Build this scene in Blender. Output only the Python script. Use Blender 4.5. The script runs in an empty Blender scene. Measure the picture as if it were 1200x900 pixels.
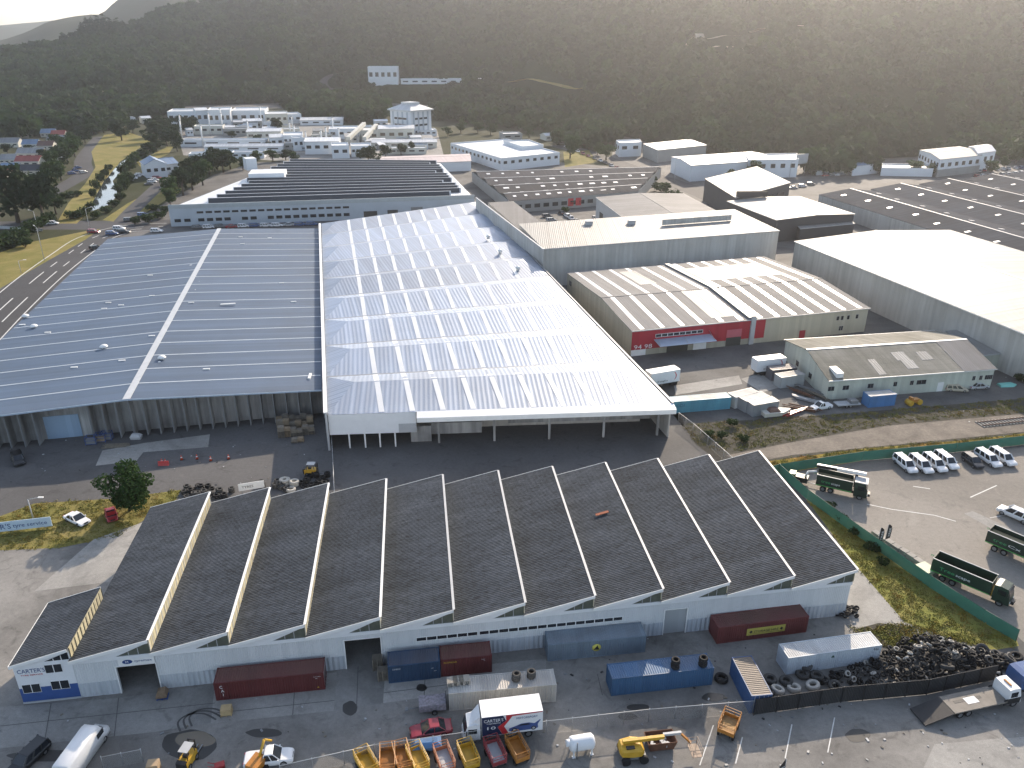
import bpy, bmesh, math, random
import numpy as np
from mathutils import Vector, Matrix
R = math.radians
random.seed(7); rng = np.random.default_rng(7)
S = bpy.context.scene
C = S.collection

# ------------------------------------------------------------------ camera
FPX, PITCH, ROLL, CAMH = 930.0, R(24.1137), R(-0.2582), 70.228
cd = bpy.data.cameras.new('camera'); cam = bpy.data.objects.new('camera', cd); C.objects.link(cam)
cd.sensor_width = 36.0; cd.lens = FPX/1200*36.0; cd.clip_start = 1.0; cd.clip_end = 20000
cam.location = (0, 0, CAMH)
cam.rotation_euler = (Matrix.Rotation(math.pi/2-PITCH, 4, 'X') @ Matrix.Rotation(-ROLL, 4, 'Z')).to_euler()
S.camera = cam

# ------------------------------------------------------------------ world, sun, exposure
SUN_EL, SUN_AZ = R(24.0), R(20.0)          # azimuth clockwise from +Y
w = bpy.data.worlds.new('World'); S.world = w; w.use_nodes = True
nt = w.node_tree; bg = nt.nodes['Background']
sky = nt.nodes.new('ShaderNodeTexSky'); sky.sky_type = 'NISHITA'; sky.sun_disc = False
sky.sun_elevation = SUN_EL; sky.sun_rotation = SUN_AZ
sky.air_density = 1.0; sky.dust_density = 1.0; sky.ozone_density = 1.5
hs = nt.nodes.new('ShaderNodeHueSaturation'); hs.inputs['Saturation'].default_value = .72
nt.links.new(sky.outputs[0], hs.inputs['Color']); nt.links.new(hs.outputs[0], bg.inputs[0]); bg.inputs[1].default_value = 0.125
sl = bpy.data.lights.new('sun', 'SUN'); sun = bpy.data.objects.new('sun', sl); C.objects.link(sun)
sl.energy = 3.5; sl.angle = R(0.6); sl.color = (1.0, 0.84, 0.66)
sdir = Vector((math.sin(SUN_AZ)*math.cos(SUN_EL), math.cos(SUN_AZ)*math.cos(SUN_EL), math.sin(SUN_EL)))
sun.rotation_euler = sdir.to_track_quat('Z', 'Y').to_euler(); sun.location = sdir*500
S.view_settings.view_transform = 'Standard'; S.view_settings.look = 'None'
S.view_settings.exposure = 1.2; S.view_settings.gamma = 1.0
S.view_settings.use_curve_mapping = False
S.render.engine = 'CYCLES'; S.cycles.use_denoising = True
S.cycles.max_bounces = 5; S.cycles.diffuse_bounces = 2; S.cycles.glossy_bounces = 2
S.cycles.transmission_bounces = 2; S.cycles.volume_bounces = 0; S.cycles.transparent_max_bounces = 6
S.cycles.sample_clamp_indirect = 4.0
S.cycles.use_adaptive_sampling = True; S.cycles.adaptive_threshold = 0.02

# ------------------------------------------------------------------ where a ray of the survey meets a plane of the site
def ray(px, py):
    A = (px-600)/FPX; B = (450-py)/FPX
    c, s = math.cos(ROLL), math.sin(ROLL)
    a = c*A+s*B; b = -s*A+c*B
    return Vector((a, math.cos(PITCH)+b*math.sin(PITCH), -math.sin(PITCH)+b*math.cos(PITCH)))
def G(px, py, z=0.0):
    d = ray(px, py); t = (z-CAMH)/d.z
    return Vector((d.x*t, d.y*t, z))
def onwall(px, py, A, B):
    """point of the vertical plane through A and B: (metres along from A, height)"""
    d = ray(px, py); u = Vector((B.x-A.x, B.y-A.y)).normalized(); n = Vector((-u.y, u.x))
    t = (n.x*A.x+n.y*A.y)/(n.x*d.x+n.y*d.y)
    P = Vector((d.x*t, d.y*t, CAMH+d.z*t))
    return (P.x-A.x)*u.x+(P.y-A.y)*u.y, P.z

# ------------------------------------------------------------------ mesh builder
WORLD_OFF = {}
class MB:
    def __init__(s): s.v = []; s.f = []; s.m = []; s.sm = []
    def add(s, vs, fs, m=0, smooth=False):
        n = len(s.v); s.v += [Vector(p) for p in vs]
        for f in fs: s.f.append([n+i for i in f]); s.m.append(m); s.sm.append(smooth)
        return s
    def face(s, *pts, m=0): return s.add(pts, [list(range(len(pts)))], m)
    def box(s, c, size, rz=0.0, m=0, mtop=None):
        x, y, z = [k/2 for k in size]; cs, sn = math.cos(rz), math.sin(rz)
        vs = [(c[0]+cs*a-sn*b, c[1]+sn*a+cs*b, c[2]+d) for d in (-z, z) for a, b in ((-x, -y), (x, -y), (x, y), (-x, y))]
        s.add(vs, [(3, 2, 1, 0), (0, 1, 5, 4), (1, 2, 6, 5), (2, 3, 7, 6), (3, 0, 4, 7)], m)
        n = len(s.v)-8; s.f.append([n+4, n+5, n+6, n+7]); s.m.append(m if mtop is None else mtop); s.sm.append(False)
        return s
    def obox(s, o, ex, ey, ez, m=0):
        """box from corner o with edge vectors (right-handed)"""
        o, ex, ey, ez = map(Vector, (o, ex, ey, ez))
        vs = [o, o+ex, o+ex+ey, o+ey, o+ez, o+ex+ez, o+ex+ey+ez, o+ey+ez]
        fs = [(3, 2, 1, 0), (0, 1, 5, 4), (1, 2, 6, 5), (2, 3, 7, 6), (3, 0, 4, 7), (4, 5, 6, 7)]
        if ex.cross(ey).dot(ez) < 0: fs = [f[::-1] for f in fs]
        return s.add(vs, fs, m)
    def prism(s, poly, z0, z1, m=0, mtop=None, bottom=True):
        n = len(poly); poly = [(p[0], p[1]) for p in poly]
        a = sum(poly[i][0]*poly[(i+1) % n][1]-poly[(i+1) % n][0]*poly[i][1] for i in range(n))
        if a < 0: poly = poly[::-1]
        b = len(s.v); s.v += [Vector((p[0], p[1], z0)) for p in poly]+[Vector((p[0], p[1], z1)) for p in poly]
        for i in range(n):
            j = (i+1) % n; s.f.append([b+i, b+j, b+n+j, b+n+i]); s.m.append(m); s.sm.append(False)
        s.f.append([b+n+i for i in range(n)]); s.m.append(m if mtop is None else mtop); s.sm.append(False)
        if bottom: s.f.append([b+i for i in range(n)][::-1]); s.m.append(m); s.sm.append(False)
        return s
    def extrude(s, prof, p0, du, dz, dw, m=0):
        """profile points (a,b) in plane (du,dz) from p0, extruded by vector dw, capped"""
        n = len(prof); p0, du, dz, dw = map(Vector, (p0, du, dz, dw))
        A = [p0+du*a+dz*b for a, b in prof]; vs = A+[p+dw for p in A]
        ar = sum(prof[i][0]*prof[(i+1) % n][1]-prof[(i+1) % n][0]*prof[i][1] for i in range(n))
        fl = (ar > 0) == (du.cross(dz).dot(dw) > 0)
        fs = [[i, (i+1) % n, n+(i+1) % n, n+i] for i in range(n)]+[list(range(n))[::-1], [n+i for i in range(n)]]
        if not fl: fs = [f[::-1] for f in fs]
        return s.add(vs, fs, m)
    def tube(s, p0, p1, r, n=8, m=0, r1=None, caps=True):
        p0, p1 = Vector(p0), Vector(p1); d = (p1-p0)
        if d.length < 1e-6: return s
        q = d.to_track_quat('Z', 'Y'); r1 = r if r1 is None else r1
        vs = [p0+q @ Vector((math.cos(2*math.pi*i/n)*r, math.sin(2*math.pi*i/n)*r, 0)) for i in range(n)]
        vs += [p1+q @ Vector((math.cos(2*math.pi*i/n)*r1, math.sin(2*math.pi*i/n)*r1, 0)) for i in range(n)]
        s.add(vs, [(i, (i+1) % n, n+(i+1) % n, n+i) for i in range(n)], m, n > 5)
        if caps:
            b = len(s.v)-2*n
            s.f += [[b+i for i in range(n)][::-1], [b+n+i for i in range(n)]]; s.m += [m, m]; s.sm += [False, False]
        return s
    def lathe(s, prof, n=16, M=None, m=0, closed=False):
        M = M or Matrix.Identity(4); k = len(prof); vs = []
        for i in range(n):
            a = 2*math.pi*i/n
            vs += [M @ Vector((r*math.cos(a), r*math.sin(a), z)) for r, z in prof]
        fs = []
        for i in range(n):
            j = (i+1) % n
            for q in range(k if closed else k-1):
                q2 = (q+1) % k; fs.append((i*k+q, j*k+q, j*k+q2, i*k+q2))
        return s.add(vs, fs, m, True)
    def loft(s, rings, m=0, caps=True, smooth=False, ms=None):
        n = len(rings[0]); b = len(s.v)
        for r_ in rings: s.v += [Vector(p) for p in r_]
        for k in range(len(rings)-1):
            for i in range(n):
                j = (i+1) % n
                s.f.append([b+k*n+i, b+k*n+j, b+(k+1)*n+j, b+(k+1)*n+i])
                s.m.append(ms(k, i) if ms else m); s.sm.append(smooth)
        if caps:
            s.f += [[b+i for i in range(n)][::-1], [b+(len(rings)-1)*n+i for i in range(n)]]; s.m += [m, m]; s.sm += [False, False]
        return s
    def mesh(s, name, mats, off=None, recalc=False):
        me = bpy.data.meshes.new(name); off = off or Vector((0, 0, 0))
        me.from_pydata([tuple(p-off) for p in s.v], [], s.f)
        for mt in (mats if isinstance(mats, (list, tuple)) else [mats]): me.materials.append(mt)
        me.polygons.foreach_set('material_index', s.m); me.polygons.foreach_set('use_smooth', s.sm)
        if recalc:
            bm = bmesh.new(); bm.from_mesh(me); bmesh.ops.recalc_face_normals(bm, faces=bm.faces); bm.to_mesh(me); bm.free()
        me.update()
        uv = me.uv_layers.new(name='UVMap'); dat = np.zeros((len(me.loops), 2), np.float32)
        for p in me.polygons:
            nn = p.normal
            if abs(nn.z) > 0.9995: U, V = Vector((1, 0, 0)), Vector((0, 1, 0))
            else:
                U = Vector((-nn.y, nn.x, 0)).normalized(); V = nn.cross(U)
            for li in p.loop_indices:
                co = s.v[me.loops[li].vertex_index]; dat[li] = (co.dot(U), co.dot(V))
        uv.data.foreach_set('uv', dat.ravel())
        return me
    def build(s, name, mats, parent=None, recalc=False):
        off = WORLD_OFF.get(parent.name) if parent else None
        o = bpy.data.objects.new(name, s.mesh(name, mats, off, recalc)); C.objects.link(o)
        if parent:
            o.parent = parent
            if off is not None: WORLD_OFF[o.name] = off
        return o

def tag(o, label=None, cat=None, group=None, kind=None):
    if label: o['label'] = label
    if cat: o['category'] = cat
    if group: o['group'] = group
    if kind: o['kind'] = kind
    return o
def thing(name, label, cat, loc=(0, 0, 0), rz=0.0, group=None, world=False):
    """an Empty at the thing's base; world=True: its parts are given in site coordinates"""
    o = bpy.data.objects.new(name, None); C.objects.link(o); o.empty_display_size = 0.3
    o.location = loc; o.rotation_euler = (0, 0, rz)
    if world: WORLD_OFF[o.name] = Vector(loc)
    return tag(o, label, cat, group)
KIDS = {}
def copy_tree(o, parent=None):
    c = o.copy(); C.objects.link(c)
    if parent: c.parent = parent
    for ch in list(o.children): copy_tree(ch, c)
    return c
def struct(name, mb, mat): return tag(mb.build(name, mat), kind='structure')
def text(parent, s, pos, right, up, size, mat, name='lettering', width=None, align='LEFT'):
    cu = bpy.data.curves.new(name, 'FONT'); cu.body = s; cu.size = size; cu.extrude = 0.006; cu.align_x = align; cu.resolution_u = 2
    cu.materials.append(mat)
    tmp = bpy.data.objects.new(name, cu); C.objects.link(tmp); bpy.context.view_layer.update()
    me = bpy.data.meshes.new_from_object(tmp.evaluated_get(bpy.context.evaluated_depsgraph_get())); me.name = name
    bpy.data.objects.remove(tmp); bpy.data.curves.remove(cu)
    if not me.materials: me.materials.append(mat)
    xs = [v.co.x for v in me.vertices] or [0, 1]; k = width/max(1e-4, max(xs)-min(xs)) if width else 1
    o = bpy.data.objects.new(name, me); C.objects.link(o)
    r_, u_ = Vector(right).normalized(), Vector(up).normalized(); n_ = r_.cross(u_)
    off = WORLD_OFF.get(parent.name) if parent else None
    p = Vector(pos)-(off or Vector((0, 0, 0)))
    if parent: o.parent = parent
    o.matrix_local = Matrix.Translation(p) @ Matrix((r_, u_, n_)).transposed().to_4x4() @ Matrix.Diagonal((k, 1, 1, 1))
    return o

# ------------------------------------------------------------------ materials
MATS = {}
class N:
    """small node helper"""
    def __init__(s, name):
        s.mat = bpy.data.materials.new(name); s.mat.use_nodes = True; s.t = s.mat.node_tree
        s.b = s.t.nodes['Principled BSDF']
    def n(s, kind, **kw):
        x = s.t.nodes.new('ShaderNode'+kind)
        for k, v in kw.items(): setattr(x, k, v)
        return x
    def l(s, a, b): s.t.links.new(a, b)
    def val(s, x, inp):
        if hasattr(x, 'is_linked') or hasattr(x, 'links'): s.l(x, inp)
        else: inp.default_value = x
    def math(s, op, a, b=None, clamp=False):
        x = s.n('Math', operation=op); x.use_clamp = clamp; s.val(a, x.inputs[0])
        if b is not None: s.val(b, x.inputs[1])
        return x.outputs[0]
    def noise(s, vec, scale, detail=4, rough=.55, dist=0):
        x = s.n('TexNoise'); s.l(vec, x.inputs['Vector']); x.inputs['Scale'].default_value = scale
        x.inputs['Detail'].default_value = detail; x.inputs['Roughness'].default_value = rough; x.inputs['Distortion'].default_value = dist
        return x.outputs[0]
    def ramp(s, fac, stops):
        x = s.n('ValToRGB'); e = x.color_ramp.elements
        while len(e) < len(stops): e.new(0.5)
        for k, (p, c) in enumerate(stops): e[k].position = p; e[k].color = c if len(c) == 4 else (*c, 1)
        s.l(fac, x.inputs[0]); return x.outputs[0]
    def mix(s, f, a, b, mode='MIX'):
        x = s.n('MixRGB', blend_type=mode); s.val(f, x.inputs[0])
        for q, inp in ((a, x.inputs[1]), (b, x.inputs[2])):
            if isinstance(q, tuple): inp.default_value = (*q, 1) if len(q) == 3 else q
            else: s.l(q, inp)
        return x.outputs[0]
    def map(s, vec, scale):
        x = s.n('Mapping'); s.l(vec, x.inputs[0]); x.inputs['Scale'].default_value = scale; return x.outputs[0]
    def uv(s): return s.n('TexCoord').outputs['UV']
    def obj(s): return s.n('TexCoord').outputs['Object']
    def pos(s): return s.n('NewGeometry').outputs['Position']
    def out(s, col=None, rough=.6, metal=0, height=None, bump=.3, dist=.05, spec=None):
        if col is not None: s.val((*col, 1) if isinstance(col, tuple) and len(col) == 3 else col, s.b.inputs['Base Color'])
        s.val(rough, s.b.inputs['Roughness']); s.val(metal, s.b.inputs['Metallic'])
        if spec is not None: s.b.inputs['Specular IOR Level'].default_value = spec
        if height is not None:
            bp = s.n('Bump'); bp.inputs['Strength'].default_value = bump; bp.inputs['Distance'].default_value = dist
            s.l(height, bp.inputs['Height']); s.l(bp.outputs[0], s.b.inputs['Normal'])
        return s.mat
def plain(name, col, rough=.5, metal=0, var=.12, scale=.8, spec=None):
    if name in MATS: return MATS[name]
    n = N(name); p = n.obj(); f = n.noise(p, scale, 5)
    c = n.mix(f, tuple(k*(1-var*1.6) for k in col), tuple(min(1, k*(1+var*1.1)) for k in col))
    MATS[name] = n.out(c, rough, metal, spec=spec); return MATS[name]
def sheet(name, col, rough=.45, metal=0., rib=.3, bump=.5, streak=.25, stain=(.10, .09, .08), stain_amt=.25, seam=0, spec=.5, lap=0, grime=1.0):
    """profiled sheet: ribs run down the slope (UV in metres), dirt streaks follow them"""
    if name in MATS: return MATS[name]
    n = N(name); uv = n.uv(); sp = n.n('SeparateXYZ'); n.l(uv, sp.inputs[0]); u, v = sp.outputs[0], sp.outputs[1]
    oi = n.n('ObjectInfo'); sh = n.n('VectorMath', operation='ADD'); n.l(uv, sh.inputs[0]); n.l(n.math('MULTIPLY', oi.outputs['Random'], 61.0), sh.inputs[1]); uv = sh.outputs[0]
    st = n.noise(n.map(uv, (1.3, .07, 1)), 1.0, 5, .6)
    pt = n.noise(n.pos(), .09, 4)
    c0 = n.mix(st, tuple(k*(1-streak) for k in col), tuple(min(1, k*(1+streak*.5)) for k in col))
    fac = n.ramp(pt, [(.42, (0, 0, 0)), (.72, (1, 1, 1))])
    c1 = n.mix(n.math('MULTIPLY', fac, stain_amt), c0, tuple(stain))
    sheetvar = n.n('TexWhiteNoise', noise_dimensions='1D'); n.l(n.math('FLOOR', n.math('DIVIDE', u, .9)), sheetvar.inputs['W'])
    c1 = n.mix(.10, c1, sheetvar.outputs[0], 'OVERLAY')
    oi = n.n('ObjectInfo'); c1 = n.mix(1.0, c1, n.ramp(oi.outputs['Random'], [(0, (.80, .80, .80)), (1, (1.08, 1.08, 1.08))]), 'MULTIPLY')
    if seam:
        ln2 = n.math('LESS_THAN', n.math('FRACT', n.math('DIVIDE', u, seam)), .035); c1 = n.mix(n.math('MULTIPLY', ln2, .45), c1, (.05, .05, .05))
    h = n.math('SINE', n.math('MULTIPLY', u, 2*math.pi/rib))
    if grime > 1:
        gn = n.noise(n.map(uv, (5.5, 1.3, 1)), 1.0, 6, .8)
        c1 = n.mix(n.ramp(gn, [(.42, (0, 0, 0)), (.62, (.65, .65, .65))]), c1, tuple(k*grime for k in col))
        c1 = n.mix(n.ramp(n.noise(n.map(uv, (2.0, .5, 1)), 1.3, 6, .8), [(.52, (0, 0, 0)), (.66, (.8, .8, .8))]), c1, tuple(k*.30 for k in col))
    if grime > 1:
        bl = n.ramp(n.noise(n.map(uv, (.25, .10, 1)), 1.0, 4, .6), [(.35, (.72, .72, .72)), (.7, (1.12, 1.12, 1.12))]); c1 = n.mix(1.0, c1, bl, 'MULTIPLY')
    if lap:
        sw = n.math('FRACT', n.math('DIVIDE', v, lap)); ln = n.math('LESS_THAN', sw, .03)
        c1 = n.mix(n.math('MULTIPLY', ln, .35), c1, (.02, .02, .02))
    ro = n.math('ADD', n.math('MULTIPLY', st, .2), rough-.1)
    MATS[name] = n.out(c1, ro, metal, h, bump, rib*.12, spec); return MATS[name]
# ================================================================== SETTING
def asphalt(name, col, dark=.55, light=1.35, rough=.85, patch=.05, crack=False, grain=.35, stain=(.03, .028, .026)):
    n = N(name); p = n.pos()
    big = n.noise(p, patch, 6, .6, .6); mid = n.noise(p, .35, 6, .65, 1.0); fine = n.noise(p, 9.0, 3, .7)
    c = n.ramp(big, [(.30, tuple(k*dark for k in col)), (.5, col), (.72, tuple(k*light for k in col))])
    st = n.ramp(mid, [(.56, (0, 0, 0)), (.74, (1, 1, 1))])
    c = n.mix(n.math('MULTIPLY', st, .55), c, stain)
    lt = n.ramp(n.noise(p, .16, 5, .6, 2.0), [(.60, (0, 0, 0)), (.78, (1, 1, 1))])
    c = n.mix(n.math('MULTIPLY', lt, .25), c, tuple(min(1, k*1.9) for k in col))
    c = n.mix(.30, c, fine, 'OVERLAY'); c = n.mix(grain, c, n.noise(p, 1.7, 5, .8), 'OVERLAY')
    if crack:
        vo = n.n('TexVoronoi', feature='DISTANCE_TO_EDGE'); vo.inputs['Scale'].default_value = .16
        wv = n.n('VectorMath', operation='ADD'); n.l(p, wv.inputs[0])
        dn = n.n('TexNoise'); n.l(p, dn.inputs['Vector']); dn.inputs['Scale'].default_value = .5; n.l(dn.outputs['Color'], wv.inputs[1])
        n.l(wv.outputs[0], vo.inputs['Vector'])
        c = n.mix(n.math('MULTIPLY', n.math('LESS_THAN', vo.outputs['Distance'], .010), .5), c, (.02, .02, .02))
    return n.out(c, rough, 0, fine, .25, .02, spec=.25)
def grassmat(name, a, b, dry=(.17, .13, .055), amt=.6, sc=.12):
    n = N(name); p = n.pos()
    c = n.mix(n.noise(p, 1.4, 6, .7), a, b)
    d = n.ramp(n.noise(p, sc, 5, .65, .8), [(.42, (0, 0, 0)), (.66, (1, 1, 1))])
    c = n.mix(n.math('MULTIPLY', d, amt), c, dry)
    c = n.mix(.35, c, n.noise(p, 6, 4, .7), 'OVERLAY')
    return n.out(c, .95, 0, n.noise(p, 3, 4, .7), .6, .25, spec=.1)
M_ground = asphalt('ground_asphalt', (.115, .112, .108))
M_yard = asphalt('yard_asphalt', (.205, .196, .182), patch=.09, dark=.6)
M_lot = asphalt('lot_asphalt', (.24, .22, .195), dark=.72, light=1.15, patch=.03, stain=(.10, .095, .09))
M_conc = asphalt('concrete', (.30, .29, .27), dark=.72, light=1.2, patch=.12, stain=(.12, .115, .11))
M_concd = asphalt('old_concrete', (.235, .228, .215), dark=.7, light=1.3, patch=.10, stain=(.06, .06, .06))
M_road = asphalt('road_asphalt', (.06, .06, .064), dark=.85, light=1.2, crack=False)
M_dark = asphalt('dark_asphalt', (.105, .103, .103), dark=.75, light=1.2)
M_gravel = asphalt('gravel', (.145, .125, .105), dark=.55, light=1.35, patch=.2, grain=.9, crack=False, stain=(.10, .09, .08))
M_bank = grassmat('embankment', (.050, .048, .038), (.10, .090, .070), (.085, .08, .07), .6, .1)
M_grass = grassmat('grass', (.125, .145, .035), (.25, .24, .065), (.31, .245, .09), .5, .3)
M_dry = grassmat('dry_grass', (.11, .12, .034), (.25, .21, .065), (.30, .235, .10), .7, .09)
M_weeds = grassmat('weeds', (.11, .13, .025), (.30, .25, .04), (.34, .14, .045), .6, .22)
M_suburb = grassmat('suburb_lawn', (.024, .032, .014), (.05, .055, .022), (.085, .08, .06), .6, .02)
M_white = plain('road_paint', (.62, .62, .60), .7, var=.2, scale=1.5)
M_water = N('river_water'); M_water = M_water.out((.05, .06, .065), .06, 0)

# one ground sheet reaching under the hills
mb = MB(); k = 24; rr = [(6000*math.cos(2*math.pi*i/k), 6000*math.sin(2*math.pi*i/k)+600, 0) for i in range(k)]
mb.face(*rr); struct('ground', mb, M_ground)

def patch(name, pts, mat, lift, kind='structure'):
    mb = MB(); P = [G(x, y) for x, y in pts]
    a = sum(P[i].x*P[(i+1) % len(P)].y-P[(i+1) % len(P)].x*P[i].y for i in range(len(P)))
    if a < 0: P = P[::-1]
    mb.face(*[p+Vector((0, 0, lift)) for p in P])
    return tag(mb.build(name, mat), kind=kind)
def smooth(pts, n=5):
    out = []
    P = [Vector(p) for p in pts]
    for i in range(len(P)-1):
        a, b, c, d = P[max(i-1, 0)], P[i], P[i+1], P[min(i+2, len(P)-1)]
        for k in range(n):
            t = k/n
            out.append(.5*((2*b)+(c-a)*t+(2*a-5*b+4*c-d)*t*t+(3*b-a-3*c+d)*t**3))
    return out+[P[-1]]
def ribbon(name, pts, width, mat, lift, dash=None, off=0.0, build=True, mb=None):
    """a strip of given width (m) along ground points"""
    mb = mb or MB(); P = smooth([Vector((p.x, p.y, 0)) for p in pts])
    L = [0]
    for i in range(1, len(P)): L.append(L[-1]+(P[i]-P[i-1]).length)
    prev = None
    for i, p in enumerate(P):
        t = (P[min(i+1, len(P)-1)]-P[max(i-1, 0)]).normalized(); nn = Vector((-t.y, t.x, 0))
        cur = (p+nn*(off+width/2)+Vector((0, 0, lift)), p+nn*(off-width/2)+Vector((0, 0, lift)))
        if prev and (dash is None or (L[i] % dash) < dash*.45): mb.face(prev[1], cur[1], cur[0], prev[0])
        prev = cur
    return struct(name, mb, mat) if build else mb

patch('suburb_lawn', [(-420, 330), (-300, 150), (0, 140), (220, 128), (420, 126), (600, 135), (720, 165), (715, 195), (560, 182), (430, 190), (300, 190), (250, 205), (190, 240), (150, 262), (0, 300), (-420, 420)], M_suburb, .004)
patch('front_yard', [(-300, 1000), (-300, 560), (0, 560), (0, 640), (140, 640), (210, 590), (300, 640), (1003, 640), (1003, 780), (1200, 790), (1500, 820), (1500, 1000)], M_yard, .004)
patch('loading_yard', [(-200, 560), (-200, 520), (380, 480), (790, 470), (812, 520), (860, 545), (700, 580), (420, 580), (240, 580), (0, 604)], M_dark, .008)
patch('car_park', [(915, 556), (1010, 541), (1200, 524), (1500, 500), (1500, 860), (1230, 780), (1188, 742), (1090, 678), (1000, 612), (945, 575)], M_lot, .008)
patch('container_yard', [(800, 500), (765, 455), (745, 425), (760, 415), (1030, 380), (1060, 370), (1300, 430), (1300, 470), (960, 490)], M_ground, .008)
patch('railway_bank', [(800, 497), (960, 487), (1200, 467), (1500, 440), (1500, 500), (1200, 515), (1010, 534), (905, 550), (850, 548), (815, 520)], M_bank, .012)
patch('gravel_bed', [(850, 534), (930, 518), (1040, 499), (1200, 485), (1500, 462), (1500, 487), (1200, 506), (1040, 522), (930, 533), (880, 542)], M_gravel, .016)
patch('weed_verge', [(870, 547), (905, 540), (1010, 526), (1130, 516), (1200, 508), (1500, 488), (1500, 500), (1200, 521), (1010, 540), (915, 555)], M_weeds, .020)
patch('lawn_strip', [(-200, 625), (0, 605), (40, 590), (140, 584), (212, 574), (205, 588), (168, 610), (140, 628), (70, 642), (0, 645), (-200, 660)], M_dry, .012)
patch('hospital_yard', [(205, 150), (330, 142), (420, 150), (512, 152), (520, 182), (440, 194), (345, 190), (290, 186), (215, 182)], M_concd, .009)
patch('corner_lawn', [(945, 585), (1002, 662), (1060, 729), (1105, 745), (1165, 762), (1194, 757), (1187, 738), (1088, 680), (1000, 614)], M_grass, .012)
patch('side_path', [(985, 640), (1004, 655), (1060, 729), (1105, 746), (1162, 764), (1130, 775), (1050, 741), (1003, 738), (990, 700)], M_conc, .010)
patch('dirt_patch', [(1000, 738), (1030, 730), (1066, 735), (1072, 748), (1060, 765), (1040, 760), (1010, 750)], M_bank, .016)
patch('concrete_apron', [(-200, 840), (24, 827), (137, 818), (256, 802), (254, 846), (180, 858), (0, 877), (-200, 893)], M_concd, .012)
patch('container_slab', [(252, 800), (395, 788), (391, 833), (247, 848)], M_conc, .017)
patch('driveway_slab', [(396, 770), (449, 770), (449, 824), (392, 833)], M_concd, .013)
patch('storage_slab', [(451, 790), (640, 772), (640, 798), (580, 806), (449, 824)], M_conc, .018)
patch('side_slab', [(40, 693), (110, 632), (168, 612), (205, 592), (205, 600), (128, 682)], M_conc, .014)
patch('pale_slab', [(1130, 602), (1140, 599), (1190, 622), (1176, 627)], M_conc, .016)
patch('yard_slab', [(112, 546), (120, 528), (170, 519), (246, 509), (244, 524), (168, 530), (160, 540)], M_conc, .014)
patch('truck_bay_slab', [(868, 444), (890, 438), (920, 452), (893, 460)], M_conc, .014)
patch('sunny_slab', [(790, 452), (866, 440), (870, 450), (792, 463)], M_conc, .013)
patch('front_corner_slab', [(1080, 905), (1095, 872), (1165, 866), (1250, 860), (1300, 940), (1100, 960)], M_conc, .012)
# roads
road = [G(-160, 500), G(-60, 425), G(0, 368), (G(48, 325)), G(85, 297), G(112, 279), G(150, 268), G(190, 266)]
ribbon('road', road, 15.0, M_road, .012)
for nm, off, dash in (('edge_line', 6.6, None), ('edge_line', -6.2, None), ('lane_line', 1.2, 9), ('lane_line', -2.6, 9)):
    ribbon(nm, road, .35, M_white, .020, dash, off)
patch('verge', [(-200, 420), (-100, 350), (0, 296), (40, 283), (105, 270), (118, 268), (100, 281), (50, 309), (0, 338), (-100, 420)], M_dry, .016)
ribbon('side_road', [G(-250, 300), G(-60, 268), G(60, 264), G(130, 264), G(200, 262)], 15, M_road, .010)
ribbon('side_road', [G(140, 264), G(156, 246), G(175, 228), G(197, 207)], 7, M_road, .014)
ribbon('street', [G(40, 236), G(75, 218), G(98, 203), G(97, 190), G(103, 178), G(118, 160)], 9, M_road, .010)
patch('reserve_lawn', [(66, 262), (80, 238), (100, 215), (112, 196), (107, 178), (122, 158), (150, 155), (178, 164), (160, 176), (140, 190), (128, 212), (104, 248), (90, 262)], M_dry, .012)
patch('river', [(103, 249), (113, 228), (121, 214), (134, 198), (142, 190), (148, 186), (140, 203), (132, 212), (138, 228), (128, 240)], M_water, .020)
patch('river_lawn', [(120, 258), (150, 238), (200, 214), (215, 222), (150, 262)], M_dry, .012)
patch('river_track', [(165, 196), (198, 180), (203, 172), (196, 172), (160, 190)], M_dry, .012)
patch('hill_field', [(660, 178), (690, 176), (700, 190), (662, 196)], M_dry, .012)
# far street on the right of the flat
ribbon('street', [G(655, 170), G(700, 183), G(760, 205), G(812, 222), G(850, 238)], 14, M_road, .010)
ribbon('street', [G(880, 212), G(960, 200), G(1060, 192), G(1200, 180), G(1400, 160)], 14, M_road, .010)

# ------------------------------------------------------------------ hills
from mathutils import noise as mnoise
def az_of(px, py=34): d = ray(px, py); return math.atan2(d.x, d.y)
HT = [(-900, 150, 95, 900), (-300, 132, 80, 800), (0, 134, 68, 800), (60, 132, 57, 800), (90, 130, 48, 800), (130, 128, 40, 820), (175, 126, 27, 850), (275, 122, -2, 900), (400, 119, -50, 950),
      (520, 124, -70, 950), (600, 132, -80, 950), (700, 152, -90, 920), (780, 170, -90, 880), (860, 183, -105, 960), (1000, 190, -110, 1000), (1200, 184, -110, 1000), (1500, 175, -80, 980), (2200, 150, -20, 900)]
T_az = np.array([az_of(t[0]) for t in HT]); T_d0, T_dc, T_hc = [], [], []
for x, yb, yc, dc in HT:
    b = G(x, yb); T_d0.append(math.hypot(b.x, b.y)); dc = T_d0[-1]+dc-470; T_dc.append(dc)
    d = ray(x, yc); T_hc.append(CAMH+d.z/math.hypot(d.x, d.y)*dc)
TERR = []
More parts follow.
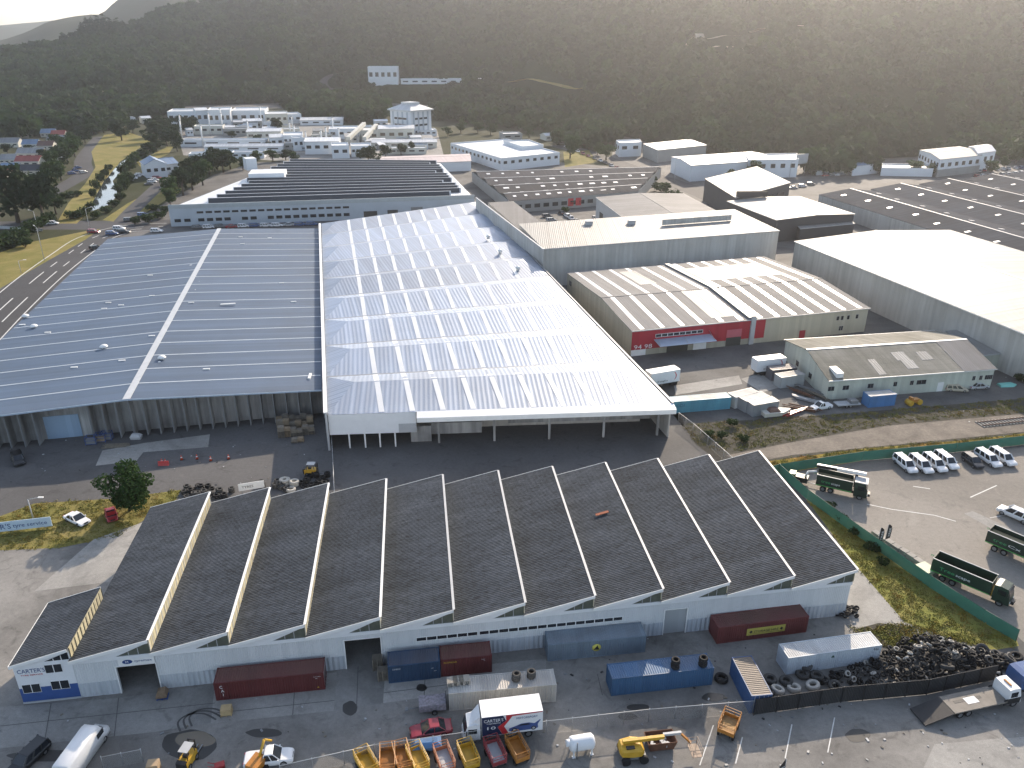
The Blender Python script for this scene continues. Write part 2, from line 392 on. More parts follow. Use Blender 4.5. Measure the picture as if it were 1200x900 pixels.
def terrain(x, y):
    r_ = math.hypot(x, y); a = math.atan2(x, y)
    d0, dc, hc = np.interp(a, T_az, T_d0), np.interp(a, T_az, T_dc), np.interp(a, T_az, T_hc)
    t = (r_-d0)/(dc-d0)
    if t <= -.05: return -3.0
    f = max(t, 0)**1.12 if t < 1 else 1-.35*(t-1)
    g = mnoise.fractal(Vector((x*.006, y*.004, 3.1)), 1.0, 2.0, 4)
    gull = mnoise.noise(Vector((a*16, .3*t, 5.0)))
    amp = min(max(t, 0)*3, 1)*min(1, max(.15, 1.2-t))
    gl2 = 1-abs(mnoise.noise(Vector((a*9+g*.5, .55*t, 9.0))))*2.2
    h = hc*f+(g*14+gull*16+gl2*20-8)*amp*min(1, hc/90) - (.8 if t < 0 else 0)
    for cx, cy, ca, rx, ry, tz in TERR:
        dx, dy = x-cx, y-cy; e = math.hypot((dx*math.cos(ca)+dy*math.sin(ca))/rx, (-dx*math.sin(ca)+dy*math.cos(ca))/ry); m_ = max(0, min(1, (1.6-e)/.6)); m_ = m_*m_*(3-2*m_); h = h*(1-m_)+tz*m_
    return h
def GT(px, py):
    d = ray(px, py); prev = None
    for k in range(60, 1700, 3):
        t = k/math.hypot(d.x, d.y); p = Vector((d.x*t, d.y*t, CAMH+d.z*t)); h = max(0, terrain(p.x, p.y))
        if p.z <= h: return Vector((p.x, p.y, h))
    return p
q_ = GT(500, 99); TERR.append((q_.x, q_.y+6, math.atan2(-q_.x, q_.y), 70, 26, q_.z+1))
def hillmat(name, a, b, c3):
    n = N(name); p = n.pos()
    c = n.mix(n.noise(p, .12, 8, .7), a, b)
    c = n.mix(n.ramp(n.noise(p, .012, 5, .6), [(.45, (0, 0, 0)), (.7, (1, 1, 1))]), c, c3)
    return n.out(c, 1.0, 0, n.noise(p, .25, 6, .7), .9, 4.0, spec=.05)
M_hill = hillmat('hill_scrub', (.009, .023, .009), (.020, .042, .015), (.032, .044, .018))
def hillmesh(name, az0, az1, r0f, r1f, hf, na, nr, mat):
    mb = MB(); vs = []
    for i in range(na+1):
        a = az0+(az1-az0)*i/na; r0, r1 = r0f(a), r1f(a)
        for j in range(nr+1):
            r_ = r0+(r1-r0)*j/nr; x, y = r_*math.sin(a), r_*math.cos(a); vs.append((x, y, hf(x, y)))
    fs = [(i*(nr+1)+j, (i+1)*(nr+1)+j, (i+1)*(nr+1)+j+1, i*(nr+1)+j+1) for i in range(na) for j in range(nr)]
    fs = [f[::-1] for f in fs]
    mb.add(vs, fs, 0, True); return struct(name, mb, mat)
f0 = lambda a: np.interp(a, T_az, T_d0)-12
hillmesh('hills', az_of(-500), az_of(1700), f0, lambda a: np.interp(a, T_az, T_dc)+200, terrain, 170, 90, M_hill)
def ridge_fn(tab, dist, base, amp):
    aa = np.array([az_of(x) for x, y in tab]); hh = np.array([CAMH+(lambda d: d.z/math.hypot(d.x, d.y)*dist)(ray(x, y)) for x, y in tab])
    def f(x, y):
        r_ = math.hypot(x, y); a = math.atan2(x, y); t = (r_-base)/(dist-base)
        g = mnoise.fractal(Vector((x*.004, y*.004, 1.7)), 1.0, 2.0, 5)
        return np.interp(a, aa, hh)*(max(t, 0)**.9 if t < 1 else 1-.5*(t-1))+g*amp*min(1, max(t, 0)*2)*(.25 if t > .85 else 1)-2
    return f
M_far = hillmat('far_hill', (.025, .034, .018), (.05, .056, .028), (.055, .052, .032))
fr = ridge_fn([(-500, 90), (-200, 70), (0, 46), (30, 37), (57, 25), (90, 18), (112, 15), (122, 16), (140, 1), (200, -40), (420, -40)], 2200, 1420, 16)
hillmesh('far_hills', az_of(-500), az_of(420), lambda a: 1420, lambda a: 2600, fr, 90, 40, M_far)
fr2 = ridge_fn([(-500, 40), (-100, 33), (0, 29), (50, 25), (100, 20), (200, 14), (400, 10)], 4300, 3200, 20)
hillmesh('distant_hills', az_of(-500), az_of(420), lambda a: 3200, lambda a: 4700, fr2, 80, 16, M_far)

# ------------------------------------------------------------------ foliage
def leafmat(name, a, b, c3):
    n = N(name); oi = n.n('ObjectInfo'); p = n.pos()
    c = n.mix(oi.outputs['Random'], a, b)
    c = n.mix(n.math('MULTIPLY', n.noise(p, .5, 4, .7), .8), c, c3)
    n.b.inputs['Subsurface Weight'].default_value = 0
    m = n.out(c, .85, 0, spec=.12)
    tr = n.n('BsdfTranslucent'); n.l(c, tr.inputs[0]); ms = n.n('MixShader'); ms.inputs[0].default_value = .30
    o = n.t.nodes['Material Output']; n.l(n.b.outputs[0], ms.inputs[1]); n.l(tr.outputs[0], ms.inputs[2]); n.l(ms.outputs[0], o.inputs[0])
    return m
M_leaf = leafmat('leaf_green', (.014, .042, .012), (.034, .070, .020), (.052, .084, .028))
M_leafd = leafmat('leaf_dark', (.009, .026, .012), (.018, .038, .016), (.030, .048, .020))
M_leafb = leafmat('leaf_bush', (.012, .034, .012), (.026, .056, .018), (.044, .064, .024))
M_bark = plain('bark', (.10, .08, .06), .9)
def clump_mesh(name, lobes, nl, size, mat, seed):
    """leaf-sized quads spread through several uneven lobes [(x,y,z,rx,rz)]"""
    g = np.random.default_rng(seed); vs = []; fs = []
    wts = np.array([l[3]**2*l[4] for l in lobes]); wts /= wts.sum()
    for q in range(nl):
        l = lobes[g.choice(len(lobes), p=wts)]
        d = g.normal(size=3); d /= np.linalg.norm(d); rr_ = g.uniform(.35, 1.05)**.5
        c = np.array([l[0]+d[0]*l[3]*rr_, l[1]+d[1]*l[3]*rr_, l[2]+d[2]*l[4]*rr_])
        nrm = d*.7+g.normal(size=3)*.55; nrm[2] += .25; nrm /= np.linalg.norm(nrm)
        t = np.cross(nrm, [0.3, 0.5, 1]); t /= np.linalg.norm(t); b = np.cross(nrm, t)
        a = g.uniform(0, 6.28); t, b = t*math.cos(a)+b*math.sin(a), b*math.cos(a)-t*math.sin(a)
        s_ = size*g.uniform(.6, 1.4); n0 = len(vs)
        vs += [c-t*s_-b*s_*.6, c+t*s_*.3-b*s_*.9, c+t*s_+b*s_*.5, c-t*s_*.4+b*s_]
        fs.append((n0, n0+1, n0+2, n0+3))
    me = bpy.data.meshes.new(name); me.from_pydata([tuple(v) for v in vs], [], fs); me.materials.append(mat); me.update(); return me
def lobes_for(h, rad, seed, kind):
    g = random.Random(seed); L = []
    if kind == 'pine':
        for k in range(9):
            t = k/8; L.append((g.uniform(-.1, .1)*rad, g.uniform(-.1, .1)*rad, h*(.18+.78*t), rad*(1-.86*t)*g.uniform(.85, 1.1), h*.09))
    elif kind == 'tall':
        for k in range(9):
            L.append((g.uniform(-.4, .4)*rad, g.uniform(-.4, .4)*rad, h*g.uniform(.32, .86), rad*g.uniform(.40, .62), h*g.uniform(.10, .17)))
    elif kind == 'bush':
        for k in range(7):
            L.append((g.uniform(-.6, .6)*rad, g.uniform(-.6, .6)*rad, h*g.uniform(.35, .62), rad*g.uniform(.35, .55), h*g.uniform(.25, .38)))
    elif kind == 'full':
        for k in range(16):
            a = g.uniform(0, 6.28); q = g.uniform(.15, .72)
            L.append((math.cos(a)*q*rad, math.sin(a)*q*rad, h*g.uniform(.24, .80), rad*g.uniform(.28, .46), h*g.uniform(.12, .19)))
    else:
        for k in range(11):
            a = g.uniform(0, 6.28); q = g.uniform(.1, .68)
            L.append((math.cos(a)*q*rad, math.sin(a)*q*rad, h*g.uniform(.32, .84), rad*g.uniform(.30, .52), h*g.uniform(.12, .20)))
    return L
def tree_proto(kind, h, rad, nl, size, mat, seed):
    t = bpy.data.objects.new('tree', None)
    L = lobes_for(h, rad, seed, kind); g = random.Random(seed)
    cr = bpy.data.objects.new('crown', clump_mesh('crown', L, nl, size, mat, seed))
    tb = MB(); r0 = h*.028
    if kind != 'bush':
        tb.tube((0, 0, -.3), (0, 0, h*.45), r0*1.3, 7, 0, r0*.7)
        for l in L[:6]: tb.tube((0, 0, h*.30), (l[0]*.8, l[1]*.8, l[2]), r0*.55, 5, 0, r0*.12)
        if kind == 'pine': tb.tube((0, 0, h*.4), (0, 0, h*.9), r0*.7, 6, 0, r0*.1)
    else:
        for l in L: tb.tube((0, 0, -.2), (l[0]*.7, l[1]*.7, l[2]*.8), h*.02, 5, 0, h*.006)
    tk = bpy.data.objects.new('trunk' if kind != 'bush' else 'stem', tb.mesh('trunk', M_bark))
    for o in (cr, tk): o.parent = t
    return t
PROTO = {}
for kd, h, rad, nl, sz, mat, vs_ in (('round', 10, 4.6, 1100, .36, M_leaf, 3), ('dark', 10, 4.8, 1100, .36, M_leafd, 3), ('pine', 12, 3.0, 900, .36, M_leafd, 2), ('tall', 13, 3.2, 900, .38, M_leafd, 2), ('bush', 3, 2.2, 420, .24, M_leafb, 3), ('full', 6, 3.2, 5200, .13, M_leaf, 1)):
    PROTO[kd] = [tree_proto('round' if kd == 'dark' else kd, h, rad, nl, sz, mat, 10*k+len(kd)) for k in range(vs_)]
DIM = {'round': (10, 4.6), 'dark': (10, 4.8), 'pine': (12, 3.0), 'tall': (13, 3.2), 'bush': (3, 2.2), 'full': (6, 3.2)}
def tree(px, py, hpx, wpx, kind, label, group=None, name=None, base=None):
    """a tree whose foot shows at (px,py), about hpx by wpx photo pixels large"""
    p = base or GT(px, py); dist = (p-Vector((0, 0, CAMH))).length; s = dist/FPX
    H, RD = DIM[kind]; sz = hpx*s*1.06/H; sx = wpx*s/2/RD
    t = copy_tree(random.choice(PROTO[kind])); t.name = name or ('shrub' if kind == 'bush' else 'pine_tree' if kind == 'pine' else 'tree')
    t.location = p; t.rotation_euler = (0, 0, random.uniform(0, 6.28)); t.scale = (sx, sx*random.uniform(.9, 1.1), sz)
    return tag(t, label, 'shrub' if kind == 'bush' else 'tree', group)
# wooded hillsides: nobody could count these crowns
fc = bpy.data.collections.new('forest_crowns')
for k in range(7):
    L = lobes_for(7, 3.6, 50+k, 'tall' if k in (2, 5) else 'bush')
    if k not in (2, 5): L = [(a, b, c_*1.0+.3, d, e) for a, b, c_, d, e in L]
    o = bpy.data.objects.new('crown_clump', clump_mesh('crown_clump', L, 130, .85, (M_leafb, M_leaf, M_leafd)[k % 3], 70+k)); fc.objects.link(o)
def forest(name, pts, coll=None, smin=.40, smax=2.3):
    coll = coll or fc; gname = name+'_scatter'
    me = bpy.data.meshes.new(name); me.from_pydata(pts, [], []); o = bpy.data.objects.new(name, me); C.objects.link(o)
    ng = bpy.data.node_groups.get(gname)
    if not ng:
        ng = bpy.data.node_groups.new(gname, 'GeometryNodeTree')
        ng.interface.new_socket('Geometry', in_out='INPUT', socket_type='NodeSocketGeometry')
        ng.interface.new_socket('Geometry', in_out='OUTPUT', socket_type='NodeSocketGeometry')
        gi, go = ng.nodes.new('NodeGroupInput'), ng.nodes.new('NodeGroupOutput')
        ip = ng.nodes.new('GeometryNodeInstanceOnPoints'); ci = ng.nodes.new('GeometryNodeCollectionInfo')
        ci.inputs[0].default_value = coll; ci.inputs['Separate Children'].default_value = True; ci.inputs['Reset Children'].default_value = True
        ip.inputs['Pick Instance'].default_value = True
        rv = ng.nodes.new('FunctionNodeRandomValue'); rv.data_type = 'FLOAT_VECTOR'; rv.inputs[0].default_value = (-.1, -.1, 0); rv.inputs[1].default_value = (.1, .1, 6.28)
        rs = ng.nodes.new('FunctionNodeRandomValue'); rs.data_type = 'FLOAT'; rs.inputs[2].default_value = smin; rs.inputs[3].default_value = smax
        ri = ng.nodes.new('FunctionNodeRandomValue'); ri.data_type = 'INT'; ri.inputs[4].default_value = 0; ri.inputs[5].default_value = len(coll.objects)-1
        L = ng.links.new
        L(gi.outputs[0], ip.inputs['Points']); L(ci.outputs[0], ip.inputs['Instance']); L(rv.outputs[0], ip.inputs['Rotation'])
        L(rs.outputs[1], ip.inputs['Scale']); L(ri.outputs[2], ip.inputs['Instance Index']); L(ip.outputs[0], go.inputs[0])
    md = o.modifiers.new('scatter', 'NODES'); md.node_group = ng
    return tag(o, kind='stuff')
CLEAR = []       # (x, y, radius) kept free of forest on the hillside
def forest_points(n, a0, a1, tmax=1.08):
    pts = []; g = random.Random(5)
    while len(pts) < n:
        a = g.uniform(a0, a1); d0, dc = np.interp(a, T_az, T_d0), np.interp(a, T_az, T_dc)
        r_ = math.sqrt(g.uniform((d0-4)**2, (d0+(dc-d0)*tmax)**2)); x, y = r_*math.sin(a), r_*math.cos(a)
        q_ = mnoise.noise(Vector((x*.012, y*.012, 0)))+.5*mnoise.noise(Vector((x*.035, y*.035, 4)))
        if q_ < -.36 and g.random() < .85: continue
        if any((x-cx)**2+(y-cy)**2 < cr*cr for cx, cy, cr in CLEAR): continue
        pts.append((x, y, max(0, terrain(x, y))-.4))
    return pts

def wood_points(poly, n, seed):
    P = [G(*p) for p in poly]; g = random.Random(seed); xs, ys = [p.x for p in P], [p.y for p in P]; out = []
    while len(out) < n:
        x, y = g.uniform(min(xs), max(xs)), g.uniform(min(ys), max(ys)); r_ = False; j = len(P)-1
        for i in range(len(P)):
            if (P[i].y > y) != (P[j].y > y) and x < (P[j].x-P[i].x)*(y-P[i].y)/(P[j].y-P[i].y)+P[i].x: r_ = not r_
            j = i
        if r_: out.append((x, y, max(0, terrain(x, y))-.3))
    return out

def track(name, pts, wid, mat, lift=1.2):
    """a bare track following the hillside"""
    P = smooth([Vector((p.x, p.y, 0)) for p in (GT(x, y) for x, y in pts)], 6); mb = MB(); prev = None
    for i, p in enumerate(P):
        t = (P[min(i+1, len(P)-1)]-P[max(i-1, 0)]).normalized(); nn = Vector((-t.y, t.x, 0))*wid/2
        z = max(0, terrain(p.x, p.y))+lift; cur = (Z3(p+nn, z), Z3(p-nn, z))
        if prev: mb.face(prev[1], cur[1], cur[0], prev[0])
        prev = cur; CLEAR.append((p.x, p.y-wid*.5, wid*1.3))
    return struct(name, mb, mat)
def Z3(p, z): return Vector((p.x, p.y, z))
M_track = plain('bare_track', (.30, .26, .20), .95, var=.2, scale=.1)
track('hill_track', [(768, 62), (792, 57), (822, 50), (826, 56), (840, 57)], 7, M_track); track('hill_track', [(822, 49), (850, 45), (880, 40), (905, 36), (940, 33)], 7, M_track); track('hill_track', [(845, 68), (868, 62), (886, 59), (878, 61), (855, 57)], 6, M_track); track('hill_track', [(815, 20), (850, 17), (868, 15)], 5, M_track)
track('hill_road', [(432, 104), (415, 112), (398, 108), (382, 104), (380, 96), (392, 89), (410, 84), (430, 78)], 9, M_road, 1.5)
track('hill_road', [(20, 126), (50, 121), (80, 117), (118, 110), (150, 106), (190, 102)], 10, M_track, 1.5)
track('hill_field', [(598, 99), (640, 98.5), (694, 100)], 14, M_dry, 1.5)
track('hill_road', [(430, 116), (455, 124), (500, 130), (560, 138), (620, 146)], 9, M_road, 1.5)

# joints and drains in the concrete aprons
mb = MB()
for (xa, ya, xb_, yb_) in ((60, 824, 52, 871), (139, 818, 134, 863), (0, 851, 252, 824), (345, 812, 343, 838), (250, 836, 392, 821), (420, 772, 418, 828), (498, 796, 497, 818), (450, 812, 600, 793), (700, 790, 706, 815), ):
    P0, P1 = G(xa, ya), G(xb_, yb_); d_ = (P1-P0).normalized(); nn = Vector((-d_.y, d_.x, 0))*.045; mb.face(*[q+Vector((0, 0, .024)) for q in (P0-nn, P1-nn, P1+nn, P0+nn)])
struct('slab_joint', mb, plain('joint_tar', (.10, .098, .094), .9))
# ================================================================== BUILDINGS
M_sawroof = sheet('corrugated_fibre_cement', (.050, .058, .070), .9, 0, .32, .8, .40, (.028, .032, .034), .65, lap=1.6, spec=.12, grime=2.2)
M_blueroof = sheet('blue_grey_roof', (.086, .126, .190), .6, .0, .35, .12, .10, (.07, .09, .12), .45, spec=.25)
M_zinc = sheet('zinc_roof', (.31, .365, .46), .5, .2, .9, .14, .12, (.27, .29, .33), .35, spec=.4)
M_zincold = sheet('weathered_zinc', (.20, .20, .205), .75, 0, .4, .4, .30, (.11, .11, .11), .45, spec=.2)
M_fibre = plain('translucent_sheet', (.72, .72, .71), .34, var=.14, scale=.15, spec=.9)
M_whitewall = sheet('white_cladding', (.74, .76, .77), .55, 0, .25, .6, .12, (.45, .47, .48), .2)
M_whiteplain = plain('white_paint', (.72, .73, .74), .5, var=.06)
M_trim = plain('white_trim', (.78, .78, .76), .45, var=.08)
M_cream = sheet('cream_glazing', (.62, .56, .38), .5, 0, .9, .3, .25, (.30, .26, .14), .45)
M_creamwall = sheet('cream_cladding', (.46, .43, .34), .6, 0, .3, .5, .12, (.28, .26, .20), .25)
M_greenwall = sheet('pale_green_cladding', (.50, .52, .45), .6, 0, .3, .5, .12, (.32, .33, .28), .3)
M_blue = plain('blue_paint', (.035, .085, .26), .55, var=.1)
M_red = sheet('red_cladding', (.40, .022, .040), .5, 0, .3, .4, .12, (.24, .02, .03), .25)
M_glass = N('dark_glass'); M_glass = M_glass.out((.018, .022, .028), .08, 0, spec=.7)
M_louvre = plain('louvre', (.10, .11, .085), .6, var=.4, scale=1.2)
M_dark = M_dark; M_black = plain('black_paint', (.018, .018, .020), .5, var=.2)
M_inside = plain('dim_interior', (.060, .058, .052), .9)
M_tilt = sheet('grey_panel', (.55, .535, .50), .65, 0, 1.2, .25, .20, (.34, .32, .28), .5, spec=.3)
M_tiltd = sheet('stained_panel', (.48, .48, .47), .7, 0, 1.5, .25, .65, (.07, .07, .07), .75, spec=.3)
M_grey = plain('grey_steel', (.22, .23, .24), .5, .3)
M_lgrey = plain('light_grey_paint', (.42, .43, .44), .55)
M_steel = plain('galvanised_steel', (.42, .43, .44), .4, .6)
M_whiteroof = sheet('white_roof', (.31, .31, .30), .6, .0, .6, .3, .16, (.26, .25, .23), .45, seam=5.5, spec=.25)
M_moss = sheet('mossy_fibre_cement', (.27, .26, .225), .85, 0, .3, .9, .35, (.10, .095, .07), .75, lap=1.8, spec=.2)
M_greyroof = sheet('grey_fibre_cement', (.070, .078, .095), .95, 0, .4, .5, .4, (.04, .038, .04), .5, lap=2.4, spec=.05)
M_asbestos = sheet('dark_sheet_roof', (.085, .085, .095), .9, 0, .4, .6, .4, (.06, .06, .06), .5, lap=2.4, spec=.08)
M_deepblue = plain('deep_blue_lettering', (.02, .06, .20), .5); M_wtext = plain('white_lettering', (.78, .78, .78), .5)
M_btext = plain('black_lettering', (.02, .02, .025), .5); M_ytext = plain('yellow_lettering', (.70, .48, .05), .5)
M_redt = plain('red_lettering', (.50, .03, .04), .5)

UP = Vector((0, 0, 1))
def Z(p, z): return Vector((p.x, p.y, z))
class Wall:
    """a vertical wall plane through A..B (left to right as seen from outside)"""
    def __init__(s, A, B): s.A = Z(A, 0); s.B = Z(B, 0); s.u = (s.B-s.A).normalized(); s.n = Vector((s.u.y, -s.u.x, 0)); s.L = (s.B-s.A).length
    def p(s, a, z, out=0.0): return s.A+s.u*a+s.n*out+UP*z
    def px(s, x, y): return onwall(x, y, s.A, s.B)
    def slab(s, mb, a0, a1, z0, z1, out0=-.02, out1=.03, m=0):
        mb.obox(s.p(a0, z0, out0), s.u*(a1-a0), -s.n*(out0-out1), UP*(z1-z0), m)
    def window(s, parent, a0, a1, z0, z1, cols=2, rows=1, frame=None, proud=.05, fr=.07, name='window', glass=None):
        fm, gm = MB(), MB(); f = frame or M_trim
        s.slab(gm, a0+fr*.5, a1-fr*.5, z0+fr*.5, z1-fr*.5, .004, proud*.5)
        for k in range(cols+1):
            c = a0+(a1-a0)*k/cols; s.slab(fm, max(a0, c-fr/2), min(a1, c+fr/2), z0, z1, .004, proud)
        for k in range(rows+1):
            c = z0+(z1-z0)*k/rows; s.slab(fm, a0+.001, a1-.001, max(z0, c-fr/2)+.0005, min(z1, c+fr/2)-.0005, .006, proud-.004)
        o = fm.build(name, f, parent); gm.build('pane', glass or M_glass, o); return o
    def openwall(s, mb, a0, a1, z1, holes, m=0, th=.2, z0=0.0):
        """solid wall of thickness th with rectangular openings (a,b,za,zb)"""
        xs = sorted({a0, a1, *[h[0] for h in holes], *[h[1] for h in holes]}); xs = [x for x in xs if a0 <= x <= a1]
        for i in range(len(xs)-1):
            mid = (xs[i]+xs[i+1])/2; zs = [(z0, z1)]
            for h in holes:
                if h[0] < mid < h[1]:
                    nz = []
                    for p, q in zs:
                        if h[2] > p: nz.append((p, min(q, h[2])))
                        if h[3] < q: nz.append((max(p, h[3]), q))
                    zs = nz
            for p, q in zs:
                if q-p > .01: s.slab(mb, xs[i], xs[i+1], p, q, -th, 0, m)

# ---------------------------------------------------------------- sawtooth warehouse
ZV, ZR = 5.7, 7.6
R1, R11 = G(172, 749.5, ZR), G(1003, 667, ZR); RB1, RB11 = G(245, 582, ZR), G(885, 527, ZR)
NT = 11
u = Z(R11-R1, 0).normalized(); PIT = (R11-R1).length/(NT-1)
wdir = Z((RB1-R1)+(RB11-R11), 0); DEP = wdir.length/2; wdir.normalize()
O = Z(R1, 0)-u*PIT; E1 = Z(R11, 0)
saw = thing('sawtooth_warehouse', 'long white warehouse with eleven dark sawtooth roof bays and a blue corner office', 'warehouse', O, world=True)
WF = Wall(O, E1); LEN = WF.L
FD = -.35    # wall face sits behind the fascia
def hole(x0, y0, x1, y1, floor=True):
    a0, z0 = WF.px(x0, y0); a1, z1 = WF.px(x1, y1); return a0, a1, (0 if floor else min(z0, z1)), max(z0, z1)
a_off = WF.px(12, 800)[0]
# openings
ax = lambda x, y: WF.px(x, y)[0]
H1 = (ax(133, 790)+.3, ax(181, 779), 0, 3.9); H2 = (ax(403, 751), ax(445, 745), 0, 4.3); H3 = (ax(781, 712), ax(807, 709), 0, 3.9)
aw0, aw1 = ax(488, 754), ax(560, 746); aw2, aw3 = ax(560, 746), ax(730, 728)
wb = MB()
WI = Wall(O+wdir*.3, E1+wdir*.3)
WI.openwall(wb, 0, LEN, ZV-.6, [H1, H2, H3], 0, .25)
WL_ = Wall(O+wdir*DEP, O+wdir*.3); WR_ = Wall(E1+wdir*.3, E1+wdir*DEP); WB_ = Wall(E1+wdir*DEP, O+wdir*DEP)
WL_.openwall(wb, 0, WL_.L-.25, ZV-.02, [], 0, .25); WR_.openwall(wb, .25, WR_.L, ZV-.02, [], 0, .25); WB_.openwall(wb, .25, WB_.L-.25, ZV-.6, [], 0, .25)
# plinth-height ribbed lower cladding stands a little proud
wall_o = wb.build('wall', M_whitewall, saw)
lo = MB(); gaps = [H1, H2, H3]
cuts = sorted([(h[0], h[1]) for h in gaps]); a = ax(88, 800)
for c0, c1 in cuts+[(LEN, LEN)]:
    if c0-a > .1: WI.slab(lo, a, c0, 0, 2.0, .0, .035)
    a = c1
lo.build('lower_cladding', sheet('ribbed_cladding', (.56, .60, .64), .55, 0, .6, .9, .2, (.35, .36, .36), .35), saw)
fl = MB(); fl.face(*[p for p in (Z(O+wdir*.4+u*.2, .03), Z(E1+wdir*.4-u*.2, .03), Z(E1+wdir*(DEP-.4)-u*.2, .03), Z(O+wdir*(DEP-.4)+u*.2, .03))])
fl.build('floor', M_concd, saw)
for i in range(NT):
    V0 = O+u*(PIT*i); V1 = O+u*(PIT*(i+1))
    rf = MB(); th = .10; ov = .25
    a0, a1 = Z(V0, ZV)-wdir*ov, Z(V1, ZR)-wdir*ov; b0, b1 = Z(V0, ZV)+wdir*(DEP+ov), Z(V1, ZR)+wdir*(DEP+ov)
    e = (a1-a0).normalized()*.12
    rf.face(a0+UP*th, a1+e+UP*th, b1+e+UP*th, b0+UP*th); rf.face(a0, b0, b1+e, a1+e)
    rf.face(a1+e, b1+e, b1+e+UP*th, a1+e+UP*th); rf.face(a0, a1+e, a1+e+UP*th, a0+UP*th); rf.face(b1+e, b0, b0+UP*th, b1+e+UP*th); rf.face(b0, a0, a0+UP*th, b0+UP*th)
    rf.build('roof', M_sawroof, saw)
    # barge boards front and back, ridge cap
    for q, sgn in ((Z(V0, 0)-wdir*(ov+.03), -1), (Z(V0, 0)+wdir*(DEP+ov+.03), 1)):
        bg_ = MB(); p0, p1 = q+UP*(ZV-.28), q+u*(PIT+.12)+UP*(ZR-.28+.12*(ZR-ZV)/PIT)
        bg_.obox(p0, p1-p0, wdir*(.06*sgn), UP*.42); bg_.build('barge_board', M_trim, saw)
    cp = MB(); cp.obox(Z(V1, ZR+.11)+u*.0-wdir*ov, u*.30, wdir*(DEP+2*ov), UP*.05); cp.build('ridge_cap', M_trim if i < 4 else M_lgrey, saw)
    gz = MB(); zlow = ZV+.12 if i < NT-1 else ZV-.1
    gz.obox(Z(V1, zlow)+u*.02+wdir*.05, u*.06, wdir*(DEP-.1), UP*(ZR-zlow-.02))
    for k in range(25): gz.obox(Z(V1, zlow+.02)+u*.081+wdir*(.1+k*(DEP-.3)/24), u*.04, wdir*.07, UP*(ZR-zlow-.06), 1)
    gz.build('glazing', [M_cream, M_trim], saw)
    # gutter in the valley
    gt = MB(); gt.obox(Z(V0, ZV+.105)+u*.12-wdir*.1, u*.3, wdir*(DEP+.2), UP*.02); gt.build('valley_gutter', M_grey, saw)
    # gable infill: white triangle and louvred light
    aL, aR = PIT*i, PIT*(i+1); sl_ = (ZR-ZV)/PIT; xs = aR-3.4; zt = ZV-.05
    for yy, o_ in ((.05, -1), (DEP-.25, 1)):
        tri = MB()
        q = O+wdir*yy; zz = ZV-.62
        tri.extrude([(aL, zz), (aR, zz), (aR, zt), (xs, zt)] if False else [(aL, zz), (aR, zz), (aR, zt-.12), (xs-.35, zt-.12), (aR-.06, ZR-.50), (aR, ZR-.06), (aL, ZV-.06)], q, u, UP, wdir*.2)
        tri.build('gable', M_whiteplain, saw)
    lv = MB(); q = O+wdir*.12; lv.extrude([(xs-.3, zt-.11), (aR-.01, zt-.11), (aR-.01, ZR-.46)], q, u, UP, wdir*.08); l_ = lv.build('gable_light', M_louvre, saw)
    for k in (1, 2):
        lb = MB(); lb.obox(O+u*(xs+k*1.05)+UP*(zt-.1)+wdir*.07, u*.07, wdir*.05, UP*((k*1.05+.3)/3.7*(ZR-ZV-.35)*.95)); lb.build('mullion', M_lgrey, l_)
# strip windows above the storage containers
for a0, a1 in ((aw0, aw1), (aw2+.2, aw3)):
    n_ = max(2, int((a1-a0)/1.15)); WI.window(saw, a0, a1, 3.05, 3.65, n_, 1, M_trim, .06, .10)
# roller door panel for the third opening; dark interior partitions behind the other two
rd = MB(); WI.slab(rd, H3[0], H3[1], 0, H3[3], -.22, -.15); rd.build('roller_door', sheet('roller_slats', (.40, .42, .43), .5, .2, 50, .0, .1, (.3, .3, .3), .2), saw)
for h in (H1, H2, H3):
    dj = MB(); WI.slab(dj, h[0]-.12, h[0]-.004, .0, h[3], .036, .09); WI.slab(dj, h[1]+.004, h[1]+.12, .0, h[3], .036, .09); WI.slab(dj, h[0]-.12, h[1]+.12, h[3]+.003, h[3]+.13, .036, .09); dj.build('door_frame', M_trim, saw)
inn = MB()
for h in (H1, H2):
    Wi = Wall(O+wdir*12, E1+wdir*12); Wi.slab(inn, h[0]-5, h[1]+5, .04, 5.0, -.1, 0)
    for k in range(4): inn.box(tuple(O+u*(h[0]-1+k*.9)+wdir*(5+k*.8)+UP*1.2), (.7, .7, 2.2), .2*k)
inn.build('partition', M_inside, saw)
rt = MB(); q = G(705, 603, ZV+1.2); 
tt = (q-O).dot(u); fr_ = (tt % PIT)/PIT; q = Z(q, ZV+(ZR-ZV)*fr_+.14)
sdir_ = (u*PIT+UP*(ZR-ZV)).normalized(); rt.obox(q-sdir_*.9-wdir*.25, sdir_*1.9, wdir*.5, UP*.05); rt.build('rusty_patch', plain('rust', (.32, .09, .04), .8, var=.4, scale=2), saw)
